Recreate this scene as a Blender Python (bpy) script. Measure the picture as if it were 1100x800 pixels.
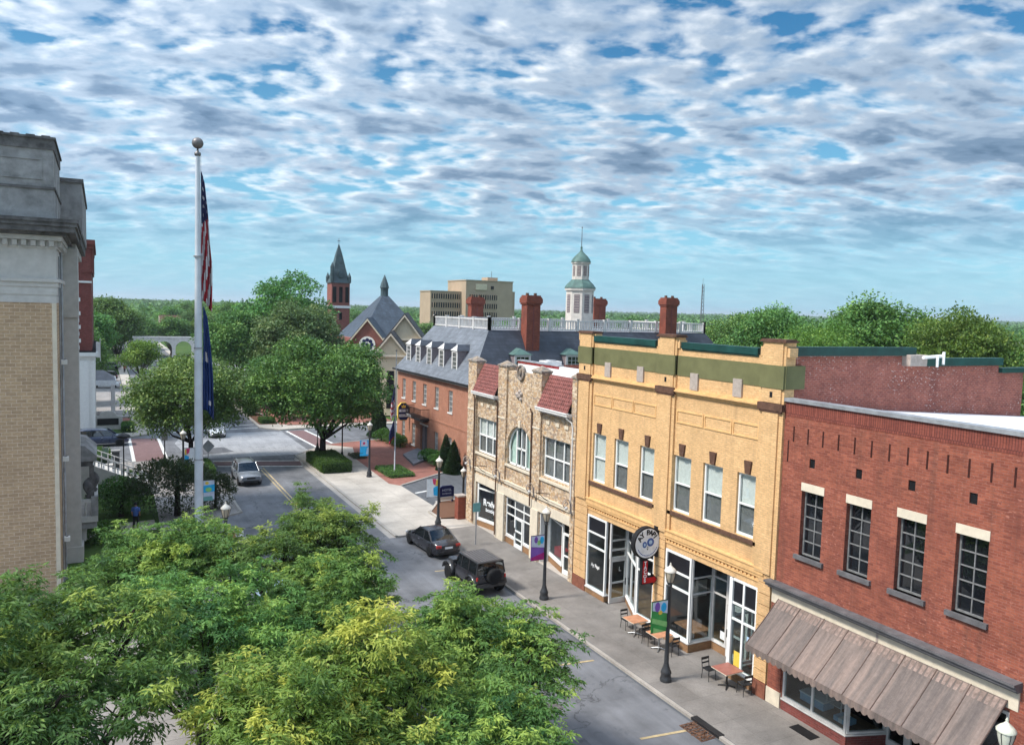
import bpy, bmesh, math, random
import numpy as np
from mathutils import Vector, Matrix

for o in list(bpy.data.objects):
    bpy.data.objects.remove(o)
S = bpy.context.scene
C = S.collection
R_ = math.radians
random.seed(7)

# ------------------------------------------------------------------ camera
CAM_H = 15.0
cam_d = bpy.data.cameras.new('camera')
cam = bpy.data.objects.new('camera', cam_d); C.objects.link(cam)
S.camera = cam
F_PX = 850.0
cam_d.sensor_fit = 'HORIZONTAL'; cam_d.sensor_width = 36.0
cam_d.lens = F_PX / 1100.0 * 36.0
cam_d.clip_start = 0.1; cam_d.clip_end = 20000
_roll = math.radians(1.6); _hz = 333.0
_vx = 108.0; _vy = _hz + (_vx - 550.0) * math.tan(_roll)
_Y = Vector((_vx - 550, -(_vy - 400), -F_PX)).normalized()
_h2 = Vector((1000, -(_hz + 1000 * math.tan(_roll) - 400), -F_PX))
_Z = _h2.cross(_Y).normalized()
if _Z.y < 0: _Z = -_Z
_X = _Y.cross(_Z)
cam.matrix_world = Matrix((( _X.x, _X.y, _X.z, 0), (_Y.x, _Y.y, _Y.z, 0), (_Z.x, _Z.y, _Z.z, CAM_H), (0, 0, 0, 1)))

# ------------------------------------------------------------------ sun, sky, exposure
SUN_AZ = 84.0      # degrees to the left of the street direction (+Y towards -X)
SUN_EL = 50.0
SUN_STRENGTH = 2.7
SKY_STRENGTH = 0.11
EXPOSURE = 0.88
CLOUD_LO = 0.688
sdir = Vector((-math.sin(R_(SUN_AZ)) * math.cos(R_(SUN_EL)), math.cos(R_(SUN_AZ)) * math.cos(R_(SUN_EL)), math.sin(R_(SUN_EL))))
sun_d = bpy.data.lights.new('sun', 'SUN'); sun_d.energy = SUN_STRENGTH; sun_d.angle = R_(9.0); sun_d.color = (1.0, 0.94, 0.85)
sun = bpy.data.objects.new('sun', sun_d); C.objects.link(sun)
sun.rotation_euler = sdir.to_track_quat('Z', 'Y').to_euler()
sun.location = (0, 0, 80)

S.view_settings.view_transform = 'Standard'; S.view_settings.look = 'None'
S.view_settings.gamma = 1.0; S.view_settings.use_curve_mapping = False
S.view_settings.exposure = EXPOSURE
S.render.engine = 'CYCLES'
S.cycles.use_denoising = True
S.cycles.max_bounces = 8; S.cycles.diffuse_bounces = 3; S.cycles.glossy_bounces = 3
S.cycles.transmission_bounces = 6; S.cycles.transparent_max_bounces = 12; S.cycles.volume_bounces = 0
S.cycles.use_adaptive_sampling = True; S.cycles.adaptive_threshold = 0.02

W = bpy.data.worlds.new('World'); S.world = W; W.use_nodes = True
nt = W.node_tree; nt.nodes.clear()
def N(t, ty, **kw):
    n = t.nodes.new(ty)
    for k, v in kw.items(): setattr(n, k, v)
    return n
class G:
    """tiny helper for building node graphs"""
    def __init__(s, tree): s.t = tree
    def link(s, a, b): s.t.links.new(a, b)
    def _in(s, sock, v):
        if v is None: return
        if isinstance(v, (int, float)): sock.default_value = v
        elif isinstance(v, (tuple, list, Vector)):
            v = tuple(v)
            if len(sock.default_value) == 4 and len(v) == 3: v = v + (1.0,)
            sock.default_value = v
        else: s.t.links.new(v, sock)
    def math(s, op, a, b=None, c=None, clamp=False):
        n = N(s.t, 'ShaderNodeMath', operation=op); n.use_clamp = clamp
        s._in(n.inputs[0], a); s._in(n.inputs[1], b); s._in(n.inputs[2], c)
        return n.outputs[0]
    def vmath(s, op, a, b=None, scale=None):
        n = N(s.t, 'ShaderNodeVectorMath', operation=op)
        s._in(n.inputs[0], a); s._in(n.inputs[1], b)
        if scale is not None: s._in(n.inputs['Scale'], scale)
        return n.outputs['Value'] if op in ('DOT_PRODUCT', 'LENGTH') else n.outputs[0]
    def comb(s, x, y, z):
        n = N(s.t, 'ShaderNodeCombineXYZ'); s._in(n.inputs[0], x); s._in(n.inputs[1], y); s._in(n.inputs[2], z)
        return n.outputs[0]
    def sep(s, v):
        n = N(s.t, 'ShaderNodeSeparateXYZ'); s._in(n.inputs[0], v); return n.outputs
    def noise(s, vec, scale, detail=4, rough=0.55, dist=0.0, color=False, lac=2.0):
        n = N(s.t, 'ShaderNodeTexNoise'); s._in(n.inputs['Vector'], vec)
        n.inputs['Scale'].default_value = scale; n.inputs['Detail'].default_value = detail
        n.inputs['Roughness'].default_value = rough; n.inputs['Distortion'].default_value = dist
        n.inputs['Lacunarity'].default_value = lac
        return n.outputs['Color' if color else 'Fac']
    def ramp(s, fac, stops, interp='LINEAR'):
        n = N(s.t, 'ShaderNodeValToRGB'); cr = n.color_ramp; cr.interpolation = interp
        while len(cr.elements) < len(stops): cr.elements.new(0.5)
        for e, (p, c) in zip(cr.elements, stops):
            e.position = p
            if isinstance(c, (int, float)): c = (c, c, c)
            e.color = tuple(c) + (1.0,) if len(c) == 3 else c
        s._in(n.inputs[0], fac); return n.outputs[0]
    def mix(s, fac, a, b, mode='MIX'):
        n = N(s.t, 'ShaderNodeMix', data_type='RGBA', blend_type=mode)
        n.clamp_factor = True
        s._in(n.inputs[0], fac); s._in(n.inputs[6], a); s._in(n.inputs[7], b)
        return n.outputs[2]
    def mapr(s, v, a, b, c, d):
        n = N(s.t, 'ShaderNodeMapRange'); s._in(n.inputs[0], v)
        for i, q in enumerate((a, b, c, d)): n.inputs[i + 1].default_value = q
        return n.outputs[0]

g = G(nt)
sky = N(nt, 'ShaderNodeTexSky', sky_type='NISHITA')
sky.sun_disc = False; sky.sun_elevation = R_(SUN_EL)
sky.sun_rotation = R_(-SUN_AZ)          # Nishita: 0 is +Y, clockwise seen from above
sky.air_density = 1.0; sky.dust_density = 0.6; sky.ozone_density = 2.2
hsv = N(nt, 'ShaderNodeHueSaturation'); hsv.inputs['Hue'].default_value = 0.492; hsv.inputs['Saturation'].default_value = 1.4; hsv.inputs['Value'].default_value = 0.60
nt.links.new(sky.outputs[0], hsv.inputs['Color'])
tc = N(nt, 'ShaderNodeTexCoord')
d = tc.outputs['Generated']
dx, dy, dz = g.sep(d)
zc = g.math('MAXIMUM', dz, 0.0)
den = g.math('ADD', zc, 0.20)
# cloud sheet seen in perspective; the cloudlets run in rows
un = g.math('DIVIDE', dx, den); vn = g.math('DIVIDE', dy, den)
ca, sa = math.cos(R_(24)), math.sin(R_(24))
ur = g.math('ADD', g.math('MULTIPLY', un, ca), g.math('MULTIPLY', vn, -sa))
vr = g.math('ADD', g.math('MULTIPLY', un, sa), g.math('MULTIPLY', vn, ca))
P = g.comb(g.math('MULTIPLY', ur, 1.12), g.math('MULTIPLY', vr, 1.38), 0.0)
wob = g.noise(P, 1.3, 2, 0.5, color=True)
P = g.vmath('ADD', P, g.vmath('SCALE', g.vmath('SUBTRACT', wob, (0.5, 0.5, 0.5)), scale=0.18))
def density(vec):
    big = g.noise(vec, 0.8, 2, 0.5)
    mid = g.noise(vec, 4.2, 3, 0.5)
    cell = g.noise(g.vmath('ADD', vec, (7.3, 2.1, 0)), 10.0, 5, 0.52)
    a = g.math('ADD', g.math('MULTIPLY', big, 0.52), g.math('MULTIPLY', mid, 0.66))
    return g.math('ADD', a, g.math('MULTIPLY', cell, 0.48))
D0 = density(P)
off = Vector((sdir.x, sdir.y, 0)).normalized()
offr = Vector((off.x * ca - off.y * sa, off.x * sa + off.y * ca, 0)) * 0.05
D1 = density(g.vmath('ADD', P, tuple(offr)))
cover = g.mapr(D0, CLOUD_LO, CLOUD_LO + 0.17, 0.0, 1.0)
thick = g.mapr(D0, CLOUD_LO + 0.07, CLOUD_LO + 0.30, 0.0, 1.0)
lit = g.math('SUBTRACT', D0, D1)
shade = g.math('SUBTRACT', 0.88, g.math('MULTIPLY', thick, 0.72))
shade = g.math('ADD', shade, g.math('MULTIPLY', lit, 1.9))
cosun = g.vmath('DOT_PRODUCT', d, tuple(sdir))
toward = g.mapr(cosun, -0.1, 0.60, 0.78, 1.16)
ccol = g.ramp(shade, [(0.0, (0.80, 1.35, 2.15)), (0.28, (1.40, 2.10, 3.05)), (0.58, (2.9, 3.65, 4.6)), (0.98, (6.8, 7.1, 7.35))], 'EASE')
ccol = g.vmath('SCALE', ccol, scale=g.math('MULTIPLY', toward, g.mapr(dz, 0.42, 0.85, 1.0, 2.1)))   # a cloudy sky is brightest overhead
# towards the horizon the sheet thins into a milky veil
fade = g.mapr(dz, 0.05, 0.15, 0.0, 1.0)
cov2 = g.math('MULTIPLY', g.math('MULTIPLY', cover, 0.96), g.math('ADD', 0.16, g.math('MULTIPLY', fade, 0.84)))
skyc = g.mix(g.mapr(dz, 0.0, 0.30, 0.75, 0.0), hsv.outputs[0], (1.25, 3.6, 5.1))
col = g.mix(cov2, skyc, ccol)
bg = N(nt, 'ShaderNodeBackground'); bg.inputs['Strength'].default_value = SKY_STRENGTH
nt.links.new(col, bg.inputs['Color'])
wo = N(nt, 'ShaderNodeOutputWorld'); nt.links.new(bg.outputs[0], wo.inputs['Surface'])

# ------------------------------------------------------------------ objects
def ob(name, data, parent=None, loc=(0, 0, 0), rz=0.0):
    o = bpy.data.objects.new(name, data); C.objects.link(o)
    o.location = loc; o.rotation_euler = (0, 0, rz)
    if parent: o.parent = parent
    return o
def tag(o, label=None, cat=None, group=None, kind=None):
    if label: o['label'] = label
    if cat: o['category'] = cat
    if group: o['group'] = group
    if kind: o['kind'] = kind
    return o
def thing(name, label, cat, loc=(0, 0, 0), rz=0.0, group=None):
    o = ob(name, None, None, loc, rz); o.empty_display_size = 0.3
    return tag(o, label, cat, group)
def dup(root, loc=None, rz=None, label=None, scale=None):
    def cp(o, parent):
        c = o.copy(); C.objects.link(c)
        if parent: c.parent = parent
        for ch in KIDS.get(o.name, ()): 
            k = cp(ch, c); KIDS.setdefault(c.name, []).append(k)
        return c
    r = cp(root, None)
    if loc is not None: r.location = loc
    if rz is not None: r.rotation_euler = (0, 0, rz)
    if scale is not None: r.scale = scale if hasattr(scale, '__len__') else (scale,) * 3
    if label: r['label'] = label
    return r
KIDS = {}
INPLACE = set()
def place(name, label, cat, loc, group=None):
    """a thing whose parts are built at their final coordinates"""
    o = thing(name, label, cat, loc, 0.0, group); INPLACE.add(o.name); return o

class MB:
    """collects geometry for one mesh object"""
    def __init__(s): s.v = []; s.f = []; s.m = []; s.mats = []; s.T = None; s.sm = []
    def mi(s, m):
        if m not in s.mats: s.mats.append(m)
        return s.mats.index(m)
    def pt(s, p):
        p = Vector(p)
        if s.T is not None: p = s.T @ p
        s.v.append(p); return len(s.v) - 1
    def poly(s, pts, mat, smooth=False):
        s.f.append([s.pt(p) for p in pts]); s.m.append(s.mi(mat)); s.sm.append(smooth)
    def faces(s, pts, fs, mat, smooth=False):
        k = [s.pt(p) for p in pts]; i = s.mi(mat)
        for f in fs: s.f.append([k[j] for j in f]); s.m.append(i); s.sm.append(smooth)
    def hexa(s, p, mat):
        s.faces(p, [(0, 3, 2, 1), (4, 5, 6, 7), (0, 1, 5, 4), (1, 2, 6, 5), (2, 3, 7, 6), (3, 0, 4, 7)], mat)
    def box(s, x0, x1, y0, y1, z0, z1, mat):
        if x0 > x1: x0, x1 = x1, x0
        if y0 > y1: y0, y1 = y1, y0
        if z0 > z1: z0, z1 = z1, z0
        s.hexa([(x0, y0, z0), (x1, y0, z0), (x1, y1, z0), (x0, y1, z0), (x0, y0, z1), (x1, y0, z1), (x1, y1, z1), (x0, y1, z1)], mat)
    def prism(s, pts, off, mat, smooth=False):
        """pts: 3-D outline, swept by off"""
        n = len(pts); off = Vector(off)
        a = [Vector(p) for p in pts]; b = [p + off for p in a]
        s.faces(a + b, [tuple(range(n))[::-1], tuple(range(n, 2 * n))], mat)
        s.faces(a + b, [(i, (i + 1) % n, n + (i + 1) % n, n + i) for i in range(n)], mat, smooth)
    def tube(s, pts, rad, n, mat, caps=True, smooth=True):
        pts = [Vector(p) for p in pts]
        if not hasattr(rad, '__len__'): rad = [rad] * len(pts)
        rings = []; prev = None
        for i, p in enumerate(pts):
            t = (pts[min(i + 1, len(pts) - 1)] - pts[max(i - 1, 0)])
            t = t.normalized() if t.length > 1e-9 else Vector((0, 0, 1))
            a = Vector((0, 0, 1)) if abs(t.z) < 0.9 else Vector((1, 0, 0))
            if prev is not None: a = prev
            u = (a - t * a.dot(t)).normalized(); w = t.cross(u); prev = u
            rings.append([p + (u * math.cos(2 * math.pi * k / n) + w * math.sin(2 * math.pi * k / n)) * rad[i] for k in range(n)])
        allp = [q for r in rings for q in r]; fs = []
        for i in range(len(rings) - 1):
            for k in range(n):
                fs.append((i * n + k, i * n + (k + 1) % n, (i + 1) * n + (k + 1) % n, (i + 1) * n + k))
        s.faces(allp, fs, mat, smooth)
        if caps:
            s.poly(rings[0][::-1], mat); s.poly(rings[-1], mat)
    def lathe(s, prof, n, mat, at=(0, 0, 0), smooth=True, ang0=0.0):
        at = Vector(at); rows = []
        for r, z in prof:
            rows.append([at + Vector((r * math.cos(ang0 + 2 * math.pi * k / n), r * math.sin(ang0 + 2 * math.pi * k / n), z)) for k in range(n)])
        allp = [q for r in rows for q in r]; fs = []
        for i in range(len(rows) - 1):
            for k in range(n):
                fs.append((i * n + k, i * n + (k + 1) % n, (i + 1) * n + (k + 1) % n, (i + 1) * n + k))
        s.faces(allp, fs, mat, smooth)
        if prof[0][0] > 1e-6: s.poly(rows[0][::-1], mat)
        if prof[-1][0] > 1e-6: s.poly(rows[-1], mat)
    def loft(s, rings, mat, closed=True, caps=True, smooth=True):
        n = len(rings[0]); allp = [q for r in rings for q in r]; fs = []
        for i in range(len(rings) - 1):
            for k in range(n if closed else n - 1):
                fs.append((i * n + k, i * n + (k + 1) % n, (i + 1) * n + (k + 1) % n, (i + 1) * n + k))
        s.faces(allp, fs, mat, smooth)
        if caps: s.poly(list(rings[0])[::-1], mat); s.poly(rings[-1], mat)
    def build(s, name, parent=None, bevel=0.0, seg=2, recalc=True, loc=None, weld=False):
        me = bpy.data.meshes.new(name)
        org = Vector((0, 0, 0))
        if loc is not None: org = Vector(loc)
        me.from_pydata([tuple(p - org) for p in s.v], [], s.f)
        for m in s.mats: me.materials.append(m)
        me.polygons.foreach_set('material_index', s.m)
        me.polygons.foreach_set('use_smooth', s.sm)
        if recalc or weld:
            bm = bmesh.new(); bm.from_mesh(me)
            if weld: bmesh.ops.remove_doubles(bm, verts=bm.verts, dist=1e-4)
            bmesh.ops.recalc_face_normals(bm, faces=bm.faces)
            bm.to_mesh(me); bm.free()
        me.update()
        o = ob(name, me)
        if parent is not None:
            o.parent = parent
            if parent.name in INPLACE: o.matrix_parent_inverse = Matrix.Translation(-parent.location)
            KIDS.setdefault(parent.name, []).append(o)
        if loc is not None: o.location = org
        if bevel > 0:
            b = o.modifiers.new('bevel', 'BEVEL'); b.width = bevel; b.segments = seg; b.limit_method = 'ANGLE'; b.angle_limit = R_(40)
            b.harden_normals = False
        return o

def _each(s, name, parent, **kw):
    """builds every separate piece as an object of its own"""
    key = {}; par = list(range(len(s.v)))
    def find(a):
        while par[a] != a: par[a] = par[par[a]]; a = par[a]
        return a
    for i, p in enumerate(s.v):
        k = (round(p.x, 4), round(p.y, 4), round(p.z, 4))
        if k in key: par[find(i)] = find(key[k])
        else: key[k] = i
    for f in s.f:
        for b in f[1:]: par[find(b)] = find(f[0])
    groups = {}
    for n, f in enumerate(s.f): groups.setdefault(find(f[0]), []).append(n)
    out = []
    for fs in groups.values():
        q = MB(); q.mats = list(s.mats); mp = {}
        for n in fs:
            for i in s.f[n]:
                if i not in mp: mp[i] = len(q.v); q.v.append(s.v[i])
            q.f.append([mp[i] for i in s.f[n]]); q.m.append(s.m[n]); q.sm.append(s.sm[n])
        out.append(q.build(name, parent, **kw))
    return out
MB.each = _each

class Face:
    """a vertical face: u runs along it, d outwards, z up"""
    def __init__(s, o, u, n): s.o = Vector(o); s.u = Vector(u).normalized(); s.n = Vector(n).normalized()
    def p(s, u, z, d=0.0): return s.o + s.u * u + s.n * d + Vector((0, 0, z))
    def box(s, mb, u0, u1, z0, z1, d0, d1, mat):
        q = s.p
        mb.hexa([q(u0, z0, d0), q(u1, z0, d0), q(u1, z0, d1), q(u0, z0, d1), q(u0, z1, d0), q(u1, z1, d0), q(u1, z1, d1), q(u0, z1, d1)], mat)
    def wall(s, mb, u0, u1, z0, z1, openings, depth, mat, rmat=None):
        """a skin with rectangular openings and their reveals"""
        us = sorted({u0, u1} | {q for o in openings for q in o[:2]}); zs = sorted({z0, z1} | {q for o in openings for q in o[2:4]})
        us = [q for q in us if u0 <= q <= u1]; zs = [q for q in zs if z0 <= q <= z1]
        for a, b in zip(us, us[1:]):
            for c, e in zip(zs, zs[1:]):
                cu, cz = (a + b) / 2, (c + e) / 2
                if any(o[0] < cu < o[1] and o[2] < cz < o[3] for o in openings): continue
                mb.poly([s.p(a, c), s.p(b, c), s.p(b, e), s.p(a, e)], mat)
        rm = rmat or mat
        for a, b, c, e in [o[:4] for o in openings]:
            for (p1, p2) in (((a, c), (b, c)), ((b, c), (b, e)), ((b, e), (a, e)), ((a, e), (a, c))):
                mb.poly([s.p(*p1), s.p(*p2), s.p(*p2, -depth), s.p(*p1, -depth)], rm)
# ------------------------------------------------------------------ materials
def new_mat(name):
    m = bpy.data.materials.new(name); m.use_nodes = True
    t = m.node_tree; b = t.nodes['Principled BSDF']
    return m, t, b, G(t)
def box_map(gr):
    """object coordinates laid on walls: (along the wall, up)"""
    t = gr.t
    tcn = N(t, 'ShaderNodeTexCoord'); ge = N(t, 'ShaderNodeNewGeometry')
    x, y, z = gr.sep(tcn.outputs['Object'])
    nx, ny, nz = gr.sep(ge.outputs['Normal'])
    ax, ay, az = (gr.math('ABSOLUTE', q) for q in (nx, ny, nz))
    sx = gr.math('GREATER_THAN', ax, ay)
    u = gr.math('ADD', gr.math('MULTIPLY', y, sx), gr.math('MULTIPLY', x, gr.math('SUBTRACT', 1.0, sx)))
    hz = gr.math('GREATER_THAN', az, 0.75)
    u = gr.math('ADD', gr.math('MULTIPLY', u, gr.math('SUBTRACT', 1.0, hz)), gr.math('MULTIPLY', x, hz))
    v = gr.math('ADD', gr.math('MULTIPLY', z, gr.math('SUBTRACT', 1.0, hz)), gr.math('MULTIPLY', y, hz))
    return gr.comb(u, v, 0.0), tcn.outputs['Object']
def set_spec(b, rough, spec=0.3, metal=0.0):
    b.inputs['Roughness'].default_value = rough; b.inputs['Specular IOR Level'].default_value = spec
    b.inputs['Metallic'].default_value = metal
def bump(gr, b, h, strength=0.3, dist=0.02):
    n = N(gr.t, 'ShaderNodeBump'); n.inputs['Strength'].default_value = strength; n.inputs['Distance'].default_value = dist
    gr.link(h, n.inputs['Height']); gr.link(n.outputs[0], b.inputs['Normal'])
def plain(name, col, rough=0.6, spec=0.3, metal=0.0, var=0.12, scale=3.0, dirt=0.0):
    m, t, b, gr = new_mat(name); set_spec(b, rough, spec, metal)
    tcn = N(t, 'ShaderNodeTexCoord')
    f = gr.noise(tcn.outputs['Object'], scale, 6, 0.6)
    c = Vector(col)
    lo = c * (1 - var * 1.6); hi = c * (1 + var * 1.4)
    cc = gr.ramp(f, [(0.28, tuple(lo)), (0.72, tuple(min(q, 1) for q in hi))])
    if dirt > 0:
        f2 = gr.noise(tcn.outputs['Object'], 0.7, 6, 0.65)
        cc = gr.mix(gr.mapr(f2, 0.48, 0.72, 0.0, dirt), cc, tuple(c * 0.35))
    gr.link(cc, b.inputs['Base Color'])
    return m
def brick(name, c1, c2, mortar, bw=0.22, rh=0.078, ms=0.010, var=0.25, stain=None, stain_amt=0.5, speck=None, rough=0.85, spk=(0.60, 0.66), streak=0.0):
    m, t, b, gr = new_mat(name); set_spec(b, rough, 0.2)
    uv, oc = box_map(gr)
    br = N(t, 'ShaderNodeTexBrick'); br.offset = 0.5
    gr.link(uv, br.inputs['Vector'])
    for k, c in (('Color1', c1), ('Color2', c2), ('Mortar', mortar)): br.inputs[k].default_value = tuple(c) + (1,)
    br.inputs['Scale'].default_value = 1.0; br.inputs['Mortar Size'].default_value = ms; br.inputs['Mortar Smooth'].default_value = 0.3
    br.inputs['Bias'].default_value = 0.0; br.inputs['Brick Width'].default_value = bw; br.inputs['Row Height'].default_value = rh
    c = br.outputs['Color']
    f = gr.noise(uv, 1.1, 7, 0.65)
    c = gr.mix(1.0, c, gr.ramp(f, [(0.25, 1 - var), (0.75, 1 + var * 0.6)]), 'MULTIPLY')
    f3 = gr.noise(gr.vmath('MULTIPLY', uv, (6.0, 18.0, 1.0)), 1.0, 3, 0.5)
    c = gr.mix(1.0, c, gr.ramp(f3, [(0.3, 0.82), (0.7, 1.12)]), 'MULTIPLY')
    if stain:
        f2 = gr.noise(gr.vmath('MULTIPLY', uv, (1.0, 0.45, 1.0)), 0.55, 7, 0.68)
        c = gr.mix(gr.mapr(f2, 0.50, 0.70, 0.0, stain_amt), c, tuple(stain))
    if streak > 0:
        f5 = gr.noise(gr.vmath('MULTIPLY', uv, (2.6, 0.12, 1.0)), 1.0, 5, 0.6)
        c = gr.mix(gr.mapr(f5, 0.52, 0.75, 0.0, streak), c, (0.05, 0.04, 0.035))
    if speck:
        f4 = gr.noise(gr.vmath('MULTIPLY', uv, (1.0, 1.8, 1.0)), 7.0, 3, 0.6)
        fm = gr.noise(uv, 0.45, 3, 0.6)
        c = gr.mix(gr.math('MULTIPLY', gr.mapr(f4, spk[0], spk[1], 0.0, 0.8), gr.mapr(fm, 0.42, 0.6, 0.15, 1.0)), c, tuple(speck))
    gr.link(c, b.inputs['Base Color'])
    bump(gr, b, gr.math('SUBTRACT', 1.0, br.outputs['Fac']), 0.35, 0.012)
    return m
def stone_mat(name, cols, scale=3.2, mortar=(0.34, 0.29, 0.23)):
    m, t, b, gr = new_mat(name); set_spec(b, 0.9, 0.15)
    uv, oc = box_map(gr)
    w = gr.noise(uv, 2.0, 2, 0.5, color=True)
    uv2 = gr.vmath('ADD', uv, gr.vmath('SCALE', gr.vmath('SUBTRACT', w, (0.5, 0.5, 0.5)), scale=0.25))
    uv2 = gr.vmath('MULTIPLY', uv2, (1.0, 1.7, 1.0))
    vo = N(t, 'ShaderNodeTexVoronoi', feature='F1'); gr.link(uv2, vo.inputs['Vector']); vo.inputs['Scale'].default_value = scale
    ed = N(t, 'ShaderNodeTexVoronoi', feature='DISTANCE_TO_EDGE'); gr.link(uv2, ed.inputs['Vector']); ed.inputs['Scale'].default_value = scale
    r = gr.sep(vo.outputs['Color'])[0]
    n = len(cols)
    c = gr.ramp(r, [((i + 0.0) / n, cols[i]) for i in range(n)], 'CONSTANT')
    f = gr.noise(uv, 9.0, 5, 0.6)
    c = gr.mix(1.0, c, gr.ramp(f, [(0.3, 0.72), (0.7, 1.18)]), 'MULTIPLY')
    c = gr.mix(gr.mapr(ed.outputs['Distance'], 0.0, 0.07, 0.85, 0.0), c, mortar)
    gr.link(c, b.inputs['Base Color'])
    bump(gr, b, ed.outputs['Distance'], 0.5, 0.05)
    return m
def slate(name, col, rh=0.3, bw=0.4, var=0.3, rough=0.55):
    m, t, b, gr = new_mat(name); set_spec(b, rough, 0.35)
    tcn = N(t, 'ShaderNodeTexCoord'); x, y, z = gr.sep(tcn.outputs['Object'])
    uv = gr.comb(gr.math('ADD', x, y), z, 0.0)
    br = N(t, 'ShaderNodeTexBrick'); gr.link(uv, br.inputs['Vector'])
    c = Vector(col)
    br.inputs['Color1'].default_value = tuple(c * (1 - var * .6)) + (1,); br.inputs['Color2'].default_value = tuple(c * (1 + var * .6)) + (1,)
    br.inputs['Mortar'].default_value = tuple(c * .55) + (1,)
    br.inputs['Scale'].default_value = 1; br.inputs['Mortar Size'].default_value = 0.012; br.inputs['Brick Width'].default_value = bw; br.inputs['Row Height'].default_value = rh
    f = gr.noise(tcn.outputs['Object'], 0.9, 6, 0.65)
    cc = gr.mix(1.0, br.outputs['Color'], gr.ramp(f, [(0.3, 0.75), (0.7, 1.2)]), 'MULTIPLY')
    gr.link(cc, b.inputs['Base Color'])
    return m
def glass_mat(name, tint=(0.75, 0.82, 0.82), trans=0.75, rough=0.02, body=(0.02, 0.025, 0.03), ior=1.52):
    m, t, b, gr = new_mat(name)
    out = t.nodes['Material Output']; t.nodes.remove(b)
    gl = N(t, 'ShaderNodeBsdfGlossy'); gl.inputs['Roughness'].default_value = rough; gl.inputs['Color'].default_value = (0.9, 0.95, 1, 1)
    tr = N(t, 'ShaderNodeBsdfTransparent'); tr.inputs['Color'].default_value = tuple(tint) + (1,)
    di = N(t, 'ShaderNodeBsdfDiffuse'); di.inputs['Color'].default_value = tuple(body) + (1,)
    m1 = N(t, 'ShaderNodeMixShader'); m1.inputs[0].default_value = trans
    gr.link(di.outputs[0], m1.inputs[1]); gr.link(tr.outputs[0], m1.inputs[2])
    fr = N(t, 'ShaderNodeFresnel'); fr.inputs['IOR'].default_value = ior
    tcn = N(t, 'ShaderNodeTexCoord')
    f = gr.noise(tcn.outputs['Object'], 0.9, 2, 0.5)
    bn = N(t, 'ShaderNodeBump'); bn.inputs['Strength'].default_value = 0.05; bn.inputs['Distance'].default_value = 0.05
    gr.link(f, bn.inputs['Height']); gr.link(bn.outputs[0], gl.inputs['Normal'])
    m2 = N(t, 'ShaderNodeMixShader'); ge_ = N(t, 'ShaderNodeNewGeometry'); gr.link(gr.math('MULTIPLY', fr.outputs[0], gr.math('SUBTRACT', 1.0, ge_.outputs['Backfacing'])), m2.inputs[0])
    gr.link(m1.outputs[0], m2.inputs[1]); gr.link(gl.outputs[0], m2.inputs[2])
    gr.link(m2.outputs[0], out.inputs['Surface'])
    return m
def leaf_mat(name, dark, light, tip, trans=0.35):
    m, t, b, gr = new_mat(name)
    out = t.nodes['Material Output']; t.nodes.remove(b)
    at = N(t, 'ShaderNodeAttribute'); at.attribute_name = 'tone'
    oi = N(t, 'ShaderNodeObjectInfo')
    c = gr.ramp(at.outputs['Fac'], [(0.0, dark), (0.55, light), (1.0, tip)])
    hs = N(t, 'ShaderNodeHueSaturation'); gr.link(c, hs.inputs['Color'])
    gr.link(gr.mapr(oi.outputs['Random'], 0, 1, 0.485, 0.515), hs.inputs['Hue'])
    gr.link(gr.mapr(oi.outputs['Random'], 0, 1, 0.85, 1.15), hs.inputs['Value'])
    c = hs.outputs[0]
    di = N(t, 'ShaderNodeBsdfPrincipled'); set_spec(di, 0.5, 0.25); gr.link(c, di.inputs['Base Color'])
    tl = N(t, 'ShaderNodeBsdfTranslucent'); gr.link(gr.mix(0.35, c, (0.25, 0.36, 0.04)), tl.inputs['Color'])
    mx = N(t, 'ShaderNodeMixShader'); mx.inputs[0].default_value = trans
    gr.link(di.outputs[0], mx.inputs[1]); gr.link(tl.outputs[0], mx.inputs[2]); gr.link(mx.outputs[0], out.inputs['Surface'])
    return m
def asphalt_mat(name, col, patch=0.35, grain=60):
    m, t, b, gr = new_mat(name); set_spec(b, 0.85, 0.25)
    tcn = N(t, 'ShaderNodeTexCoord'); oc = tcn.outputs['Object']
    c = Vector(col)
    f = gr.noise(oc, 0.35, 7, 0.62); g1 = gr.noise(oc, grain, 2, 0.5); f2 = gr.noise(gr.vmath('MULTIPLY', oc, (2.2, 0.16, 1)), 1.0, 5, 0.6)
    cc = gr.ramp(f, [(0.28, tuple(c * (1 - patch))), (0.5, tuple(c)), (0.75, tuple(c * (1 + patch)))])
    cc = gr.mix(1.0, cc, gr.ramp(g1, [(0.25, 0.8), (0.75, 1.2)]), 'MULTIPLY')
    cc = gr.mix(1.0, cc, gr.ramp(f2, [(0.3, 0.86), (0.7, 1.1)]), 'MULTIPLY')
    vo = N(t, 'ShaderNodeTexVoronoi', feature='DISTANCE_TO_EDGE'); vo.inputs['Scale'].default_value = 0.16
    w = gr.noise(oc, 0.8, 4, 0.6, color=True)
    gr.link(gr.vmath('ADD', oc, gr.vmath('SCALE', gr.vmath('SUBTRACT', w, (0.5, 0.5, 0.5)), scale=2.5)), vo.inputs['Vector'])
    cc = gr.mix(gr.mapr(vo.outputs['Distance'], 0.0, 0.010, 0.75, 0.0), cc, tuple(c * 0.35))
    sp = gr.noise(oc, 1.7, 5, 0.7)
    cc = gr.mix(gr.mapr(sp, 0.58, 0.70, 0.0, 0.6), cc, tuple(c * 0.45))
    gr.link(cc, b.inputs['Base Color']); bump(gr, b, g1, 0.2, 0.005)
    return m
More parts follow.
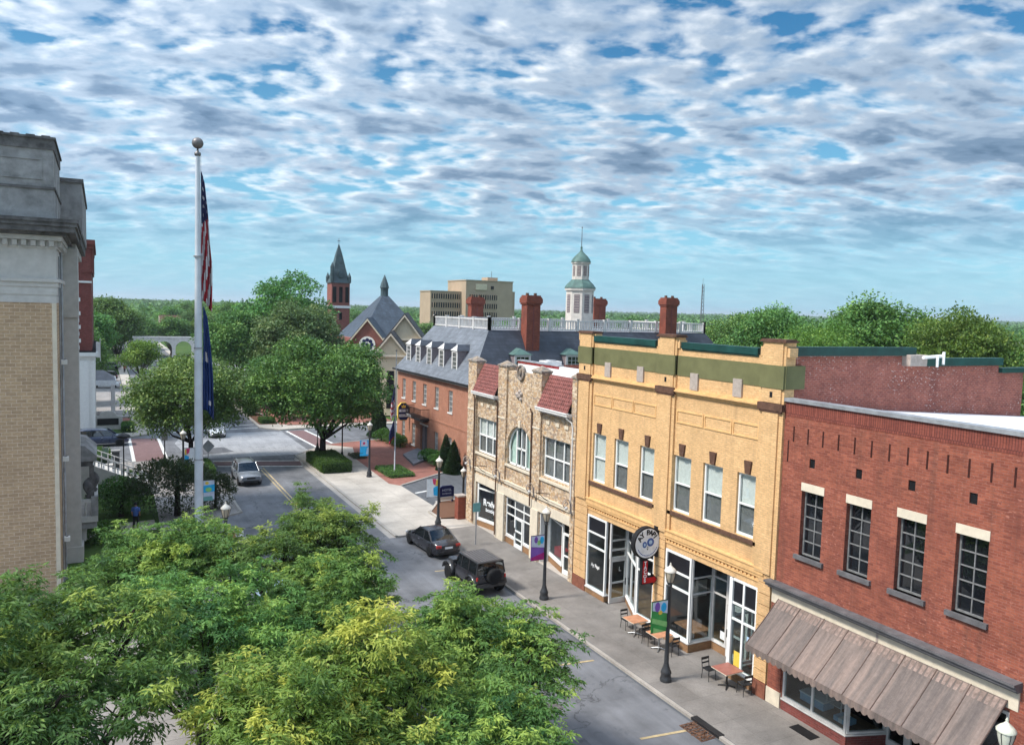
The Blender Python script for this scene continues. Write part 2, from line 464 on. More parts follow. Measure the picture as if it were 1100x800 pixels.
def concrete_mat(name, col, joint=1.52, var=0.22, ox=0.0, oy=0.0, jd=0.5):
    m, t, b, gr = new_mat(name); set_spec(b, 0.85, 0.2)
    tcn = N(t, 'ShaderNodeTexCoord'); oc = tcn.outputs['Object']
    c = Vector(col)
    f = gr.noise(oc, 0.5, 7, 0.66); f2 = gr.noise(oc, 14, 4, 0.6)
    cc = gr.ramp(f, [(0.28, tuple(c * (1 - var))), (0.7, tuple(c * (1 + var)))])
    cc = gr.mix(1.0, cc, gr.ramp(f2, [(0.3, 0.88), (0.7, 1.1)]), 'MULTIPLY')
    if joint:
        br = N(t, 'ShaderNodeTexBrick'); br.offset = 0.0
        gr.link(gr.vmath('ADD', oc, (ox, oy, 0)), br.inputs['Vector'])
        br.inputs['Color1'].default_value = (0.93, 0.93, 0.93, 1); br.inputs['Color2'].default_value = (1.05, 1.05, 1.05, 1); br.inputs['Mortar'].default_value = (jd, jd, jd, 1)
        br.inputs['Scale'].default_value = 1; br.inputs['Mortar Size'].default_value = 0.014; br.inputs['Brick Width'].default_value = joint; br.inputs['Row Height'].default_value = joint
        cc = gr.mix(1.0, cc, br.outputs['Color'], 'MULTIPLY')
    sp = gr.noise(oc, 2.3, 6, 0.7)
    cc = gr.mix(gr.mapr(sp, 0.60, 0.75, 0.0, 0.55), cc, tuple(c * 0.4))
    gr.link(cc, b.inputs['Base Color']); bump(gr, b, f2, 0.15, 0.005)
    return m
def streaky(name, col, light, dark, rough=0.7):
    """weathered awning metal: streaks run down the slope"""
    m, t, b, gr = new_mat(name); set_spec(b, rough, 0.3)
    tcn = N(t, 'ShaderNodeTexCoord'); oc = tcn.outputs['Object']
    f = gr.noise(gr.vmath('MULTIPLY', oc, (0.15, 2.2, 0.15)), 1.0, 7, 0.65)
    f2 = gr.noise(gr.vmath('MULTIPLY', oc, (0.5, 5.0, 0.5)), 1.6, 6, 0.7)
    cc = gr.ramp(f, [(0.28, dark), (0.48, col), (0.78, light)])
    cc = gr.mix(1.0, cc, gr.ramp(f2, [(0.3, 0.75), (0.7, 1.2)]), 'MULTIPLY')
    f3 = gr.noise(oc, 9.0, 4, 0.7)
    cc = gr.mix(1.0, cc, gr.ramp(f3, [(0.3, 0.85), (0.7, 1.12)]), 'MULTIPLY')
    gr.link(cc, b.inputs['Base Color'])
    return m

M = {}
M['yellow'] = brick('yellow_brick', (0.76, 0.475, 0.235), (0.67, 0.41, 0.195), (0.56, 0.38, 0.205), 0.24, 0.09, 0.010, 0.15, (0.46, 0.30, 0.15), 0.4, streak=0.22)
M['yellow_trim'] = plain('yellow_brick_trim', (0.70, 0.425, 0.19), 0.85, 0.2, 0, 0.12, 4)
M['red'] = brick('red_painted_brick', (0.345, 0.108, 0.066), (0.225, 0.065, 0.044), (0.28, 0.12, 0.09), 0.24, 0.085, 0.009, 0.28, (0.13, 0.042, 0.034), 0.55, (0.44, 0.19, 0.14), spk=(0.58, 0.70), streak=0.4)
M['red_soldier'] = brick('red_soldier_course', (0.27, 0.08, 0.056), (0.19, 0.055, 0.042), (0.11, 0.035, 0.03), 0.085, 0.6, 0.012, 0.2)
M['party'] = brick('party_wall_brick', (0.40, 0.125, 0.088), (0.28, 0.085, 0.066), (0.37, 0.19, 0.155), 0.24, 0.085, 0.012, 0.35, (0.15, 0.05, 0.045), 0.5, (0.72, 0.66, 0.62), spk=(0.60, 0.66))
M['hotel'] = brick('salmon_brick', (0.42, 0.190, 0.122), (0.36, 0.155, 0.100), (0.44, 0.27, 0.20), 0.22, 0.075, 0.008, 0.15, (0.28, 0.10, 0.065), 0.4)
M['chimney'] = brick('chimney_brick', (0.29, 0.075, 0.045), (0.21, 0.055, 0.036), (0.22, 0.10, 0.075), 0.22, 0.085, 0.01, 0.25, (0.09, 0.035, 0.03), 0.6)
M['tanbrick'] = brick('tan_brick', (0.52, 0.36, 0.22), (0.42, 0.285, 0.175), (0.62, 0.48, 0.36), 0.42, 0.172, 0.016, 0.10, (0.30, 0.20, 0.12), 0.3)
M['darkbrick'] = brick('dark_red_brick', (0.24, 0.065, 0.055), (0.17, 0.048, 0.042), (0.20, 0.10, 0.09), 0.24, 0.085, 0.01, 0.2)
M['churchbrick'] = brick('church_brick', (0.29, 0.10, 0.08), (0.24, 0.085, 0.07), (0.26, 0.14, 0.12), 0.26, 0.1, 0.01, 0.2)
M['pavebrick'] = brick('brick_paving', (0.33, 0.135, 0.10), (0.26, 0.105, 0.085), (0.30, 0.17, 0.14), 0.24, 0.12, 0.01, 0.22, (0.20, 0.10, 0.085), 0.4)
M['crossbrick'] = brick('crosswalk_paving', (0.21, 0.125, 0.125), (0.17, 0.105, 0.105), (0.20, 0.14, 0.14), 0.24, 0.12, 0.01, 0.15)
M['bulkhead'] = brick('bulkhead_brick', (0.36, 0.20, 0.10), (0.30, 0.16, 0.08), (0.24, 0.16, 0.10), 0.24, 0.08, 0.01, 0.2)
M['fieldstone'] = stone_mat('fieldstone', [(0.46, 0.32, 0.20), (0.58, 0.43, 0.28), (0.40, 0.26, 0.165), (0.66, 0.52, 0.37), (0.52, 0.34, 0.19), (0.34, 0.26, 0.20), (0.60, 0.48, 0.35)], 5.0, (0.40, 0.33, 0.26))
M['greystone'] = stone_mat('grey_rough_stone', [(0.22, 0.20, 0.18), (0.30, 0.26, 0.22), (0.17, 0.15, 0.14), (0.36, 0.30, 0.25), (0.30, 0.23, 0.17)], 4.2, (0.2, 0.17, 0.15))
M['limestone'] = plain('limestone', (0.52, 0.50, 0.475), 0.85, 0.2, 0, 0.08, 2.5, 0.12)
M['limestone_dark'] = plain('weathered_limestone', (0.30, 0.295, 0.295), 0.9, 0.15, 0, 0.22, 1.6, 0.65)
M['cornice_dark'] = plain('blackened_limestone', (0.135, 0.13, 0.13), 0.9, 0.15, 0, 0.35, 2.2, 0.5)
M['cream'] = plain('cream_stone', (0.66, 0.58, 0.46), 0.8, 0.2, 0, 0.08, 3, 0.12)
M['white'] = plain('white_paint', (0.78, 0.78, 0.76), 0.5, 0.35, 0, 0.04, 4)
M['offwhite'] = plain('aged_white_paint', (0.64, 0.62, 0.60), 0.6, 0.3, 0, 0.10, 2.5, 0.12)
M['blind'] = plain('window_blind', (0.76, 0.78, 0.77), 0.8, 0.15, 0, 0.08, 6)
M['blind_grey'] = plain('grey_window_shade', (0.21, 0.21, 0.215), 0.8, 0.15, 0, 0.15, 5)
M['mint'] = plain('pale_mint_shade', (0.48, 0.62, 0.56), 0.8, 0.15, 0, 0.08, 3)
M['green'] = plain('green_metal_coping', (0.010, 0.055, 0.048), 0.45, 0.4, 0, 0.25, 1.5)
M['olive'] = plain('olive_painted_band', (0.150, 0.150, 0.070), 0.8, 0.2, 0, 0.12, 1.3, 0.12)
M['brown'] = plain('brown_stone', (0.115, 0.062, 0.043), 0.8, 0.2, 0, 0.22, 5)
M['redbase'] = plain('red_brown_base', (0.22, 0.085, 0.055), 0.8, 0.2, 0, 0.2, 5)
M['plaque'] = plain('grey_cast_stone', (0.40, 0.34, 0.30), 0.85, 0.2, 0, 0.12, 6)
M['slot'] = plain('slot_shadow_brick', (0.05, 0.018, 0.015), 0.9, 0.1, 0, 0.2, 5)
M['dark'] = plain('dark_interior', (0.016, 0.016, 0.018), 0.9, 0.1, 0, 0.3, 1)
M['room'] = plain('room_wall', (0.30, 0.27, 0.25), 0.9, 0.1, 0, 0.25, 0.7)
M['greytrim'] = plain('grey_painted_trim', (0.125, 0.12, 0.125), 0.6, 0.3, 0, 0.2, 3, 0.3)
M['greymetal'] = plain('grey_metal_coping', (0.33, 0.34, 0.36), 0.45, 0.4, 0.3, 0.18, 3, 0.3)
M['membrane'] = plain('white_roof_membrane', (0.74, 0.75, 0.78), 0.6, 0.25, 0, 0.08, 0.8, 0.1)
M['gravelroof'] = plain('grey_roofing', (0.22, 0.22, 0.24), 0.85, 0.15, 0, 0.15, 1.0, 0.2)
M['muntin'] = plain('grey_steel_muntin', (0.20, 0.20, 0.20), 0.5, 0.35, 0, 0.2, 8)
M['awning'] = streaky('weathered_awning', (0.148, 0.118, 0.106), (0.31, 0.222, 0.183), (0.090, 0.074, 0.070))
M['awning_seam'] = plain('awning_seam', (0.12, 0.08, 0.068), 0.7, 0.3, 0, 0.2, 5)
M['awning_top'] = plain('bleached_awning_top', (0.24, 0.175, 0.15), 0.7, 0.3, 0, 0.3, 7)
M['tile'] = plain('red_clay_tile', (0.235, 0.082, 0.070), 0.65, 0.3, 0, 0.28, 4)
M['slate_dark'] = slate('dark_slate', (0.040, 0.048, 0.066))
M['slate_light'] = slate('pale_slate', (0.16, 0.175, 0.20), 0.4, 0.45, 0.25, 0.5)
M['shingle'] = slate('charcoal_shingle', (0.062, 0.058, 0.062), 0.3, 0.5, 0.3, 0.8)
M['church_slate'] = slate('blue_grey_slate', (0.060, 0.078, 0.105), 0.5, 0.6, 0.25)
M['spire_slate'] = slate('green_grey_slate', (0.055, 0.085, 0.095), 0.5, 0.6, 0.25)
M['dormer_side'] = plain('mauve_grey_siding', (0.21, 0.175, 0.185), 0.8, 0.2, 0, 0.12, 3)
M['copper'] = plain('green_copper', (0.085, 0.155, 0.138), 0.6, 0.3, 0, 0.22, 2.5, 0.2)
M['cupola'] = plain('cream_cupola_paint', (0.60, 0.55, 0.49), 0.6, 0.3, 0, 0.1, 2.5, 0.12)
M['beige'] = plain('beige_stucco', (0.66, 0.56, 0.40), 0.8, 0.2, 0, 0.06, 1.5)
M['office'] = plain('beige_concrete', (0.42, 0.32, 0.225), 0.85, 0.2, 0, 0.06, 0.4)
M['asphalt'] = asphalt_mat('faded_asphalt', (0.150, 0.153, 0.165), 0.40)
M['asphalt_lot'] = asphalt_mat('driveway_asphalt', (0.10, 0.105, 0.115), 0.15)
M['asphalt_pale'] = asphalt_mat('pale_worn_asphalt', (0.30, 0.305, 0.32), 0.18)
M['asphalt_patch'] = asphalt_mat('mended_asphalt', (0.15, 0.153, 0.165), 0.3)
M['asphalt_new'] = asphalt_mat('patched_asphalt', (0.115, 0.118, 0.13), 0.12)
M['walk_near'] = concrete_mat('sidewalk_concrete', (0.205, 0.188, 0.174), 1.8, 0.32, -20.8, 0.3, 0.78)
M['walk_left'] = concrete_mat('grey_pavement', (0.29, 0.27, 0.26), 1.5, 0.25, 0.4, 0.2, 0.6)
M['walk'] = concrete_mat('pale_concrete', (0.43, 0.39, 0.345), 1.8, 0.22, -20.8, 0.2, 0.7)
M['kerb'] = concrete_mat('kerb_concrete', (0.34, 0.315, 0.29), 0, 0.22)
M['kerb_worn'] = concrete_mat('worn_kerb_concrete', (0.33, 0.30, 0.27), 0, 0.3)
M['paint_white'] = plain('white_road_paint', (0.66, 0.66, 0.64), 0.75, 0.2, 0, 0.25, 3, 0.35)
M['paint_yellow'] = plain('yellow_road_paint', (0.46, 0.36, 0.21), 0.75, 0.2, 0, 0.25, 3, 0.35)
M['mulch'] = plain('brown_mulch', (0.16, 0.085, 0.055), 0.95, 0.1, 0, 0.35, 18)
M['soil'] = plain('dry_soil', (0.16, 0.115, 0.075), 0.95, 0.1, 0, 0.3, 2)
M['black'] = plain('black_metal', (0.018, 0.018, 0.02), 0.45, 0.4, 0, 0.2, 5)
M['post'] = plain('dark_grey_lamp_post', (0.045, 0.047, 0.052), 0.45, 0.45, 0.2, 0.2, 4)
M['steel'] = plain('brushed_steel', (0.50, 0.51, 0.52), 0.35, 0.5, 0.8, 0.1, 6)
M['pole'] = plain('white_flagpole_paint', (0.56, 0.60, 0.65), 0.4, 0.4, 0, 0.08, 1.5, 0.1)
M['bronze'] = plain('dark_grey_ball', (0.16, 0.15, 0.15), 0.45, 0.4, 0.4, 0.25, 3)
M['bark'] = plain('brown_bark', (0.075, 0.058, 0.047), 0.95, 0.1, 0, 0.35, 7)
M['bark_dark'] = plain('dark_bark', (0.03, 0.025, 0.023), 0.95, 0.1, 0, 0.35, 7)
M['tabletop'] = plain('orange_wood_tabletop', (0.50, 0.235, 0.13), 0.45, 0.4, 0, 0.16, 6)
M['tabletop_red'] = plain('red_brown_tabletop', (0.33, 0.125, 0.095), 0.4, 0.45, 0, 0.12, 6)
M['wood'] = plain('warm_wood', (0.30, 0.17, 0.09), 0.5, 0.4, 0, 0.2, 5)
M['rubber'] = plain('tyre_rubber', (0.014, 0.014, 0.015), 0.85, 0.2, 0, 0.2, 6)
M['rim'] = plain('alloy_rim', (0.42, 0.43, 0.45), 0.3, 0.5, 0.8, 0.1, 6)
M['lampglass'] = plain('frosted_lamp_glass', (0.42, 0.36, 0.27), 0.35, 0.5, 0, 0.1, 4)
M['lampcap'] = plain('cream_lamp_cap', (0.66, 0.62, 0.55), 0.45, 0.4, 0, 0.06, 4)
M['lampglobe'] = plain('pale_lamp_globe', (0.62, 0.64, 0.53), 0.35, 0.5, 0, 0.06, 3)
M['glass'] = glass_mat('window_glass', (0.95, 0.97, 0.96), 0.95, ior=1.7)
M['glass_store'] = glass_mat('shop_glass', (0.84, 0.90, 0.90), 0.92, ior=1.75)
M['glass_dark'] = glass_mat('dark_glass', (0.3, 0.34, 0.36), 0.25, 0.02, (0.012, 0.014, 0.018), 1.8)
M['transom'] = plain('black_transom_panel', (0.012, 0.012, 0.016), 0.35, 0.4, 0, 0.2, 3)
for nm, c in dict(fb_red=(0.27, 0.012, 0.022), fb_white=(0.52, 0.48, 0.50), fb_navy=(0.012, 0.014, 0.06), fb_blue=(0.010, 0.030, 0.125), purple=(0.22, 0.10, 0.42),
                  sky_blue=(0.03, 0.42, 0.78), lilac=(0.56, 0.62, 0.74), lawn=(0.06, 0.32, 0.08), lime=(0.28, 0.58, 0.20), magenta=(0.38, 0.02, 0.18), rose=(0.68, 0.07, 0.17), sunyellow=(0.80, 0.55, 0.08),
                  signred=(0.50, 0.012, 0.016), signwhite=(0.78, 0.80, 0.82), signblack=(0.014, 0.014, 0.016), signnavy=(0.012, 0.018, 0.085), teal=(0.16, 0.36, 0.36), lightblue=(0.40, 0.55, 0.72), denim=(0.06, 0.12, 0.35), skin=(0.42, 0.24, 0.16), orange=(0.7, 0.28, 0.04)).items():
    M[nm] = plain(nm, c, 0.65, 0.25, 0, 0.08, 5)
def paint(name, col, rough=0.25):
    m, t, b, gr = new_mat(name); set_spec(b, rough, 0.5, 0.15)
    b.inputs['Base Color'].default_value = tuple(col) + (1,); b.inputs['Coat Weight'].default_value = 0.6; b.inputs['Coat Roughness'].default_value = 0.06
    tcn = N(t, 'ShaderNodeTexCoord'); f = gr.noise(tcn.outputs['Object'], 2.0, 5, 0.6)
    gr.link(gr.mapr(f, 0.3, 0.7, rough * 0.8, rough * 1.6), b.inputs['Roughness'])
    return m
M['car_grey'] = paint('charcoal_car_paint', (0.022, 0.021, 0.027)); M['car_black'] = paint('black_car_paint', (0.02, 0.02, 0.023), 0.4)
M['car_silver'] = paint('silver_car_paint', (0.17, 0.185, 0.21)); M['car_white'] = paint('white_car_paint', (0.75, 0.75, 0.76)); M['car_navy'] = paint('navy_car_paint', (0.025, 0.04, 0.09))
M['car_blue'] = paint('pale_blue_car_paint', (0.30, 0.42, 0.55)); M['car_red'] = paint('dark_red_car_paint', (0.25, 0.02, 0.02))
M['headlight'] = plain('clear_lamp_lens', (0.70, 0.72, 0.74), 0.15, 0.6, 0.2, 0.05, 6); M['taillight'] = plain('red_lamp_lens', (0.45, 0.03, 0.025), 0.2, 0.6, 0, 0.1, 6)
M['carglass'] = glass_mat('car_glass', (0.35, 0.40, 0.42), 0.35, 0.02, (0.015, 0.018, 0.02), 2.1)
M['leaf_ash'] = leaf_mat('ash_leaf', (0.030, 0.092, 0.028), (0.138, 0.270, 0.068), (0.37, 0.48, 0.095))
M['leaf_ash_y'] = leaf_mat('young_ash_leaf', (0.052, 0.135, 0.030), (0.20, 0.335, 0.068), (0.58, 0.62, 0.12))
M['leaf_oak'] = leaf_mat('dark_broad_leaf', (0.026, 0.090, 0.028), (0.098, 0.245, 0.058), (0.24, 0.43, 0.095), 0.2)
M['leaf_far'] = leaf_mat('mixed_leaf', (0.036, 0.102, 0.032), (0.118, 0.235, 0.062), (0.27, 0.39, 0.105), 0.22)
M['leaf_pale'] = leaf_mat('pale_leaf', (0.055, 0.115, 0.045), (0.135, 0.205, 0.08), (0.30, 0.34, 0.13), 0.25)
M['leaf_lime'] = leaf_mat('bright_leaf', (0.06, 0.14, 0.03), (0.145, 0.265, 0.052), (0.32, 0.43, 0.09), 0.35)
M['leaf_yew'] = leaf_mat('conifer_leaf', (0.010, 0.030, 0.016), (0.022, 0.058, 0.024), (0.05, 0.10, 0.035), 0.15)
M['leaf_hedge'] = leaf_mat('clipped_leaf', (0.030, 0.085, 0.018), (0.065, 0.15, 0.030), (0.13, 0.24, 0.05), 0.25)
M['leaf_plum'] = leaf_mat('purple_green_leaf', (0.020, 0.030, 0.020), (0.040, 0.065, 0.030), (0.10, 0.09, 0.055), 0.2)
def grass_mat():
    m, t, b, gr = new_mat('grass'); set_spec(b, 0.95, 0.1)
    tcn = N(t, 'ShaderNodeTexCoord'); oc = tcn.outputs['Object']
    f = gr.noise(oc, 0.03, 8, 0.65); f2 = gr.noise(oc, 4, 4, 0.6)
    c = gr.ramp(f, [(0.3, (0.035, 0.075, 0.02)), (0.55, (0.065, 0.115, 0.03)), (0.75, (0.13, 0.13, 0.055))])
    c = gr.mix(1.0, c, gr.ramp(f2, [(0.3, 0.75), (0.7, 1.2)]), 'MULTIPLY')
    gr.link(c, b.inputs['Base Color']); return m
M['grass'] = grass_mat()
# ------------------------------------------------------------------ foliage
def quads_mesh(name, V4, tone, mat):
    """V4: (n,4,3) leaf corners; tone: (n,)"""
    n = len(V4); me = bpy.data.meshes.new(name)
    me.vertices.add(n * 4); me.vertices.foreach_set('co', np.ascontiguousarray(V4, dtype=np.float32).ravel())
    me.loops.add(n * 4); me.loops.foreach_set('vertex_index', np.arange(n * 4, dtype=np.int32))
    me.polygons.add(n); me.polygons.foreach_set('loop_start', np.arange(0, n * 4, 4, dtype=np.int32))
    me.update(calc_edges=True)
    at = me.attributes.new('tone', 'FLOAT', 'FACE'); at.data.foreach_set('value', np.clip(tone, 0, 1).astype(np.float32))
    me.materials.append(mat)
    return me
def unit(a): return a / np.maximum(np.linalg.norm(a, axis=-1, keepdims=True), 1e-9)
def rdirs(rng, n): return unit(rng.normal(size=(n, 3)))
def leaves(rng, P, D, L, Wd, Lv=0.3, fold=0.25):
    """one rhombic leaf from each P along D"""
    n = len(P); l = L * (1 + Lv * rng.uniform(-1, 1, n))[:, None]; w = Wd * (1 + Lv * rng.uniform(-1, 1, n))[:, None]
    up = rdirs(rng, n) * 0.8 + np.array([0, 0, 1.0])
    side = unit(np.cross(D, up)); nrm = np.cross(side, D)
    a = P; tip = P + D * l - nrm * l * fold * 0.6
    m = P + D * l * 0.45 + nrm * l * fold * 0.15
    return np.stack([a, m + side * w * 0.5, tip, m - side * w * 0.5], axis=1)
def lobed_points(rng, lobes, n, upper=0.5, inner=0.25, ragged=0.0):
    """points and outward directions over a crown made of lobes (cx,cy,cz,rx,rz)"""
    lob = np.array(lobes); area = lob[:, 3] ** 2; k = rng.choice(len(lob), n, p=area / area.sum())
    dv = rdirs(rng, n); flip = (dv[:, 2] < 0) & (rng.uniform(size=n) < upper); dv[flip, 2] *= -1
    rad = np.where(rng.uniform(size=n) < inner, rng.uniform(0.35, 0.9, n), rng.uniform(0.85, 1.08, n))
    if ragged: rad = rad * (1 + ragged * np.abs(rng.normal(0, 1, n)) * np.where(rng.uniform(size=n) < .5, 1, -.6))
    R = np.stack([lob[k, 3], lob[k, 3], lob[k, 4]], 1)
    return lob[k, :3] + dv * R * rad[:, None], dv, k
def crown_lobes(rng, rx, rz, n, r0=0.42, low=-0.35, jit=0.2):
    out = []
    for i in range(n):
        while True:
            v = rng.normal(size=3); v /= np.linalg.norm(v)
            if v[2] > low: break
        q = rng.uniform(0.35, 0.72) if i > 2 else rng.uniform(0, 0.3)
        r = rx * r0 * rng.uniform(0.7, 1.25)
        out.append((v[0] * rx * q, v[1] * rx * q, v[2] * rz * q + rng.normal() * jit, r, r * rz / rx * rng.uniform(0.75, 1.0)))
    return out
def shell_lobes(rng, rx, rz, n, r0=0.24, low=-0.45, q0=.74):
    out = [(0, 0, 0, rx * .70, rz * .70)]
    for i in range(n):
        while True:
            v = rng.normal(size=3); v /= np.linalg.norm(v)
            if v[2] > low: break
        q = q0 * rng.uniform(.88, 1.14); r = rx * r0 * rng.uniform(.7, 1.3)
        out.append((v[0] * rx * q, v[1] * rx * q, v[2] * rz * q, r, r * rng.uniform(.7, .9)))
    return out
def compound_crown(name, rng, lobes, n_spray, mat, leaf=0.16, wid=0.05, per=6, size=0.34, tone0=0.0, young=0.25, upper=0.55):
    """rosettes of drooping compound leaves, as on an ash"""
    P, D, k = lobed_points(rng, lobes, n_spray, upper, 0.22, .26)
    lt = rng.normal(0, 0.10, len(lobes)); zmax = P[:, 2].max(); zmin = P[:, 2].min()
    st = 0.30 + lt[k] * 1.3 + rng.normal(0, 0.14, n_spray) + tone0
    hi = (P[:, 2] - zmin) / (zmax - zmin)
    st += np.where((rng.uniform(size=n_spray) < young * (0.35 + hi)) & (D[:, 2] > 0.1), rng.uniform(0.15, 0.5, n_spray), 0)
    # long shoots that break the outline
    ns = max(1, n_spray // 9); pick = rng.choice(n_spray, ns); dirs = unit(D[pick] * 0.6 + rdirs(rng, ns) * 0.35 + np.array([0, 0, 0.75]))
    ln0 = rng.uniform(.3, .8, ns)[:, None]
    P = np.concatenate([P] + [P[pick] + dirs * ln0 * f for f in (.35, .7, 1.0)]); D = np.concatenate([D] + [dirs] * 3); st = np.concatenate([st] + [st[pick] + .05 * f for f in (1, 2, 3)]); n_spray = len(P)
    V = []; T = []
    for j in range(per):
        az = rng.uniform(0, 2 * math.pi, n_spray); h = np.stack([np.cos(az), np.sin(az), np.zeros(n_spray)], 1)
        r = unit(D * 0.55 + h * 0.85 + np.array([0, 0, 0.12]))
        ln = size * rng.uniform(0.6, 1.2, n_spray)[:, None]
        side = unit(np.cross(r, np.array([0, 0, 1.0])) + 1e-6)
        for (s, sd) in ((0.35, 1), (0.35, -1), (0.62, 1), (0.62, -1), (0.88, 1), (0.88, -1), (1.0, 0)):
            drop = np.array([0, 0, -1.0]) * (s * s * 0.42)
            p = P + (r + drop) * ln * s + rng.normal(0, 0.012, (n_spray, 3))
            dd = unit(r * (0.55 if sd else 1.0) + side * sd * 0.75 + np.array([0, 0, -0.5]) + rng.normal(0, 0.32, (n_spray, 3)))
            V.append(leaves(rng, p, dd, leaf, wid)); T.append(st + rng.normal(0, 0.07, n_spray) + 0.06 * s)
    return quads_mesh(name, np.concatenate(V), np.concatenate(T), mat)
def simple_crown(name, rng, lobes, n, mat, leaf=0.3, wid=0.2, tone0=0.0, young=0.15, upper=0.5, clump=5, spread=0.35, droop=0.25, inner=0.22):
    ns = n // clump
    P, D, k = lobed_points(rng, lobes, ns, upper, inner, .14)
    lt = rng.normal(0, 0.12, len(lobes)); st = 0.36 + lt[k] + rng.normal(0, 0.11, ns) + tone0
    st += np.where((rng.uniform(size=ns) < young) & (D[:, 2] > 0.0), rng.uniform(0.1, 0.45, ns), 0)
    V = []; T = []
    for j in range(clump):
        p = P + rng.normal(0, spread, (ns, 3)) * np.array([1, 1, 0.6])
        d = unit(D * 0.6 + rdirs(rng, ns) * 0.9 + np.array([0, 0, -droop]))
        V.append(leaves(rng, p, d, leaf, wid)); T.append(st + rng.normal(0, 0.08, ns))
    return quads_mesh(name, np.concatenate(V), np.concatenate(T), mat)
def trunk_mesh(rng, lobes, h0, r0, mat, lean=0.1, nl=None, twigs=0, fork=None):
    mb = MB(); lobes = list(lobes)
    top = np.mean([l[:3] for l in lobes], axis=0); fk = fork if fork is not None else h0
    base = Vector((0, 0, 0)); f = Vector((rng.normal() * lean, rng.normal() * lean, fk))
    mb.tube([base, base + Vector((0, 0, 0.15)), (base + f) / 2 + Vector((rng.normal() * lean * .4, rng.normal() * lean * .4, 0)), f], [r0 * 1.35, r0 * 1.05, r0 * .9, r0 * .8], 9, mat)
    for l in lobes[:nl]:
        e = Vector(l[:3]); mid = f.lerp(e, 0.5) + Vector((rng.normal() * .2, rng.normal() * .2, -0.08 * (e - f).length))
        mb.tube([f - Vector((0, 0, 0.1)), mid, e], [r0 * .48, r0 * .3, r0 * .12], 6, mat)
        for q in range(twigs):
            v = rng.normal(size=3); v[2] = abs(v[2]) * .7; v /= np.linalg.norm(v)
            tip = e + Vector((v[0] * l[3], v[1] * l[3], v[2] * l[4])) * 0.95
            mb.tube([mid.lerp(e, rng.uniform(.3, 1)), e.lerp(tip, .55) + Vector((rng.normal() * .08, rng.normal() * .08, 0)), tip], [r0 * .16, r0 * .09, r0 * .04], 4, mat)
    return mb
def part_mesh(name, me, parent, **kw):
    o = ob(name, me, parent); KIDS.setdefault(parent.name, []).append(o); return o
def leaf_box(name, rng, x0, x1, y0, y1, z0, z1, mat, dens=260, leaf=0.09, wid=0.06, rnd=0.12, tone0=0.0):
    """clipped hedge: leaves over a rounded box, dense"""
    sx, sy, sz = x1 - x0, y1 - y0, z1 - z0
    n = int(dens * (sx * sy + 2 * sz * (sx + sy)))
    c = np.array([(x0 + x1) / 2, (y0 + y1) / 2, (z0 + z1) / 2]); h = np.array([sx, sy, sz]) / 2
    wts = np.array([sy * sz, sy * sz, sx * sz, sx * sz, sx * sy]); fidx = rng.choice(5, n, p=wts / wts.sum())
    q = rng.uniform(-1, 1, (n, 3)); D = np.zeros((n, 3))
    for i, (ax, s) in enumerate(((0, -1), (0, 1), (1, -1), (1, 1), (2, 1))):
        mk = fidx == i; q[mk, ax] = s; D[mk, ax] = s
    r = np.abs(q).copy(); over = np.sort(r, axis=1)[:, 1] > 0.86
    q[over] *= (1 - 0.09 * (np.sort(r, axis=1)[over, 1:2] - 0.86) / 0.14)
    P = c + q * h + rng.normal(0, rnd * 0.3, (n, 3)) - D * rng.uniform(0, 0.05, (n, 1))
    d = unit(D * 0.7 + rdirs(rng, n) * 0.9 + np.array([0, 0, 0.2]))
    return quads_mesh(name, leaves(rng, P, d, leaf, wid), 0.45 + rng.normal(0, 0.16, n) + tone0, mat)
def shrub(name, label, loc, rx, rz, mat, seed, group=None, n=1500, leaf=0.11, wid=0.07, conical=False, cat='shrub', tone0=0.0):
    rng = np.random.default_rng(seed); t = thing(name, label, cat, loc, 0, group)
    if conical:
        z = 1 - np.sqrt(rng.uniform(0, 1, n)); a = rng.uniform(0, 2 * math.pi, n); r = rx * (1 - z) ** 0.85 * rng.uniform(0.82, 1.06, n) * (1 + 0.12 * np.sin(z * 21 + a * 3))
        P = np.stack([r * np.cos(a), r * np.sin(a), z * rz * 0.98 + 0.05], 1); D = unit(np.stack([np.cos(a), np.sin(a), np.full(n, 0.9)], 1))
    else:
        lobes = [(rng.normal() * rx * .3, rng.normal() * rx * .3, rz * rng.uniform(.38, .6), rx * rng.uniform(.55, .8), rz * rng.uniform(.36, .46)) for _ in range(5)]
        P, D, k = lobed_points(rng, lobes, n, 0.6, 0.15); P[:, 2] = np.maximum(P[:, 2], 0.03)
    d = unit(D * 0.9 + rdirs(rng, n) * 0.8 + np.array([0, 0, 0.15]))
    part_mesh('foliage', quads_mesh('foliage', leaves(rng, P, d, leaf, wid), 0.42 + rng.normal(0, 0.15, n) + tone0, mat), t)
    mb = MB(); mb.tube([(0, 0, -0.02), (0.02, 0.01, rz * .5), (0, 0, rz * .8)], [rx * .09, rx * .06, rx * .02], 6, M['bark_dark']); mb.build('stem', t)
    return t
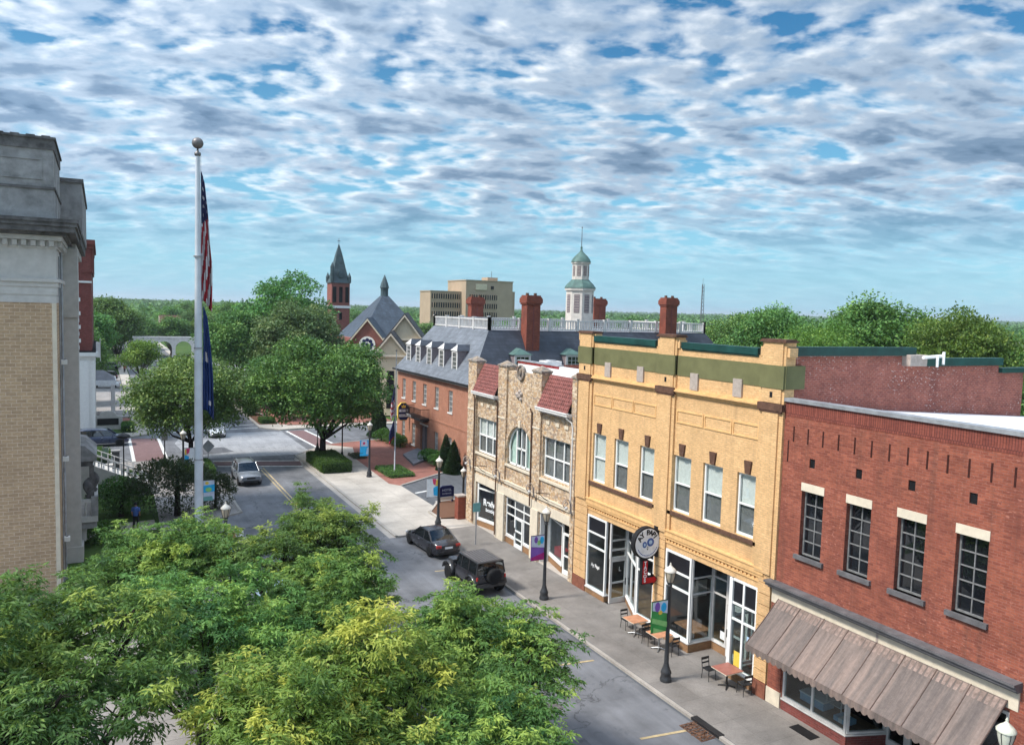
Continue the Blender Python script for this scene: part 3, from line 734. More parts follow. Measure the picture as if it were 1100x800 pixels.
# ------------------------------------------------------------------ ground, roads, pavements
ROAD = -0.10
def sheet(name, pts, z, mat, kind='structure'):
    mb = MB(); mb.poly([(x, y, z) for x, y in pts], mat); o = mb.build(name, recalc=False); tag(o, kind=kind); return o
def slab(name, pts, z0, z1, mat):
    mb = MB(); mb.prism([(x, y, z0) for x, y in pts], (0, 0, z1 - z0), mat); o = mb.build(name); tag(o, kind='structure'); return o
def strip(mb, pts, w, z0, z1, mat):
    """a strip of width w along pts, to its left"""
    for (a, b) in zip(pts, pts[1:]):
        a = Vector(a); b = Vector(b); n = Vector((-(b - a).y, (b - a).x)).normalized() * w
        mb.prism([(a.x, a.y, z0), (b.x, b.y, z0), (b.x + n.x, b.y + n.y, z0), (a.x + n.x, a.y + n.y, z0)], (0, 0, z1 - z0), mat)
def ground_sheet():
    """one sheet to the horizon, rising into low hills far out"""
    n = 96; xs = np.sign(np.linspace(-1, 1, n)) * np.abs(np.linspace(-1, 1, n)) ** 2.2 * 9000
    X, Y = np.meshgrid(xs, xs, indexing='ij'); r = np.hypot(X, Y)
    Z = np.full_like(X, -0.17)
    k = np.clip((r - 700) / 2500, 0, 1)
    Z += k * (9 + 9 * np.sin(X / 1100 + 1.0) * np.cos(Y / 900) + 5 * np.sin(X / 420 + Y / 610))
    V = np.stack([X, Y, Z], -1).reshape(-1, 3)
    F = [(i * n + j, (i + 1) * n + j, (i + 1) * n + j + 1, i * n + j + 1) for i in range(n - 1) for j in range(n - 1)]
    me = bpy.data.meshes.new('ground'); me.from_pydata(V.tolist(), [], F); me.materials.append(M['grass'])
    tag(ob('ground', me), kind='structure')
ground_sheet()
sheet('street', [(6.4, -40), (19.46, -40), (19.46, 48.6), (17.0, 48.6), (17.0, 79.5), (19.0, 81.5), (19.0, 95.8), (17.0, 98), (16.9, 420), (5.0, 420), (5.0, 97), (2.4, 95), (2.4, 80.5), (6.4, 80)], ROAD, M['asphalt'])
sheet('cross_street', [(-120, 80.5), (2.4, 80.5), (2.4, 95.0), (-120, 95.0)], ROAD, M['asphalt'])
o = sheet('cross_street', [(19.0, 81.5), (22.0, 83.4), (140, 86.5), (140, 99.5), (23.9, 96.4), (19.0, 95.8)], ROAD, M['asphalt'])
sheet('street_patch', [(7.5, 80.5), (18.6, 79.8), (19.0, 82), (18.9, 95.3), (8.0, 95.8), (6.8, 90)], ROAD + .004, M['asphalt_pale'])
sheet('street_patch', [(8.5, 82.5), (11.9, 83.3), (11.2, 86.3), (8.5, 86.0)], ROAD + .008, M['asphalt_new'])
sheet('street_patch', [(13.6, 17.5), (15.0, 17.4), (15.1, 22.6), (13.7, 22.9)], ROAD + .004, M['asphalt_new'])
sheet('street_patch', [(17.2, 24.6), (18.9, 24.5), (18.95, 25.5), (17.3, 25.7)], ROAD + .004, M['asphalt_patch'])
sheet('street_patch', [(14.2, 52), (16.2, 52.2), (16.1, 57.5), (14.3, 57)], ROAD + .004, M['asphalt_patch'])
# markings
mb = MB()
mb.poly([(9.4, 76.0, ROAD + .012), (16.6, 73.6, ROAD + .012), (16.6, 74.0, ROAD + .012), (9.4, 76.4, ROAD + .012)], M['paint_white'])
mb.poly([(9.3, 78.6, ROAD + .012), (16.9, 76.4, ROAD + .012), (16.9, 76.7, ROAD + .012), (9.3, 78.9, ROAD + .012)], M['paint_white'])
for x0, x1, y0, y1 in ((2.45, 2.75, 81.0, 94.8), (5.3, 5.6, 81.0, 94.0)):
    mb.poly([(x0, y0, ROAD + .012), (x1, y0, ROAD + .012), (x1, y1, ROAD + .012), (x0, y1, ROAD + .012)], M['paint_white'])
for a, b in (((20.15, 81.8), (19.3, 95.0)), ((22.3, 84.2), (21.5, 95.2))):
    mb.poly([(a[0], a[1], ROAD + .012), (a[0] + .3, a[1], ROAD + .012), (b[0] + .3, b[1], ROAD + .012), (b[0], b[1], ROAD + .012)], M['paint_white'])
mb.poly([(5.2, 97.4, ROAD + .012), (16.8, 98.6, ROAD + .012), (16.8, 98.9, ROAD + .012), (5.2, 97.7, ROAD + .012)], M['paint_white'])
mb.poly([(5.2, 100.2, ROAD + .012), (16.8, 101.4, ROAD + .012), (16.8, 101.7, ROAD + .012), (5.2, 100.5, ROAD + .012)], M['paint_white'])
tag(mb.build('crosswalk_marking', recalc=False), kind='structure')
sheet('crosswalk', [(2.75, 81.0), (5.3, 81.0), (5.3, 94.0), (2.75, 94.6)], ROAD + .006, M['crossbrick'])
sheet('crosswalk', [(20.45, 81.8), (22.3, 84.2), (21.5, 95.2), (19.6, 95.0)], ROAD + .006, M['crossbrick'])
sheet('crosswalk', [(9.4, 76.42), (16.6, 74.02), (16.9, 76.38), (9.3, 78.58)], ROAD + .006, M['crossbrick'])
mb = MB()
for x in (12.72, 13.02):
    mb.poly([(x, -30, ROAD + .012), (x + .13, -30, ROAD + .012), (x + .13, 74.3, ROAD + .012), (x, 74.3, ROAD + .012)], M['paint_yellow'])
for y in (28.0, 34.4, 41.3, 21.7, 15.0):
    mb.poly([(16.9, y, ROAD + .012), (18.9, y - .25, ROAD + .012), (18.9, y - .12, ROAD + .012), (16.9, y + .13, ROAD + .012)], M['paint_yellow'])
for y in (30.0, 37.0, 44.0, 51.0):
    mb.poly([(6.8, y, ROAD + .012), (8.9, y, ROAD + .012), (8.9, y + .13, ROAD + .012), (6.8, y + .13, ROAD + .012)], M['paint_yellow'])
mb.poly([(8.85, 63.8, ROAD + .012), (8.98, 63.8, ROAD + .012), (8.98, 66.5, ROAD + .012), (8.85, 66.5, ROAD + .012)], M['paint_yellow'])
for k in range(30):
    y = 106 + k * 10
    mb.poly([(10.9, y, ROAD + .012), (11.05, y, ROAD + .012), (11.05, y + 4, ROAD + .012), (10.9, y + 4, ROAD + .012)], M['paint_yellow'])
tag(mb.build('lane_marking', recalc=False), kind='structure')
# right-hand pavement: kerb, near walk, plaza
slab('sidewalk', [(19.62, -40), (23.3, -40), (23.3, 49.0), (19.62, 48.9)], -0.16, 0.0, M['walk_near'])
slab('sidewalk', [(17.18, 48.6), (19.62, 48.9), (23.3, 49.0), (23.3, 50.9), (21.2, 51.5), (21.2, 53.4), (22.3, 53.7), (22.3, 62.5), (21.6, 63.6), (22.1, 75.0), (23.6, 81.5), (21.4, 84.0), (19.0, 81.3), (17.18, 78.8)], -0.16, 0.0, M['walk'])
slab('brick_sidewalk', [(22.3, 62.5), (30.6, 68.2), (30.6, 86.0), (23.2, 84.6), (21.6, 84.05), (23.6, 81.5), (22.1, 75.0), (21.6, 63.6)], -0.16, -0.002, M['pavebrick'])
slab('driveway', [(22.3, 53.7), (22.9, 53.7), (22.9, 56.3), (40, 58.0), (40, 74), (30.6, 68.2), (22.3, 62.5)], -0.16, -0.03, M['asphalt_lot'])
sheet('driveway_marking', [(22.5, 59.5), (25.6, 60.6), (25.6, 60.9), (22.5, 59.8)], -0.024, M['paint_white'])
mb = MB()
mb.prism([(22.9, 56.0, -.1), (29.8, 57.0, -.1), (29.8, 57.25, -.1), (22.9, 56.3, -.1)], (0, 0, .16), M['kerb'])
strip(mb, [(30.6, 68.35), (22.3, 62.65)], .2, -.1, .05, M['kerb'])
strip(mb, [(21.25, 53.6), (21.2, 51.4)], .18, -.1, .1, M['walk']); strip(mb, [(22.95, 56.1), (21.3, 53.5)], .18, -.1, .1, M['walk'])
tag(mb.build('driveway_kerb'), kind='structure')
slab('planting_bed', [(21.4, 51.5), (23.1, 51.5), (28, 51.5), (28, 56.8), (23.0, 55.9), (21.45, 53.5)], -0.16, 0.05, M['mulch'])
mb = MB()
strip(mb, [(19.46, -40), (19.46, 48.6)], -.16, -.14, .012, M['kerb_worn']); strip(mb, [(19.46, 48.6), (17.0, 48.5)], -.18, -.14, .012, M['kerb'])
strip(mb, [(17.0, 48.5), (17.0, 79.0), (18.9, 81.5), (21.3, 84.2), (23.0, 84.9), (30.6, 86.2)], -.18, -.14, .012, M['kerb'])
strip(mb, [(19.66, 48.9), (19.66, -40)], -.02, -.14, .002, M['asphalt_new'])
tag(mb.build('kerb'), kind='structure')
sheet('gutter', [(19.34, -40), (19.455, -40), (19.455, 48.5), (19.34, 48.5)], ROAD + .004, M['asphalt_lot'])
sheet('gutter', [(16.6, 48.6), (16.995, 48.6), (16.995, 78.5), (16.6, 77.5)], ROAD + .004, M['kerb'])
sheet('tactile_ramp', [(17.3, 73.4), (18.5, 73.2), (18.7, 75.3), (17.4, 75.6)], 0.006, M['paint_yellow'])
# left-hand pavement and lawn
slab('sidewalk', [(-60, -40), (6.22, -40), (6.22, 57), (8.7, 58.5), (8.7, 77), (6.4, 79.6), (2.2, 80.2), (-60, 80.2), (-60, 77.5), (2, 77.2), (3.6, 74), (3.2, 44), (-1.7, 43.4), (-60, 43.4)], -0.16, 0.0, M['walk_left'])
slab('lawn', [(-60, 43.4), (-1.7, 43.4), (3.2, 44), (3.6, 74), (2, 77.2), (-60, 77.5)], -0.16, -0.02, M['grass'])
slab('path', [(-1.6, 55), (3.1, 56), (3.1, 58.5), (-1.6, 58)], -0.05, 0.0, M['walk'])
mb = MB()
strip(mb, [(6.4, -40), (6.4, 57), (8.9, 58.5), (8.9, 77.1), (6.5, 79.9), (2.3, 80.4), (-60, 80.4)], .18, -.14, .012, M['kerb'])
tag(mb.build('kerb'), kind='structure')
# beyond the crossing
slab('sidewalk', [(16.95, 98.2), (19.0, 96.0), (24, 96.6), (140, 99.7), (140, 101.5), (24, 98.6), (20.5, 99.0), (19.6, 101.5), (18.6, 130), (18.6, 420), (17.0, 420), (17.05, 110)], -0.16, 0.0, M['walk'])
slab('brick_sidewalk', [(19.7, 99.9), (24.2, 98.7), (34, 99.2), (34, 101.6), (22.8, 104.0), (20.6, 128), (18.7, 129)], -0.16, 0.004, M['pavebrick'])
slab('mulch_bed', [(17.3, 100.6), (19.4, 100.2), (19.0, 111), (17.35, 112)], -0.16, 0.02, M['mulch'])
slab('mulch_bed', [(20.9, 122), (22.8, 104.3), (34, 102), (40, 128), (21, 128)], -0.16, -0.01, M['mulch'])
slab('sidewalk', [(-80, 95.2), (2.4, 95.2), (4.8, 97.2), (4.8, 420), (3.2, 420), (3.2, 98.4), (-80, 97.2)], -0.16, 0.0, M['walk'])
slab('lawn', [(-2.2, 97.4), (3.0, 98.6), (3.0, 104), (-2.2, 103)], -0.16, 0.0, M['grass'])
slab('brick_path', [(-1.5, 103.2), (3.1, 104.3), (3.1, 111), (-1.0, 111)], -0.16, 0.0, M['pavebrick'])
slab('parking_lot', [(-12, 112), (3.1, 112), (3.1, 175), (-30, 175)], -0.16, -0.02, M['walk_left'])
slab('parking_lot', [(19, 165), (70, 165), (70, 215), (19, 215)], -0.16, -0.03, M['asphalt_pale'])
slab('parking_lot', [(40, 6), (62, 6), (62, 58), (40, 58)], -0.16, -0.03, M['asphalt_lot'])
# ------------------------------------------------------------------ yellow brick shop
XF = 23.1
FW = Face((XF, 0, 0), (0, 1, 0), (-1, 0, 0))       # street fronts on the right: u = y, d towards the street
def sash(parent, fc, u0, u1, z0, z1, depth, cols=1, rows=2, fr=0.07, mun=0.05, mat='white', glass='glass', back='blind', split=None, back2=None, label=None, backdepth=0.10):
    """a window: frame > pane, blind"""
    mb = MB(); f = M[mat]
    for a, b, c, e in ((u0, u0 + fr, z0, z1), (u1 - fr, u1, z0, z1), (u0 + fr, u1 - fr, z0, z0 + fr), (u0 + fr, u1 - fr, z1 - fr, z1)):
        fc.box(mb, a, b, c, e, -depth - .06, -depth + .03, f)
    w = (u1 - u0 - 2 * fr); h = (z1 - z0 - 2 * fr)
    for i in range(1, cols):
        u = u0 + fr + w * i / cols; fc.box(mb, u - mun / 2, u + mun / 2, z0 + fr, z1 - fr, -depth - .05, -depth + .018, f)
    for j in range(1, rows):
        z = z0 + fr + h * j / rows if split is None or rows != 2 else z0 + (z1 - z0) * split
        fc.box(mb, u0 + fr, u1 - fr, z - mun / 2, z + mun / 2, -depth - .045, -depth + .024, f)
    o = mb.build('window', parent)
    if label: o['label'] = label
    g1 = MB(); fc.box(g1, u0 + fr, u1 - fr, z0 + fr, z1 - fr, -depth - .032, -depth - .02, M[glass]); g1.build('pane', o)
    b = MB(); zm = (z0 + z1) / 2
    if back2: fc.box(b, u0, u1, z0, zm, -depth - backdepth - .03, -depth - backdepth, M[back2]); fc.box(b, u0, u1, zm, z1, -depth - backdepth - .03, -depth - backdepth, M[back])
    else: fc.box(b, u0, u1, z0, z1, -depth - backdepth - .03, -depth - backdepth, M[back])
    b.build('blind', o)
    return o
YB = place('yellow_brick_shop', 'two storey yellow brick shop with olive band, brick piers and green parapet coping', 'building', (29, 29, 0))
SY0, SY1 = 22.60, 28.40; SZ1, SZ2 = 29.20, 35.02
wins = [(22.88, 24.10), (24.95, 26.17), (26.96, 28.18), (29.50, 30.72), (31.66, 32.86), (33.62, 34.82)]
ops = [(a, b, 6.10, 8.66) for a, b in wins] + [(SY0, SY1, 0.0, 4.27), (SZ1, SZ2, 0.0, 4.27)]
mb = MB(); y = M['yellow']
FW.wall(mb, 21.9, 36.3, -0.15, 13.5, ops, 0.16, y)
# body: side walls, back
mb2 = MB(); p = M['party']
mb2.poly([(XF, 21.9, -.15), (38.6, 21.9, -.15), (38.6, 21.9, 12.75), (36.62, 21.9, 12.75), (36.62, 21.9, 13.10), (31.0, 21.9, 13.10), (31.0, 21.9, 13.55), (XF, 21.9, 13.55)], p)
mb2.poly([(XF, 36.3, -.15), (38.6, 36.3, -.15), (38.6, 36.3, 12.6), (XF, 36.3, 13.5)], y); mb2.poly([(38.6, 21.9, -.15), (38.6, 36.3, -.15), (38.6, 36.3, 12.6), (38.6, 21.9, 12.75)], p)
mb2.poly([(XF + .3, 22.2, 13.5), (31, 22.2, 13.5), (31, 22.2, 12.0), (XF + .3, 22.2, 12.0)], p)
mb.build('wall', YB, recalc=False)
w2 = mb2.build('side_wall', YB, recalc=False); w2['label'] = 'dark red party wall with flaking white paint'
r = MB(); r.poly([(XF + .02, 21.95, 12.1), (38.5, 21.95, 11.8), (38.5, 36.25, 11.8), (XF + .02, 36.25, 12.1)], M['gravelroof'])
r.box(XF + .02, XF + .32, 21.95, 36.25, 12.0, 13.5, M['yellow_trim']); r.build('roof', YB)
# green metal copings along the party wall
c = MB(); gm = M['green']
for x0, x1, z0, z1 in ((XF - .02, 30.5, 13.55, 13.90), (30.9, 36.66, 13.10, 13.44), (36.62, 38.8, 12.75, 12.98)):
    c.box(x0, x1, 21.72, 22.10, z0, z1, gm)
c.each('side_coping', YB)
for a, b in ((22.98, 28.14), (29.5, 34.96)):
    c = MB(); FW.box(c, a + .25, b - .25 if a < 25 else b, 13.5, 13.78, -.35, .09, gm); FW.box(c, a + .25, b - .25 if a < 25 else b, 13.44, 13.5, -.3, .05, gm); c.build('parapet_coping', YB)
# piers
for (a, b, zt) in ((21.74, 22.96, 14.05), (28.16, 29.46, 13.98), (34.98, 36.32, 13.88)):
    q = MB(); m = (a + b) / 2
    FW.box(q, a, b, 4.9, zt, -.4, .10, y); FW.box(q, a + .2, b - .2, 5.0, 11.35, .10, .17, y)
    FW.box(q, a + .12, b - .12, 11.72, zt, .10, .16, y)
    FW.box(q, a - .14, a, 13.5, 13.86, -.35, .06, y); FW.box(q, b, b + .14, 13.5, 13.86, -.35, .06, y)
    # rusticated lower half
    lo = (SY0 if a < 25 else (SY1 if a < 30 else SZ2)); A, B = (21.9, SY0) if a < 25 else ((SY1, SZ1) if a < 30 else (SZ2, 36.25))
    z = 0.62
    while z < 4.8:
        FW.box(q, A + .02, B - .02, z + .035, min(z + .44, 4.88), 0, .09, y); z += .44
    pr = q.build('pier', YB)
    q = MB(); FW.box(q, A, B, -.12, .62, 0, .12, M['redbase']); q.build('pier_base', pr)
    q = MB(); FW.box(q, a - .06, b + .06, zt, zt + .07, -.46, .22, M['brown']); FW.box(q, a - .02, b + .02, zt + .07, zt + .12, -.42, .17, M['brown']); q.build('cap', pr)
    q = MB(); FW.box(q, a - .03, b + .03, 11.42, 11.70, 0, .22, M['brown']); FW.box(q, a + .05, b - .05, 11.34, 11.42, 0, .19, M['brown']); q.build('pier_block', pr)
    q = MB(); FW.box(q, m - .07, m + .07, 11.92, 12.14, .15, .166, M['dark']); q.build('vent_slot', pr)
# olive band, string course, panels
q = MB(); o_ = M['olive']
for a, b, d in ((21.74, 22.96, .185), (28.16, 29.46, .185), (34.98, 36.32, .185), (22.96, 28.16, .03), (29.46, 34.98, .03)):
    FW.box(q, a, b, 12.28, 13.17, 0, d, o_)
q.box(XF - .1, 24.0, 21.70, 21.9, 12.28, 13.17, o_)
q.build('painted_band', YB)
q = MB(); yt = M['yellow_trim']
for a, b in ((22.96, 28.16), (29.46, 34.98)):
    FW.box(q, a, b, 11.62, 11.70, 0, .14, yt); FW.box(q, a, b, 11.55, 11.62, 0, .20, yt); FW.box(q, a, b, 11.46, 11.55, 0, .10, yt); FW.box(q, a, b, 11.40, 11.46, 0, .05, yt)
q.build('string_course', YB)
for u in (24.28, 26.95, 30.86, 33.62):
    q = MB(); FW.box(q, u - .25, u + .25, 11.72, 12.46, 0, .09, M['plaque']); q.build('plaque', YB)
for a, b in ((22.98, 28.10), (29.54, 34.88)):
    n = 3; ws = [0.30, 0.34, 0.36] if a < 25 else [0.34, 0.34, 0.32]; u = a
    for k in range(3):
        e = u + (b - a) * ws[k]; q = MB()
        for (s0, s1, t0, t1) in ((u + .03, e - .03, 10.14, 10.2), (u + .03, e - .03, 10.66, 10.72), (u + .03, u + .09, 10.2, 10.66), (e - .09, e - .03, 10.2, 10.66)):
            FW.box(q, s0, s1, t0, t1, 0, .035, yt)
        q.build('brick_panel', YB); u = e
for a, b in ((22.64, 28.42), (29.28, 35.0)):
    q = MB(); FW.box(q, a, b, 5.90, 6.06, 0, .10, M['brown']); q.each('window_sill', YB)
for i, (a, b) in enumerate(wins):
    sash(YB, FW, a, b, 6.10, 8.66, .13, 1, 2, .085, .07, back='blind', back2='blind_grey' if i in (0, 1, 2, 3, 4) else 'blind')
    m = (a + b) / 2; q = MB()
    q.prism([FW.p(m - .13, 8.70, 0), FW.p(m + .13, 8.70, 0), FW.p(m + .2, 9.22, 0), FW.p(m - .2, 9.22, 0)], (-.08, 0, 0), M['brown']); q.build('keystone', YB)
# corbelled brick lintel over the shop fronts
q = MB()
for a, b in ((SY0 - .3, SY1 + .05), (SZ1 - .05, SZ2 + .1)):
    FW.box(q, a, b, 4.86, 5.10, 0, .14, yt); FW.box(q, a, b, 4.74, 4.86, 0, .10, yt); FW.box(q, a, b, 5.10, 5.16, 0, .18, yt)
    u = a + .1
    while u < b - .1:
        FW.box(q, u, u + .11, 4.60, 4.74, 0, .055, yt); u += .22
    FW.box(q, a, b, 4.52, 4.60, 0, .05, yt)
q.build('corbel_table', YB)
# shop interior
def room(parent, x0, x1, y0, y1, z0, z1, mats=('wood', 'room', 'dark'), name='shop_interior'):
    q = MB(); fl, wl, ce = (M[k] for k in mats)
    q.poly([(x0, y0, z0), (x1, y0, z0), (x1, y1, z0), (x0, y1, z0)], fl); q.poly([(x0, y0, z1), (x1, y0, z1), (x1, y1, z1), (x0, y1, z1)], ce)
    q.poly([(x1, y0, z0), (x1, y1, z0), (x1, y1, z1), (x1, y0, z1)], wl); q.poly([(x0, y0, z0), (x1, y0, z0), (x1, y0, z1), (x0, y0, z1)], wl); q.poly([(x0, y1, z0), (x1, y1, z0), (x1, y1, z1), (x0, y1, z1)], wl)
    return q.build(name, parent, recalc=False)
room(YB, XF + .17, 30, 22.3, 28.75, 0.0, 4.6, ('wood', 'room', 'room')); room(YB, XF + .17, 30, 28.85, 35.6, 0.0, 4.6, ('wood', 'room', 'room'))
def glazing(mbf, mbg, fc, u0, u1, z0, z1, bars_u=(), bars_z=(), fr=.09, d=0.0, mat='white', glass='glass_store', top=None, mbt=None):
    """aluminium shop glazing: outer frame, bars, one pane sheet"""
    f = M[mat]
    for a, b, c_, e in ((u0, u0 + fr, z0, z1), (u1 - fr, u1, z0, z1), (u0 + fr, u1 - fr, z0, z0 + fr), (u0 + fr, u1 - fr, z1 - fr, z1)): fc.box(mbf, a, b, c_, e, d - .06, d + .05, f)
    for u in bars_u: fc.box(mbf, u - fr / 2, u + fr / 2, z0 + fr, z1 - fr, d - .05, d + .04, f)
    for z in bars_z: fc.box(mbf, u0 + fr, u1 - fr, z - fr * .4, z + fr * .4, d - .055, d + .045, f)
    ztop = z1 - fr
    if top and mbt is not None:
        fc.box(mbt, u0 + fr, u1 - fr, top, z1 - fr, d - .03, d - .01, M['transom']); ztop = top
    fc.box(mbg, u0 + fr, u1 - fr, z0 + fr, ztop, d - .02, d - .008, M[glass])
def sdoor(parent, fc, u0, u1, z0, z1, d=0.0, mat='offwhite', rail=True):
    q = MB(); f = M[mat]; fr = .13
    for a, b, c_, e in ((u0, u0 + fr, z0, z1), (u1 - fr, u1, z0, z1), (u0 + fr, u1 - fr, z0, z0 + .24), (u0 + fr, u1 - fr, z1 - fr, z1)): fc.box(q, a, b, c_, e, d - .04, d + .05, f)
    if rail: fc.box(q, u0 + fr, u1 - fr, z0 + 1.02, z0 + 1.10, d - .03, d + .05, f)
    dr = q.build('door', parent)
    q = MB(); fc.box(q, u0 + fr, u1 - fr, z0 + .24, z1 - fr, d - .02, d - .008, M['glass_store']); q.build('pane', dr)
    q = MB(); fc.box(q, u1 - .11, u1 - .06, z0 + .9, z0 + 1.25, d + .05, d + .10, M['black']); q.build('handle', dr)
    return dr
def bulk(parent, fc, u0, u1, h, d0=-.25, d1=.07, mat='bulkhead'):
    q = MB(); fc.box(q, u0, u1, -.12, h, d0, d1, M[mat]); fc.box(q, u0 - .02, u1 + .02, h, h + .05, d0, d1 + .04, M['offwhite']); return q.build('bulkhead', parent)
# left unit: pane, door in the return, slanted pane, pane
f1, g1, t1 = MB(), MB(), MB()
glazing(f1, g1, FW, 33.25, SZ2, .32, 4.25, (), (2.62, 3.35), .1, -.02, top=3.37, mbt=t1)
glazing(f1, g1, FW, SZ1, 30.55, .32, 4.25, (), (2.62, 3.35), .1, -.02, top=3.37, mbt=t1)
FS = Face((XF, 32.95, 0), (1, 0, 0), (0, -1, 0))
glazing(f1, g1, FS, .06, 1.12, 2.34, 4.25, (), (3.30, 2.8), .09, -.02, 'offwhite')
FA = Face((XF + .02, 30.6, 0), (1.12, 2.33, 0), (-2.33, 1.12, 0))
glazing(f1, g1, FA, .05, 2.55, .32, 4.25, (1.3,), (2.62, 3.35), .09, 0, 'white', top=3.37, mbt=t1)
sf = f1.build('shop_front', YB); g1.each('shop_window', sf); t1.each('transom_panel', sf)
sdoor(YB, FS, .06, 1.12, .02, 2.32)
bulk(YB, FW, 33.2, SZ2, .30); bulk(YB, FW, SZ1, 30.6, .30); bulk(YB, FA, .05, 2.55, .30, -.2, .05)
# right unit
f1, g1, t1 = MB(), MB(), MB()
glazing(f1, g1, FW, 26.6, SY1, .42, 4.25, (), (2.62, 3.35), .11, -.02, top=3.37, mbt=t1)
FS2 = Face((XF, 26.62, 0), (1, 0, 0), (0, -1, 0))
glazing(f1, g1, FS2, .05, 1.28, .42, 4.25, (), (2.62, 3.35), .08, 0, 'offwhite', top=3.37, mbt=t1)
FB = Face((XF + 1.3, 0, 0), (0, 1, 0), (-1, 0, 0))
glazing(f1, g1, FB, 25.62, 26.58, .42, 4.25, (), (2.62, 3.35), .08, 0, 'offwhite')
glazing(f1, g1, FB, 24.32, 25.62, 2.36, 4.25, (), (3.30,), .08, 0, 'offwhite')
FS3 = Face((XF, 24.05, 0), (1, 0, 0), (0, 1, 0))
glazing(f1, g1, FS3, .05, 1.28, .42, 4.25, (), (2.62, 3.35), .08, 0, 'offwhite')
glazing(f1, g1, FW, SY0, 24.1, .42, 4.25, (23.38,), (2.55, 3.22), .1, -.02, top=3.24, mbt=t1)
FW.box(f1, 23.98, 24.16, .0, 4.25, -.1, .06, M['white'])
sf = f1.build('shop_front', YB); g1.each('shop_window', sf); t1.each('transom_panel', sf)
sdoor(YB, FB, 24.34, 25.6, .02, 2.34)
bulk(YB, FW, 26.55, SY1, .38); bulk(YB, FS2, .0, 1.3, .38, -.2, .06); bulk(YB, FB, 25.62, 26.58, .38, -.2, .04); bulk(YB, FW, SY0, 24.0, .38); bulk(YB, FS3, .1, 1.28, .38, -.2, .04)
slab('shop_step', [(XF - .0, 24.2), (XF + 1.28, 24.35), (XF + 1.28, 26.5), (XF, 26.5)], -.1, .004, M['walk_near'])
slab('shop_step', [(XF, 30.6), (XF + 1.1, 32.9), (XF, 32.9)], -.1, .004, M['walk_near'])
def text(name, s, size, parent, loc, rot, mat, ext=.006, align='CENTER', spacing=1.0, bold=0.0):
    cu = bpy.data.curves.new(name, 'FONT'); cu.body = s; cu.size = size; cu.extrude = ext; cu.align_x = align; cu.align_y = 'CENTER'; cu.space_character = spacing; cu.offset = bold
    tmp = bpy.data.objects.new(name, cu); C.objects.link(tmp)
    me = bpy.data.meshes.new_from_object(tmp); bpy.data.objects.remove(tmp); me.materials.clear(); me.materials.append(M[mat]); me.name = name
    o = ob(name, me, parent, loc); o.rotation_euler = rot
    if parent.name in INPLACE: o.matrix_parent_inverse = Matrix.Translation(-parent.location)
    KIDS.setdefault(parent.name, []).append(o); return o
RW = (R_(90), 0, R_(-90))       # lettering that reads from the street
# script on the left pane, cards in the right windows
text('window_lettering', 'Ay Papi', .26, YB, (XF - .0, 34.2, 1.62), RW, 'white', .002, 'CENTER', 1.0, .008)
text('window_lettering', 'L', .34, YB, (XF + .66, 32.89, 1.78), (R_(90), 0, 0), 'white', .002)
for (u, z, w, h, m) in ((23.0, 1.75, .22, .34, 'lightblue'), (23.62, .62, .34, .62, 'sunyellow'), (25.86, .66, .30, .36, 'signwhite')):
    q = MB()
    (FB if u > 25 else FW).box(q, u - w / 2, u + w / 2, z, z + h, -.012 if u < 25 else .0, -.004 if u < 25 else .012, M[m]); q.build('window_card', YB)

def inside(name, boxes, parent):
    q = MB()
    for (x0, x1, y0, y1, z0, z1, m) in boxes: q.box(x0, x1, y0, y1, z0, z1, M[m])
    return q.build(name, parent)
inside('bar_counter', [(27.2, 27.9, 22.9, 27.6, 0, 1.05, 'wood'), (27.1, 28.0, 22.8, 27.7, 1.05, 1.12, 'plaque')], YB)
inside('back_shelf', [(29.5, 29.9, 23, 28, z, z + .06, 'wood') for z in (1.4, 1.9, 2.4)] + [(29.55, 29.8, 23.1 + k * .31, 23.1 + k * .31 + .12, z + .06, z + .36, ('teal', 'orange', 'signwhite', 'mint')[k % 4]) for k in range(15) for z in (1.4, 1.9, 2.4)], YB)
inside('wall_picture', [(25.0 + k * 1.4, 25.9 + k * 1.4, 28.68, 28.72, 1.5, 2.3, ('signwhite', 'lightblue', 'rose')[k]) for k in range(3)], YB)
inside('bench_seat', [(25, 29, 28.9, 29.4, 0, .48, 'wood'), (25, 29, 28.86, 28.95, .48, 1.2, 'wood')], YB)
inside('cased_opening', [(29.0, 29.1, 30.4, 30.5, 0, 2.4, 'white'), (29.0, 29.1, 32.2, 32.3, 0, 2.4, 'white'), (29.0, 29.1, 30.4, 32.3, 2.4, 2.5, 'white'), (28.2, 28.9, 33, 35, 0, 1.0, 'plaque')], YB)
for (x, y_) in ((25.2, 27.6), (25.2, 25.4), (27.0, 26.5), (25.4, 30.5), (25.4, 33.5)):
    q = MB(); q.tube([(x, y_, 4.58), (x, y_, 3.1)], .012, 4, M['black']); q.lathe([(.04, 3.1), (.22, 2.85), (.23, 2.82)], 12, M['signwhite'], (x, y_, 0)); q.build('pendant_shade', YB)
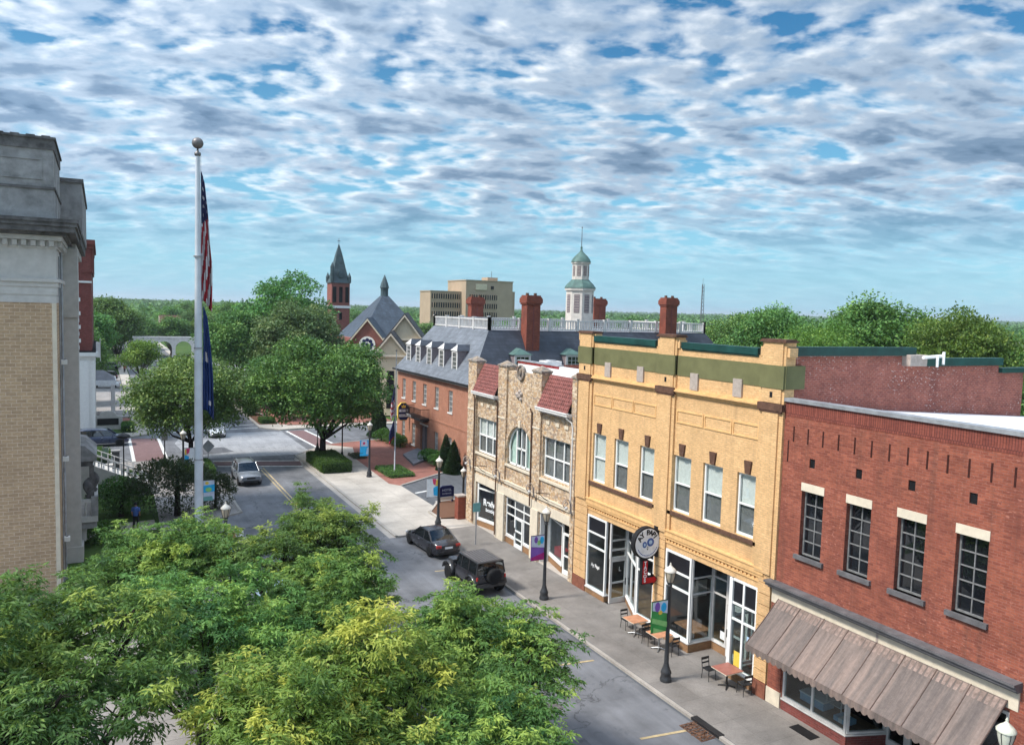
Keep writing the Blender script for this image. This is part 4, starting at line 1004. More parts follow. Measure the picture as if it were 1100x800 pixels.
# ------------------------------------------------------------------ red painted brick shop
RB = place('red_brick_shop', 'dark red painted brick shop with four tall windows and a long faded awning', 'building', (29, 14, 0))
RY0, RY1 = 3.0, 21.86
mb = MB(); rd = M['red']
rw = [(19.72, 20.72), (17.72, 18.72), (15.71, 16.71), (13.70, 14.70), (9.0, 10.0), (7.0, 8.0)]
vents = [(20.20, 20.45, 9.52, 9.86), (18.18, 18.43, 9.54, 9.88), (16.17, 16.42, 9.56, 9.90), (14.14, 14.39, 9.60, 9.94)]
OY0, OY1 = 12.75, 21.12
ops = [(a, b, 6.18, 8.62) for a, b in rw] + vents + [(OY0, OY1, 0, 3.9), (4.2, 11.9, 0, 3.9)]
FW.wall(mb, RY0, RY1, -.15, 11.30, ops, .26, rd)
mb.poly([(XF, RY0, -.15), (38, RY0, -.15), (38, RY0, 10.7), (XF, RY0, 11.7)], rd)
mb.build('wall', RB, recalc=False)
q = MB(); FW.box(q, RY0, RY1, 11.30, 11.84, -.3, .012, M['red_soldier']); q.build('soldier_course', RB)
q = MB(); FW.box(q, RY0 - .05, RY1 + .0, 11.84, 11.97, -.36, .09, M['greymetal']); q.build('parapet_coping', RB)
q = MB(); q.poly([(XF + .3, RY0, 11.80), (29.2, RY0, 11.35), (29.2, RY1 + .03, 11.25), (XF + .3, RY1 + .03, 11.75)], M['membrane']); q.poly([(29.2, RY0, 11.35), (40, RY0, 10.6), (40, RY1 + .03, 10.58), (29.2, RY1 + .03, 11.25)], M['membrane']); q.build('roof', RB)
# slots near the top: dark strips with their shade painted in; square vents
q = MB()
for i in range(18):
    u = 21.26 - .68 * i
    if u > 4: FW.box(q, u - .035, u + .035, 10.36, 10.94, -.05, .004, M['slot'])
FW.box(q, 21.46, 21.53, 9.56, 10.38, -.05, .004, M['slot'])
q.each('slot_shade', RB)
for a, b, c, e in vents:
    q = MB(); FW.box(q, a, b, c, e, -.2, -.05, M['dark']); q.build('vent', RB)
for i, (a, b) in enumerate(rw):
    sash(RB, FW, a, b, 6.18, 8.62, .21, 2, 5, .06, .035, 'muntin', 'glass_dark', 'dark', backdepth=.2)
    q = MB(); FW.box(q, a - .02, b + .03, 8.62, 8.92, -.2, .02, M['cream']); q.build('lintel', RB)
    q = MB(); FW.box(q, a - .16, b + .16, 6.02, 6.18, -.2, .11, M['greytrim']); q.each('window_sill', RB)
# ledge over the awning
q = MB(); gt = M['greytrim']
FW.box(q, 12.45, 21.98, 4.80, 4.88, 0, .42, gt); FW.box(q, 12.45, 21.96, 4.68, 4.80, 0, .34, gt); FW.box(q, 12.45, 21.92, 4.60, 4.68, 0, .24, gt)
q.build('ledge', RB)
q = MB(); FW.box(q, 12.5, 21.86, 4.00, 4.60, 0, .06, M['cream']); FW.box(q, 17.1, 17.18, 4.00, 4.60, .06, .075, M['plaque']); q.build('fascia', RB)
# awning
A0, A1 = 12.78, 21.50; AX = 21.45; AZ0, AZ1 = 4.22, 2.73
aw = MB(); s = M['awning']; n = 60
sl = Vector((XF - .07 - AX, 0, AZ0 - AZ1)); nn = Vector((-(AZ0 - AZ1), 0, XF - .07 - AX)).normalized()
a, b = Vector((XF - .07, 0, AZ0)), Vector((AX, 0, AZ1))
for k in range(n):
    y0 = A0 + (A1 - A0) * k / n; y1 = A0 + (A1 - A0) * (k + 1) / n
    dz = [0.012 * math.sin(k * 0.9), 0.012 * math.sin((k + 1) * 0.9)]
    P0, P1 = a + Vector((0, y0, 0)), a + Vector((0, y1, 0)); Q0, Q1 = b + Vector((0, y0, 0)), b + Vector((0, y1, 0))
    mid0, mid1 = (P0 + Q0) / 2 + Vector((0, 0, -.03 + dz[0])), (P1 + Q1) / 2 + Vector((0, 0, -.03 + dz[1]))
    aw.poly([P0, P1, mid1, mid0], s, True); aw.poly([mid0, mid1, Q1, Q0], s, True)
    for off in (Vector((0, 0, -.02)),):
        aw.poly([P0 + off, P1 + off, mid1 + off, mid0 + off], s, True); aw.poly([mid0 + off, mid1 + off, Q1 + off, Q0 + off], s, True)
awo = aw.build('awning', RB, recalc=False, weld=False)
v = MB(); ns = 34
for k in range(ns):
    y0 = A0 + (A1 - A0) * k / ns; y1 = A0 + (A1 - A0) * (k + 1) / ns
    arc = [(AX - .01, y1, AZ1 + .01), (AX - .01, y0, AZ1 + .01), (AX - .015, y0, AZ1 - .18)]
    arc += [(AX - .015, y0 + (y1 - y0) * t, AZ1 - .18 - .09 * math.sin(math.pi * t)) for t in (.2, .4, .6, .8)] + [(AX - .015, y1, AZ1 - .18)]
    v.prism(arc, (-.012, 0, 0), M['awning'])
v.build('valance', awo)
q = MB()
for y0 in (A0 + .02, 13.86, 14.95, 16.05, 17.12, 18.25, 19.3, 20.4, A1 - .02):
    m_ = (a + b) / 2 + Vector((0, 0, -.03)); d_ = nn * .012
    q.tube([a + Vector((0, y0, 0)) + d_, m_ + Vector((0, y0, 0)) + d_, b + Vector((0, y0, 0)) + d_], .018, 5, M['awning_seam'])
q.each('seam', awo)
q = MB()
for k in range(46):
    y0 = A0 + (A1 - A0) * (k + .1) / 46; y1 = A0 + (A1 - A0) * (k + .9) / 46
    t0 = a.lerp(b, .02) + nn * .01; t1 = a.lerp(b, .17) + nn * .008 + Vector((0, 0, -.012))
    q.poly([t0 + Vector((0, y0, 0)), t0 + Vector((0, y1, 0)), t1 + Vector((0, y1 - .02, 0)), t1 + Vector((0, y0 + .02, 0))], M['awning_top'])
q.build('bleached_band', awo, recalc=False)
q = MB()
for y0 in (A0 + .05, 15.7, 18.6, A1 - .05):
    q.tube([(XF - .05, y0, 3.1), (AX + .02, y0, AZ1 - .02)], .02, 5, M['black']); q.tube([(XF - .05, y0, 4.1), (AX + .02, y0, AZ1 - .02)], .018, 5, M['black'])
q.tube([(AX + .02, A0, AZ1 - .02), (AX + .02, A1, AZ1 - .02)], .022, 5, M['black']); q.build('awning_frame', awo)
# shop front under the awning
q = MB(); FW.box(q, 21.20, 21.86, .60, 4.0, 0, .05, rd); FW.box(q, 11.95, 12.70, .60, 4.0, 0, .05, rd); q.each('pier', RB)
q = MB(); FW.box(q, 21.18, 21.88, -.12, .60, 0, .08, M['cream']); FW.box(q, 11.93, 12.72, -.12, .60, 0, .08, M['cream']); q.each('pier_base', RB)
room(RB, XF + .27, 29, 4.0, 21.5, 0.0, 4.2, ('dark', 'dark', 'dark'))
f1, g1 = MB(), MB()
glazing(f1, g1, FW, 18.2, OY1, .46, 3.85, (19.72,), (), .09, -.05, 'offwhite')
FR = Face((XF + .05, 18.2, 0), (1.0, -.35, 0), (-.35, -1.0, 0))
glazing(f1, g1, FR, .0, 1.5, .46, 3.85, (), (), .08, 0, 'offwhite')
FR2 = Face((XF + .05, 15.3, 0), (1.0, .35, 0), (-.35, 1.0, 0))
glazing(f1, g1, FR2, .0, 1.5, .46, 3.85, (), (), .08, 0, 'offwhite')
glazing(f1, g1, FW, OY0, 15.3, .46, 3.85, (14.0,), (), .09, -.05, 'offwhite')
sf = f1.build('shop_front', RB); g1.each('shop_window', sf)
FD = Face((XF + 1.5, 0, 0), (0, 1, 0), (-1, 0, 0))
sdoor(RB, FD, 15.95, 16.85, .02, 2.5, 0, 'offwhite'); sdoor(RB, FD, 16.85, 17.7, .02, 2.5, 0, 'offwhite')
bulk(RB, FW, 18.15, OY1, .40, -.25, .03, 'darkbrick'); bulk(RB, FW, OY0, 15.35, .40, -.25, .03, 'darkbrick'); bulk(RB, FR, 0, 1.5, .40, -.15, .05, 'darkbrick'); bulk(RB, FR2, 0, 1.5, .40, -.15, .05, 'darkbrick')
text('window_lettering', 'PHARMACY', .42, RB, (XF + .02, 14.1, 1.95), RW, 'signwhite', .003)
# things in the shop window
def display(name, label, cat, x, y, parts):
    t = thing(name, label, cat, (x, y, .46))
    for pn, mat, boxes in parts:
        q = MB()
        for (x0, x1, y0, y1, z0, z1) in boxes: q.box(x0, x1, y0, y1, z0, z1, M[mat])
        q.build(pn, t, bevel=.01)
    return t
slab('shop_window_floor', [(XF + .28, 18.3), (XF + 1.5, 18.0), (XF + 1.5, 21.1), (XF + .28, 21.1)], .40, .455, M['wood'])
display('display_crate', 'low pale blue display crate in the window under the awning', 'crate', XF + .85, 20.2, [('crate_body', 'lightblue', [(-.3, .3, -.55, .55, .005, .30)]), ('crate_lid', 'signwhite', [(-.33, .33, -.58, .58, .30, .35)])])
display('display_rack', 'white slatted rack standing in the shop window under the awning', 'rack', XF + 1.0, 19.4, [('rack_post', 'offwhite', [(-.2, -.16, -.35, -.31, .005, 1.3), (-.2, -.16, .31, .35, .005, 1.3), (.16, .2, -.35, -.31, .005, 1.3), (.16, .2, .31, .35, .005, 1.3)]), ('rack_shelf', 'offwhite', [(-.2, .2, -.31, .31, .30, .33)]), ('rack_shelf', 'offwhite', [(-.2, .2, -.31, .31, .72, .75)]), ('rack_shelf', 'offwhite', [(-.2, .2, -.31, .31, 1.2, 1.23)])])
display('display_cushion', 'blue and white cushion lying near the window corner under the awning', 'cushion', XF + .7, 18.8, [('cushion_cover', 'lightblue', [(-.25, .25, -.3, .3, .005, .18)]), ('cushion_stripe', 'signwhite', [(-.255, .255, -.08, .08, .004, .186)])])

# ------------------------------------------------------------------ stone fronted building
SB = place('stone_shop', 'two storey fieldstone shop with red tile eaves and an arched middle window', 'building', (29, 43.5, 0))
Q0, Q1 = 36.34, 50.75
P_ = [(36.36, 36.86), (40.28, 41.40), (44.80, 46.00), (49.36, 50.72)]   # pilasters
w1, w2, w3 = (46.08, 49.30), (41.40, 44.70), (36.88, 40.18)
fs = M['fieldstone']; mb = MB()
ops = [w1 + (5.18, 7.60), w3 + (5.28, 7.66), (46.10, 49.20, -.2, 3.08), (41.30, 44.82, -.2, 3.06), (36.80, 40.34, -.2, 3.20), (41.40, 44.70, 5.18, 7.80)]
FW.wall(mb, Q0, Q1, -.2, 9.3, ops, .30, fs)
# tympanum above the arch
ac, ar = 43.05, 1.65; n = 16; zs = 6.10
arc = [(ac + ar * math.cos(math.pi * k / n), zs + (ar - .0) * math.sin(math.pi * k / n)) for k in range(n + 1)]
for k in range(n):
    (ua, za), (ub, zb) = arc[k], arc[k + 1]
    mb.poly([FW.p(ua, za), FW.p(ub, zb), FW.p(ub, 7.80), FW.p(ua, 7.80)], fs); mb.poly([FW.p(ua, za), FW.p(ub, zb), FW.p(ub, zb, -.3), FW.p(ua, za, -.3)], fs)
# middle parapet
FW.wall(mb, 41.38, 44.82, 9.3, 11.16, [], .1, fs)
mb.poly([FW.p(41.38, 11.16), FW.p(44.82, 11.16), FW.p(44.82, 11.16, -.4), FW.p(41.38, 11.16, -.4)], fs)
mb.poly([FW.p(Q1, -.2), FW.p(Q1, 11.0), FW.p(Q1, 11.0, -17), FW.p(Q1, -.2, -17)], M['chimney'])
mb.build('wall', SB, recalc=False)
for (a, b) in P_:
    q = MB(); FW.box(q, a, b, 3.9, 11.36, -.55, .13, fs); pl = q.build('pilaster', SB)
    q = MB(); m = (a + b) / 2; h = (b - a) / 2 + .06
    FW.box(q, a - .06, b + .06, 11.36, 11.46, -.6, .19, M['greystone'])
    bs = [FW.p(m - h, 11.46, .19), FW.p(m + h, 11.46, .19), FW.p(m + h, 11.46, -.6), FW.p(m - h, 11.46, -.6)]; tp = FW.p(m, 11.76, -.2)
    for k in range(4): q.poly([bs[k], bs[(k + 1) % 4], tp], M['greystone'])
    q.build('cap', pl)
    q = MB(); FW.box(q, a + .05, b - .05, 8.0, 8.10, .13, .17, M['cream']); q.build('band', pl)
# roof, rear parapets
q = MB(); wm = M['membrane']
q.poly([(XF + .5, Q0, 10.55), (38, Q0, 10.2), (38, Q1, 10.2), (XF + .5, Q1, 10.55)], wm)
q.box(XF + .45, XF + .6, Q0, Q1, 9.3, 11.1, M['offwhite'])
q.box(26.9, 27.2, 40.0, Q1, 10.3, 11.35, M['offwhite']); q.box(29.3, 29.6, Q0, 44.8, 10.3, 11.0, M['offwhite'])
q.build('roof', SB)
q = MB(); mr = M['car_red']
mr = M['car_red']; q.box(26.84, 27.26, 44.9, Q1, 11.35, 11.44, M['greymetal']); q.box(26.88, 26.9, 44.9, Q1, 11.18, 11.35, mr); q.box(29.24, 29.66, Q0, 44.8, 11.0, 11.12, mr); q.build('rear_coping', SB)
# tile eaves
def eave(a, b):
    t = MB(); ti = M['tile']; nx = int((b - a) / .21); ny = 9
    for i in range(nx):
        u0 = a + (b - a) * i / nx; u1 = a + (b - a) * (i + 1) / nx; um = (u0 + u1) / 2
        for j in range(ny):
            f0, f1 = j / ny, (j + 1) / ny
            A = lambda f, lift: (11.28 - 1.88 * f, -.46 + .86 * f + lift)
            (z0, d0), (z1, d1) = A(f0, 0), A(f1, .035)
            r0 = [FW.p(u0, z0, d0 - .02), FW.p(um - .05, z0, d0 + .05), FW.p(um + .05, z0, d0 + .05), FW.p(u1, z0, d0 - .02)]
            r1 = [FW.p(u0, z1, d1 - .02), FW.p(um - .05, z1 + .01, d1 + .06), FW.p(um + .05, z1 + .01, d1 + .06), FW.p(u1, z1, d1 - .02)]
            for k in range(3): t.poly([r0[k], r0[k + 1], r1[k + 1], r1[k]], ti, True)
            t.poly(r1[:], ti)
    o = t.build('tile_eave', SB, recalc=False)
    g_ = MB(); FW.box(g_, a - .12, b + .12, 9.22, 9.36, .0, .50, M['offwhite']); FW.box(g_, a - .08, b + .08, 9.36, 9.42, .36, .54, M['white']); FW.box(g_, a - .05, b + .05, 9.10, 9.22, 0, .28, M['offwhite']); g_.build('gutter', o)
eave(46.02, 49.34); eave(36.88, 40.26)
q = MB(); q.tube([FW.p(36.95, 9.15, .42), FW.p(36.7, 8.9, .2), FW.p(36.62, 8.6, .17), FW.p(36.62, 4.4, .17)], .045, 7, M['offwhite']); q.build('downpipe', SB)
q = MB(); q.tube([FW.p(45.95, 9.15, .3), FW.p(45.9, 8.9, .2), FW.p(45.9, .2, .18)], .045, 7, M['brown']); q.build('downpipe', SB)
q = MB(); q.tube([FW.p(41.3, 9.15, .3), FW.p(41.25, 8.9, .2), FW.p(41.25, 3.2, .18)], .045, 7, M['brown']); q.build('downpipe', SB)
q = MB(); q.tube([FW.p(49.45, 9.15, .3), FW.p(49.45, 8.9, .2), FW.p(49.45, .2, .18)], .045, 7, M['brown']); q.build('downpipe', SB)
# roundel and carved crest
q = MB(); rc = FW.p(43.06, 11.14, .06)
ring = [rc + Vector((0, .40 * math.cos(2 * math.pi * k / 20), .44 * math.sin(2 * math.pi * k / 20))) for k in range(21)]
q.tube(ring, .075, 7, M['greystone'], caps=False); q.prism([rc + Vector((.02, .36 * math.cos(2 * math.pi * k / 20), .40 * math.sin(2 * math.pi * k / 20))) for k in range(20)], (.2, 0, 0), M['plaque'])
q.lathe([(0, .28), (.10, .2), (.13, 0), (.08, -.2), (0, -.26)], 8, M['greystone'], rc + Vector((-.02, 0, 0))); q.build('roundel', SB)
q = MB()
for k in range(14):
    a_ = random.uniform(0, 6.28); r_ = random.uniform(.05, .42)
    q.lathe([(0, .14), (.12, .06), (.14, -.06), (0, -.14)], 7, M['plaque'], FW.p(43.3 + r_ * math.cos(a_) * 1.1, 9.72 + r_ * .75 * math.sin(a_), .02))
q.build('carved_crest', SB)
q = MB()
for u in (48.6, 47.6, 46.8): FW.box(q, u - .2, u + .2, 8.42, 8.62, 0, .05, M['cream'])
for u in (39.6, 38.5, 37.5): FW.box(q, u - .2, u + .2, 8.42, 8.62, 0, .05, M['cream'])
q.each('stone_block', SB)
# windows
sash(SB, FW, 46.08, 49.30, 5.18, 7.60, .2, 3, 2, .10, .11, back='blind', back2='blind_grey')
sash(SB, FW, 36.88, 40.18, 5.28, 7.66, .2, 3, 2, .09, .09, back='blind_grey', back2='blind_grey')
# arched window
q = MB(); wh = M['white']
ins = [FW.p(ac + (ar - .03) * math.cos(math.pi * k / n), zs + (ar - .03) * math.sin(math.pi * k / n), -.18) for k in range(n + 1)]
q.tube(ins, .07, 6, wh)
for a_, b_, c_, e_ in ((41.42, 41.54, 5.2, 6.1), (44.56, 44.68, 5.2, 6.1), (41.42, 44.68, 5.18, 5.30), (42.40, 42.52, 5.2, 7.45), (43.62, 43.74, 5.2, 7.45), (42.5, 43.62, 6.28, 6.38), (43.02, 43.10, 5.2, 7.7)): FW.box(q, a_, b_, c_, e_, -.24, -.14, wh)
aw_ = q.build('arched_window', SB)
q = MB(); q.poly([FW.p(41.45, 5.2, -.2), FW.p(44.65, 5.2, -.2)] + [FW.p(ac + (ar - .05) * math.cos(math.pi * k / n), zs + (ar - .05) * math.sin(math.pi * k / n), -.2) for k in range(n + 1)], M['glass']); q.build('pane', aw_)
q = MB(); FW.box(q, 41.45, 42.5, 5.2, 7.8, -.34, -.30, M['mint']); FW.box(q, 43.65, 44.65, 5.2, 7.8, -.34, -.30, M['mint']); FW.box(q, 42.5, 43.65, 5.2, 7.8, -.42, -.38, M['blind_grey']); q.build('blind', aw_)
q = MB()
for k in range(n):
    t0, t1 = math.pi * (k + .06) / n, math.pi * (k + .94) / n
    q.prism([FW.p(ac + r_ * math.cos(t), zs + r_ * math.sin(t), .0) for r_, t in ((1.68, t0), (1.98, t0), (1.98, t1), (1.68, t1))], (-.045, 0, 0), M['fieldstone'])
FW.box(q, ac - .13, ac + .13, 7.72, 8.16, 0, .09, M['cream']); q.build('arch_surround', SB)
q = MB(); cr = M['cream']
for a_, b_ in ((45.98, 49.38), (41.40, 44.8), (36.86, 40.28)): FW.box(q, a_, b_, 5.04, 5.18, -.1, .12, cr)
q.each('window_sill', SB)
# ground floor: pale bands, jambs, shop windows set at an angle
q = MB()
FW.box(q, Q0, Q1, 3.08, 3.62, 0, .05, cr); FW.box(q, Q0, Q1, 3.86, 4.02, 0, .10, cr); FW.box(q, Q0, Q1, 4.02, 4.08, 0, .14, cr)
for a_, b_ in ((44.86, 46.06), (40.38, 41.28)): FW.box(q, a_, b_, -.2, 3.1, 0, .10, cr)
FW.box(q, 49.24, 49.5, -.2, 3.1, 0, .07, cr); FW.box(q, 36.36, 36.8, 2.6, 3.1, 0, .05, cr)
q.build('pale_stone_band', SB)
q = MB(); FW.box(q, 49.5, 50.72, -.2, 3.86, 0, .10, fs); FW.box(q, 36.36, 36.78, -.2, 3.86, .0, .08, fs); q.each('corner_pier', SB)
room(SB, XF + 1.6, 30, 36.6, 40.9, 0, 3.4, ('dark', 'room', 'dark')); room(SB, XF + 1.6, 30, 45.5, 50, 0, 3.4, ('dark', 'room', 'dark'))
f1, g1 = MB(), MB()
glazing(f1, g1, FW, 41.30, 44.82, .5, 3.02, (42.45, 43.62), (1.92, 2.46), .09, -.16, 'white', 'glass_dark')
FL = Face((XF + .1, 49.15, 0), (.62, -2.95, 0), (-2.95, -.62, 0))
glazing(f1, g1, FL, .0, 3.0, .46, 3.08, (), (2.62,), .13, 0, 'white', 'glass_store')
FRr = Face((XF + .75, 40.30, 0), (-.45, -2.3, 0), (-2.3, .45, 0))
glazing(f1, g1, FRr, .0, 2.35, .46, 3.18, (), (2.72,), .11, 0, 'white', 'glass_store')
FLs = Face((XF + .08, 40.32, 0), (1, 0, 0), (0, -1, 0)); FLs.box(f1, 0, .7, 0, 3.18, -.05, .05, M['white'])
sf = f1.build('shop_front', SB); g1.each('shop_window', sf)
q = MB(); FW.box(q, 41.30, 44.82, .4, 3.02, -.6, -.5, M['blind_grey']); q.build('blind', SB)
FDr = Face((XF - .14, 0, 0), (0, 1, 0), (-1, 0, 0))
sdoor(SB, Face((XF + .16, 0, 0), (0, 1, 0), (-1, 0, 0)), 42.49, 43.58, .02, 1.95, .05, 'white')
sdoor(SB, Face((XF + .32, 37.98, 0), (.1, -1.15, 0), (-1.15, -.1, 0)), .0, 1.15, .02, 2.4, 0, 'white')
bulk(SB, FW, 41.30, 42.45, .42, -.3, -.1); bulk(SB, FW, 43.62, 44.82, .42, -.3, -.1); bulk(SB, FL, 0, 3.0, .40, -.15, .06); bulk(SB, FRr, 0, 2.35, .40, -.15, .06)
text('window_lettering', 'Revive', .62, SB, FL.p(1.45, 1.75, .03), (R_(90), 0, math.atan2(-2.95, .62)), 'signwhite', .003, 'CENTER', .95, .02)
text('window_lettering', 'boutique', .36, SB, FL.p(1.6, 1.28, .03), (R_(90), 0, math.atan2(-2.95, .62)), 'signwhite', .003, 'CENTER', 1, .01)
slab('shop_floor', [(XF + .0, 36.8), (XF + 1.7, 36.8), (XF + 1.7, 40.3), (XF, 40.3)], -.05, .006, M['walk']); slab('shop_floor', [(XF, 46.1), (XF + .85, 46.1), (XF, 49.2)], -.05, .006, M['walk'])
# scroll brackets with small lamps on the piers
def scroll(u, z, label, first=None):
    t = thing('wall_bracket', label, 'bracket', FW.p(u, z, .14), 0, 'scrolled wall brackets')
    q = MB(); q.T = None
    pts = [Vector((-.02, 0, -.30)), Vector((-.05, 0, .05))] + [Vector((-.30 + .22 * math.cos(t_), 0, .12 + .22 * math.sin(t_))) for t_ in np.linspace(0, 4.6, 14)] + [Vector((-.30 + .09 * math.cos(t_), 0, .10 + .09 * math.sin(t_))) for t_ in np.linspace(4.6, 9.4, 9)]
    q.tube(pts, .03, 6, M['plaque']); q.build('scroll', t)
    q = MB(); q.lathe([(.0, .1), (.10, .06), (.12, 0), (.07, -.1), (0, -.14)], 10, M['offwhite'], (-.30, 0, -.14)); q.build('lamp_globe', t)
    q = MB(); q.box(0, .03, -.09, .09, -.5, .1, M['plaque']); q.build('back_plate', t)
    return t
for u, lb in ((50.1, 'pale scrolled bracket on the stone corner pier nearest the driveway'), (45.45, 'pale scrolled bracket on the stone pier between window lettering and arched window'), (40.85, 'pale scrolled bracket on the stone pier beneath the second red eave'), (36.6, 'pale scrolled bracket on the stone pier beside the yellow brick shop')):
    scroll(u, 4.35, lb)
def arm(u, label):
    t = thing('sign_arm', label, 'bracket', FW.p(u, 4.4, .0), 0, 'iron sign arms')
    q = MB(); q.tube([(0, 0, 0), (-.9, -.0, .12)], .025, 6, M['black']); q.tube([(0, 0, -.45), (-.35, 0, -.25), (-.7, 0, .06)], .02, 6, M['black']); q.build('arm', t)
    q = MB(); q.tube([(-.85, 0, .1), (-.85, 0, -.42)], .015, 5, M['black']); q.build('hanger', t)
arm(39.2, 'empty iron sign arm beside the red dressed window'); arm(47.7, 'empty iron sign arm above the shop window with white script')
# figures dressed for the window
t = thing('mannequin', 'dark dressed mannequin with a red scarf in the stone shop window', 'mannequin', (XF + 1.45, 38.9, .0))
q = MB(); q.lathe([(.22, .06), (.20, .5), (.16, .95), (.20, 1.3), (.18, 1.5), (.07, 1.6)], 14, M['signblack']); q.tube([(0, -.2, 1.45), (-.1, -.26, 1.1), (-.2, -.12, .95)], [.06, .05, .04], 7, M['signblack']); q.tube([(0, .2, 1.45), (-.06, .27, 1.1), (-.12, .22, .85)], [.06, .05, .04], 7, M['signblack']); q.build('dress', t)
q = MB(); q.lathe([(.02, 1.58), (.09, 1.66), (.105, 1.76), (.085, 1.86), (.0, 1.9)], 12, M['plaque']); q.build('head', t)
q = MB(); q.tube([(-.12, .05, 1.55), (-.02, -.11, 1.6), (.1, .05, 1.55), (-.05, .12, 1.55), (-.16, .02, 1.42), (-.18, -.02, 1.05)], .05, 7, M['signred']); q.build('scarf', t)
q = MB(); q.lathe([(.26, 0.0), (.26, .06)], 14, M['plaque']); q.build('stand', t)
t = thing('display_plinth', 'grey draped plinth with red cloth in the stone shop window', 'plinth', (XF + .98, 39.2, .0)); q = MB(); q.box(-.16, .2, -.6, .4, 0.006, 1.0, M['plaque']); q.build('plinth', t); q = MB(); q.box(-.2, .24, -.7, .5, 1.0, 1.05, M['signred']); q.box(-.22, -.2, -.7, .5, .55, 1.05, M['signred']); q.build('cloth', t)
# ------------------------------------------------------------------ salmon brick hotel
HX, HY0, HY1, HX1 = 29.6, 64.6, 84.6, 62.0
HB = place('brick_hotel', 'salmon brick hotel with dormered slate roof, white roof railing and an octagonal cupola', 'building', (45, 74, 0))
FH = Face((HX, 0, 0), (0, 1, 0), (-1, 0, 0)); FHs = Face((0, HY0, 0), (1, 0, 0), (0, -1, 0))
hw = [69.4, 72.9, 76.2, 79.3, 82.5]
ops = [(u - .5, u + .5, 5.05, 7.15) for u in hw] + [(u - .5, u + .5, .35, 2.65) for u in hw if u != 76.2] + [(75.2, 77.2, -.1, 2.85)]
mb = MB(); hb = M['hotel']
FH.wall(mb, HY0, HY1, -.9, 8.1, ops, .18, hb)
for (x0, y0, x1, y1) in ((HX, HY0, HX1, HY0), (HX1, HY0, HX1, HY1), (HX, HY1, HX1, HY1)): mb.poly([(x0, y0, -.9), (x1, y1, -.9), (x1, y1, 8.1), (x0, y0, 8.1)], hb)
mb.build('wall', HB, recalc=False)
q = MB(); FH.box(q, HY0, HY1, 3.72, 3.90, 0, .05, hb); FH.box(q, HY0 - .2, HY1 + .2, 7.86, 8.1, 0, .18, M['limestone']); FHs.box(q, HX, HX1, 7.86, 8.1, 0, .18, M['limestone']); q.build('cornice_band', HB)
for u in hw:
    sash(HB, FH, u - .5, u + .5, 5.05, 7.15, .14, 3, 4, .07, .035, 'offwhite', 'glass', 'blind_grey')
    if u != 76.2: sash(HB, FH, u - .5, u + .5, .35, 2.65, .14, 3, 4, .07, .035, 'offwhite', 'glass', 'blind_grey')
    q = MB(); FH.box(q, u - .58, u + .58, 4.93, 5.05, -.1, .08, M['white']); q.each('window_sill', HB)
    if u != 76.2: q = MB(); FH.box(q, u - .58, u + .58, .22, .35, -.1, .08, M['white']); q.each('window_sill', HB)
q = MB(); FH.box(q, 75.24, 77.16, 0, 2.8, -1.0, -.9, M['black']); FH.box(q, 76.5, 77.19, 0, 2.8, -.9, -.2, M['dormer_side']); dr = q.build('door', HB)
q = MB(); FH.box(q, 75.05, 75.2, -.1, 2.85, 0, .05, M['hotel']); FH.box(q, 77.2, 77.35, -.1, 2.85, 0, .05, M['hotel']); FH.box(q, 75.05, 77.35, 2.85, 3.0, 0, .06, M['offwhite']); q.build('door_surround', HB)
# roof: steep slate slopes up to a railed flat
E0, E1, top = 8.1, 13.05, 3.0
q = MB(); ex = .35
a = [(HX - ex, HY0 - ex, E0), (HX1 + ex, HY0 - ex, E0), (HX1 + ex, HY1 + ex, E0), (HX - ex, HY1 + ex, E0)]; b = [(HX + top, HY0 + top, E1), (HX1 - top, HY0 + top, E1), (HX1 - top, HY1 - top, E1), (HX + top, HY1 - top, E1)]
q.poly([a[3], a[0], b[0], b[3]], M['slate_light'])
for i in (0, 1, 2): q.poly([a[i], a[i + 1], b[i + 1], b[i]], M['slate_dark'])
q.poly(b, M['gravelroof']); rf = q.build('roof', HB)
q = MB(); gm = M['black']
for (x0, x1, y0, y1) in ((HX - .5, HX - .33, HY0 - .5, HY1 + .5), (HX - .33, HX1 + .5, HY0 - .5, HY0 - .33)): q.box(x0, x1, y0, y1, E0 - .08, E0 + .08, gm)
q.build('gutter', HB)
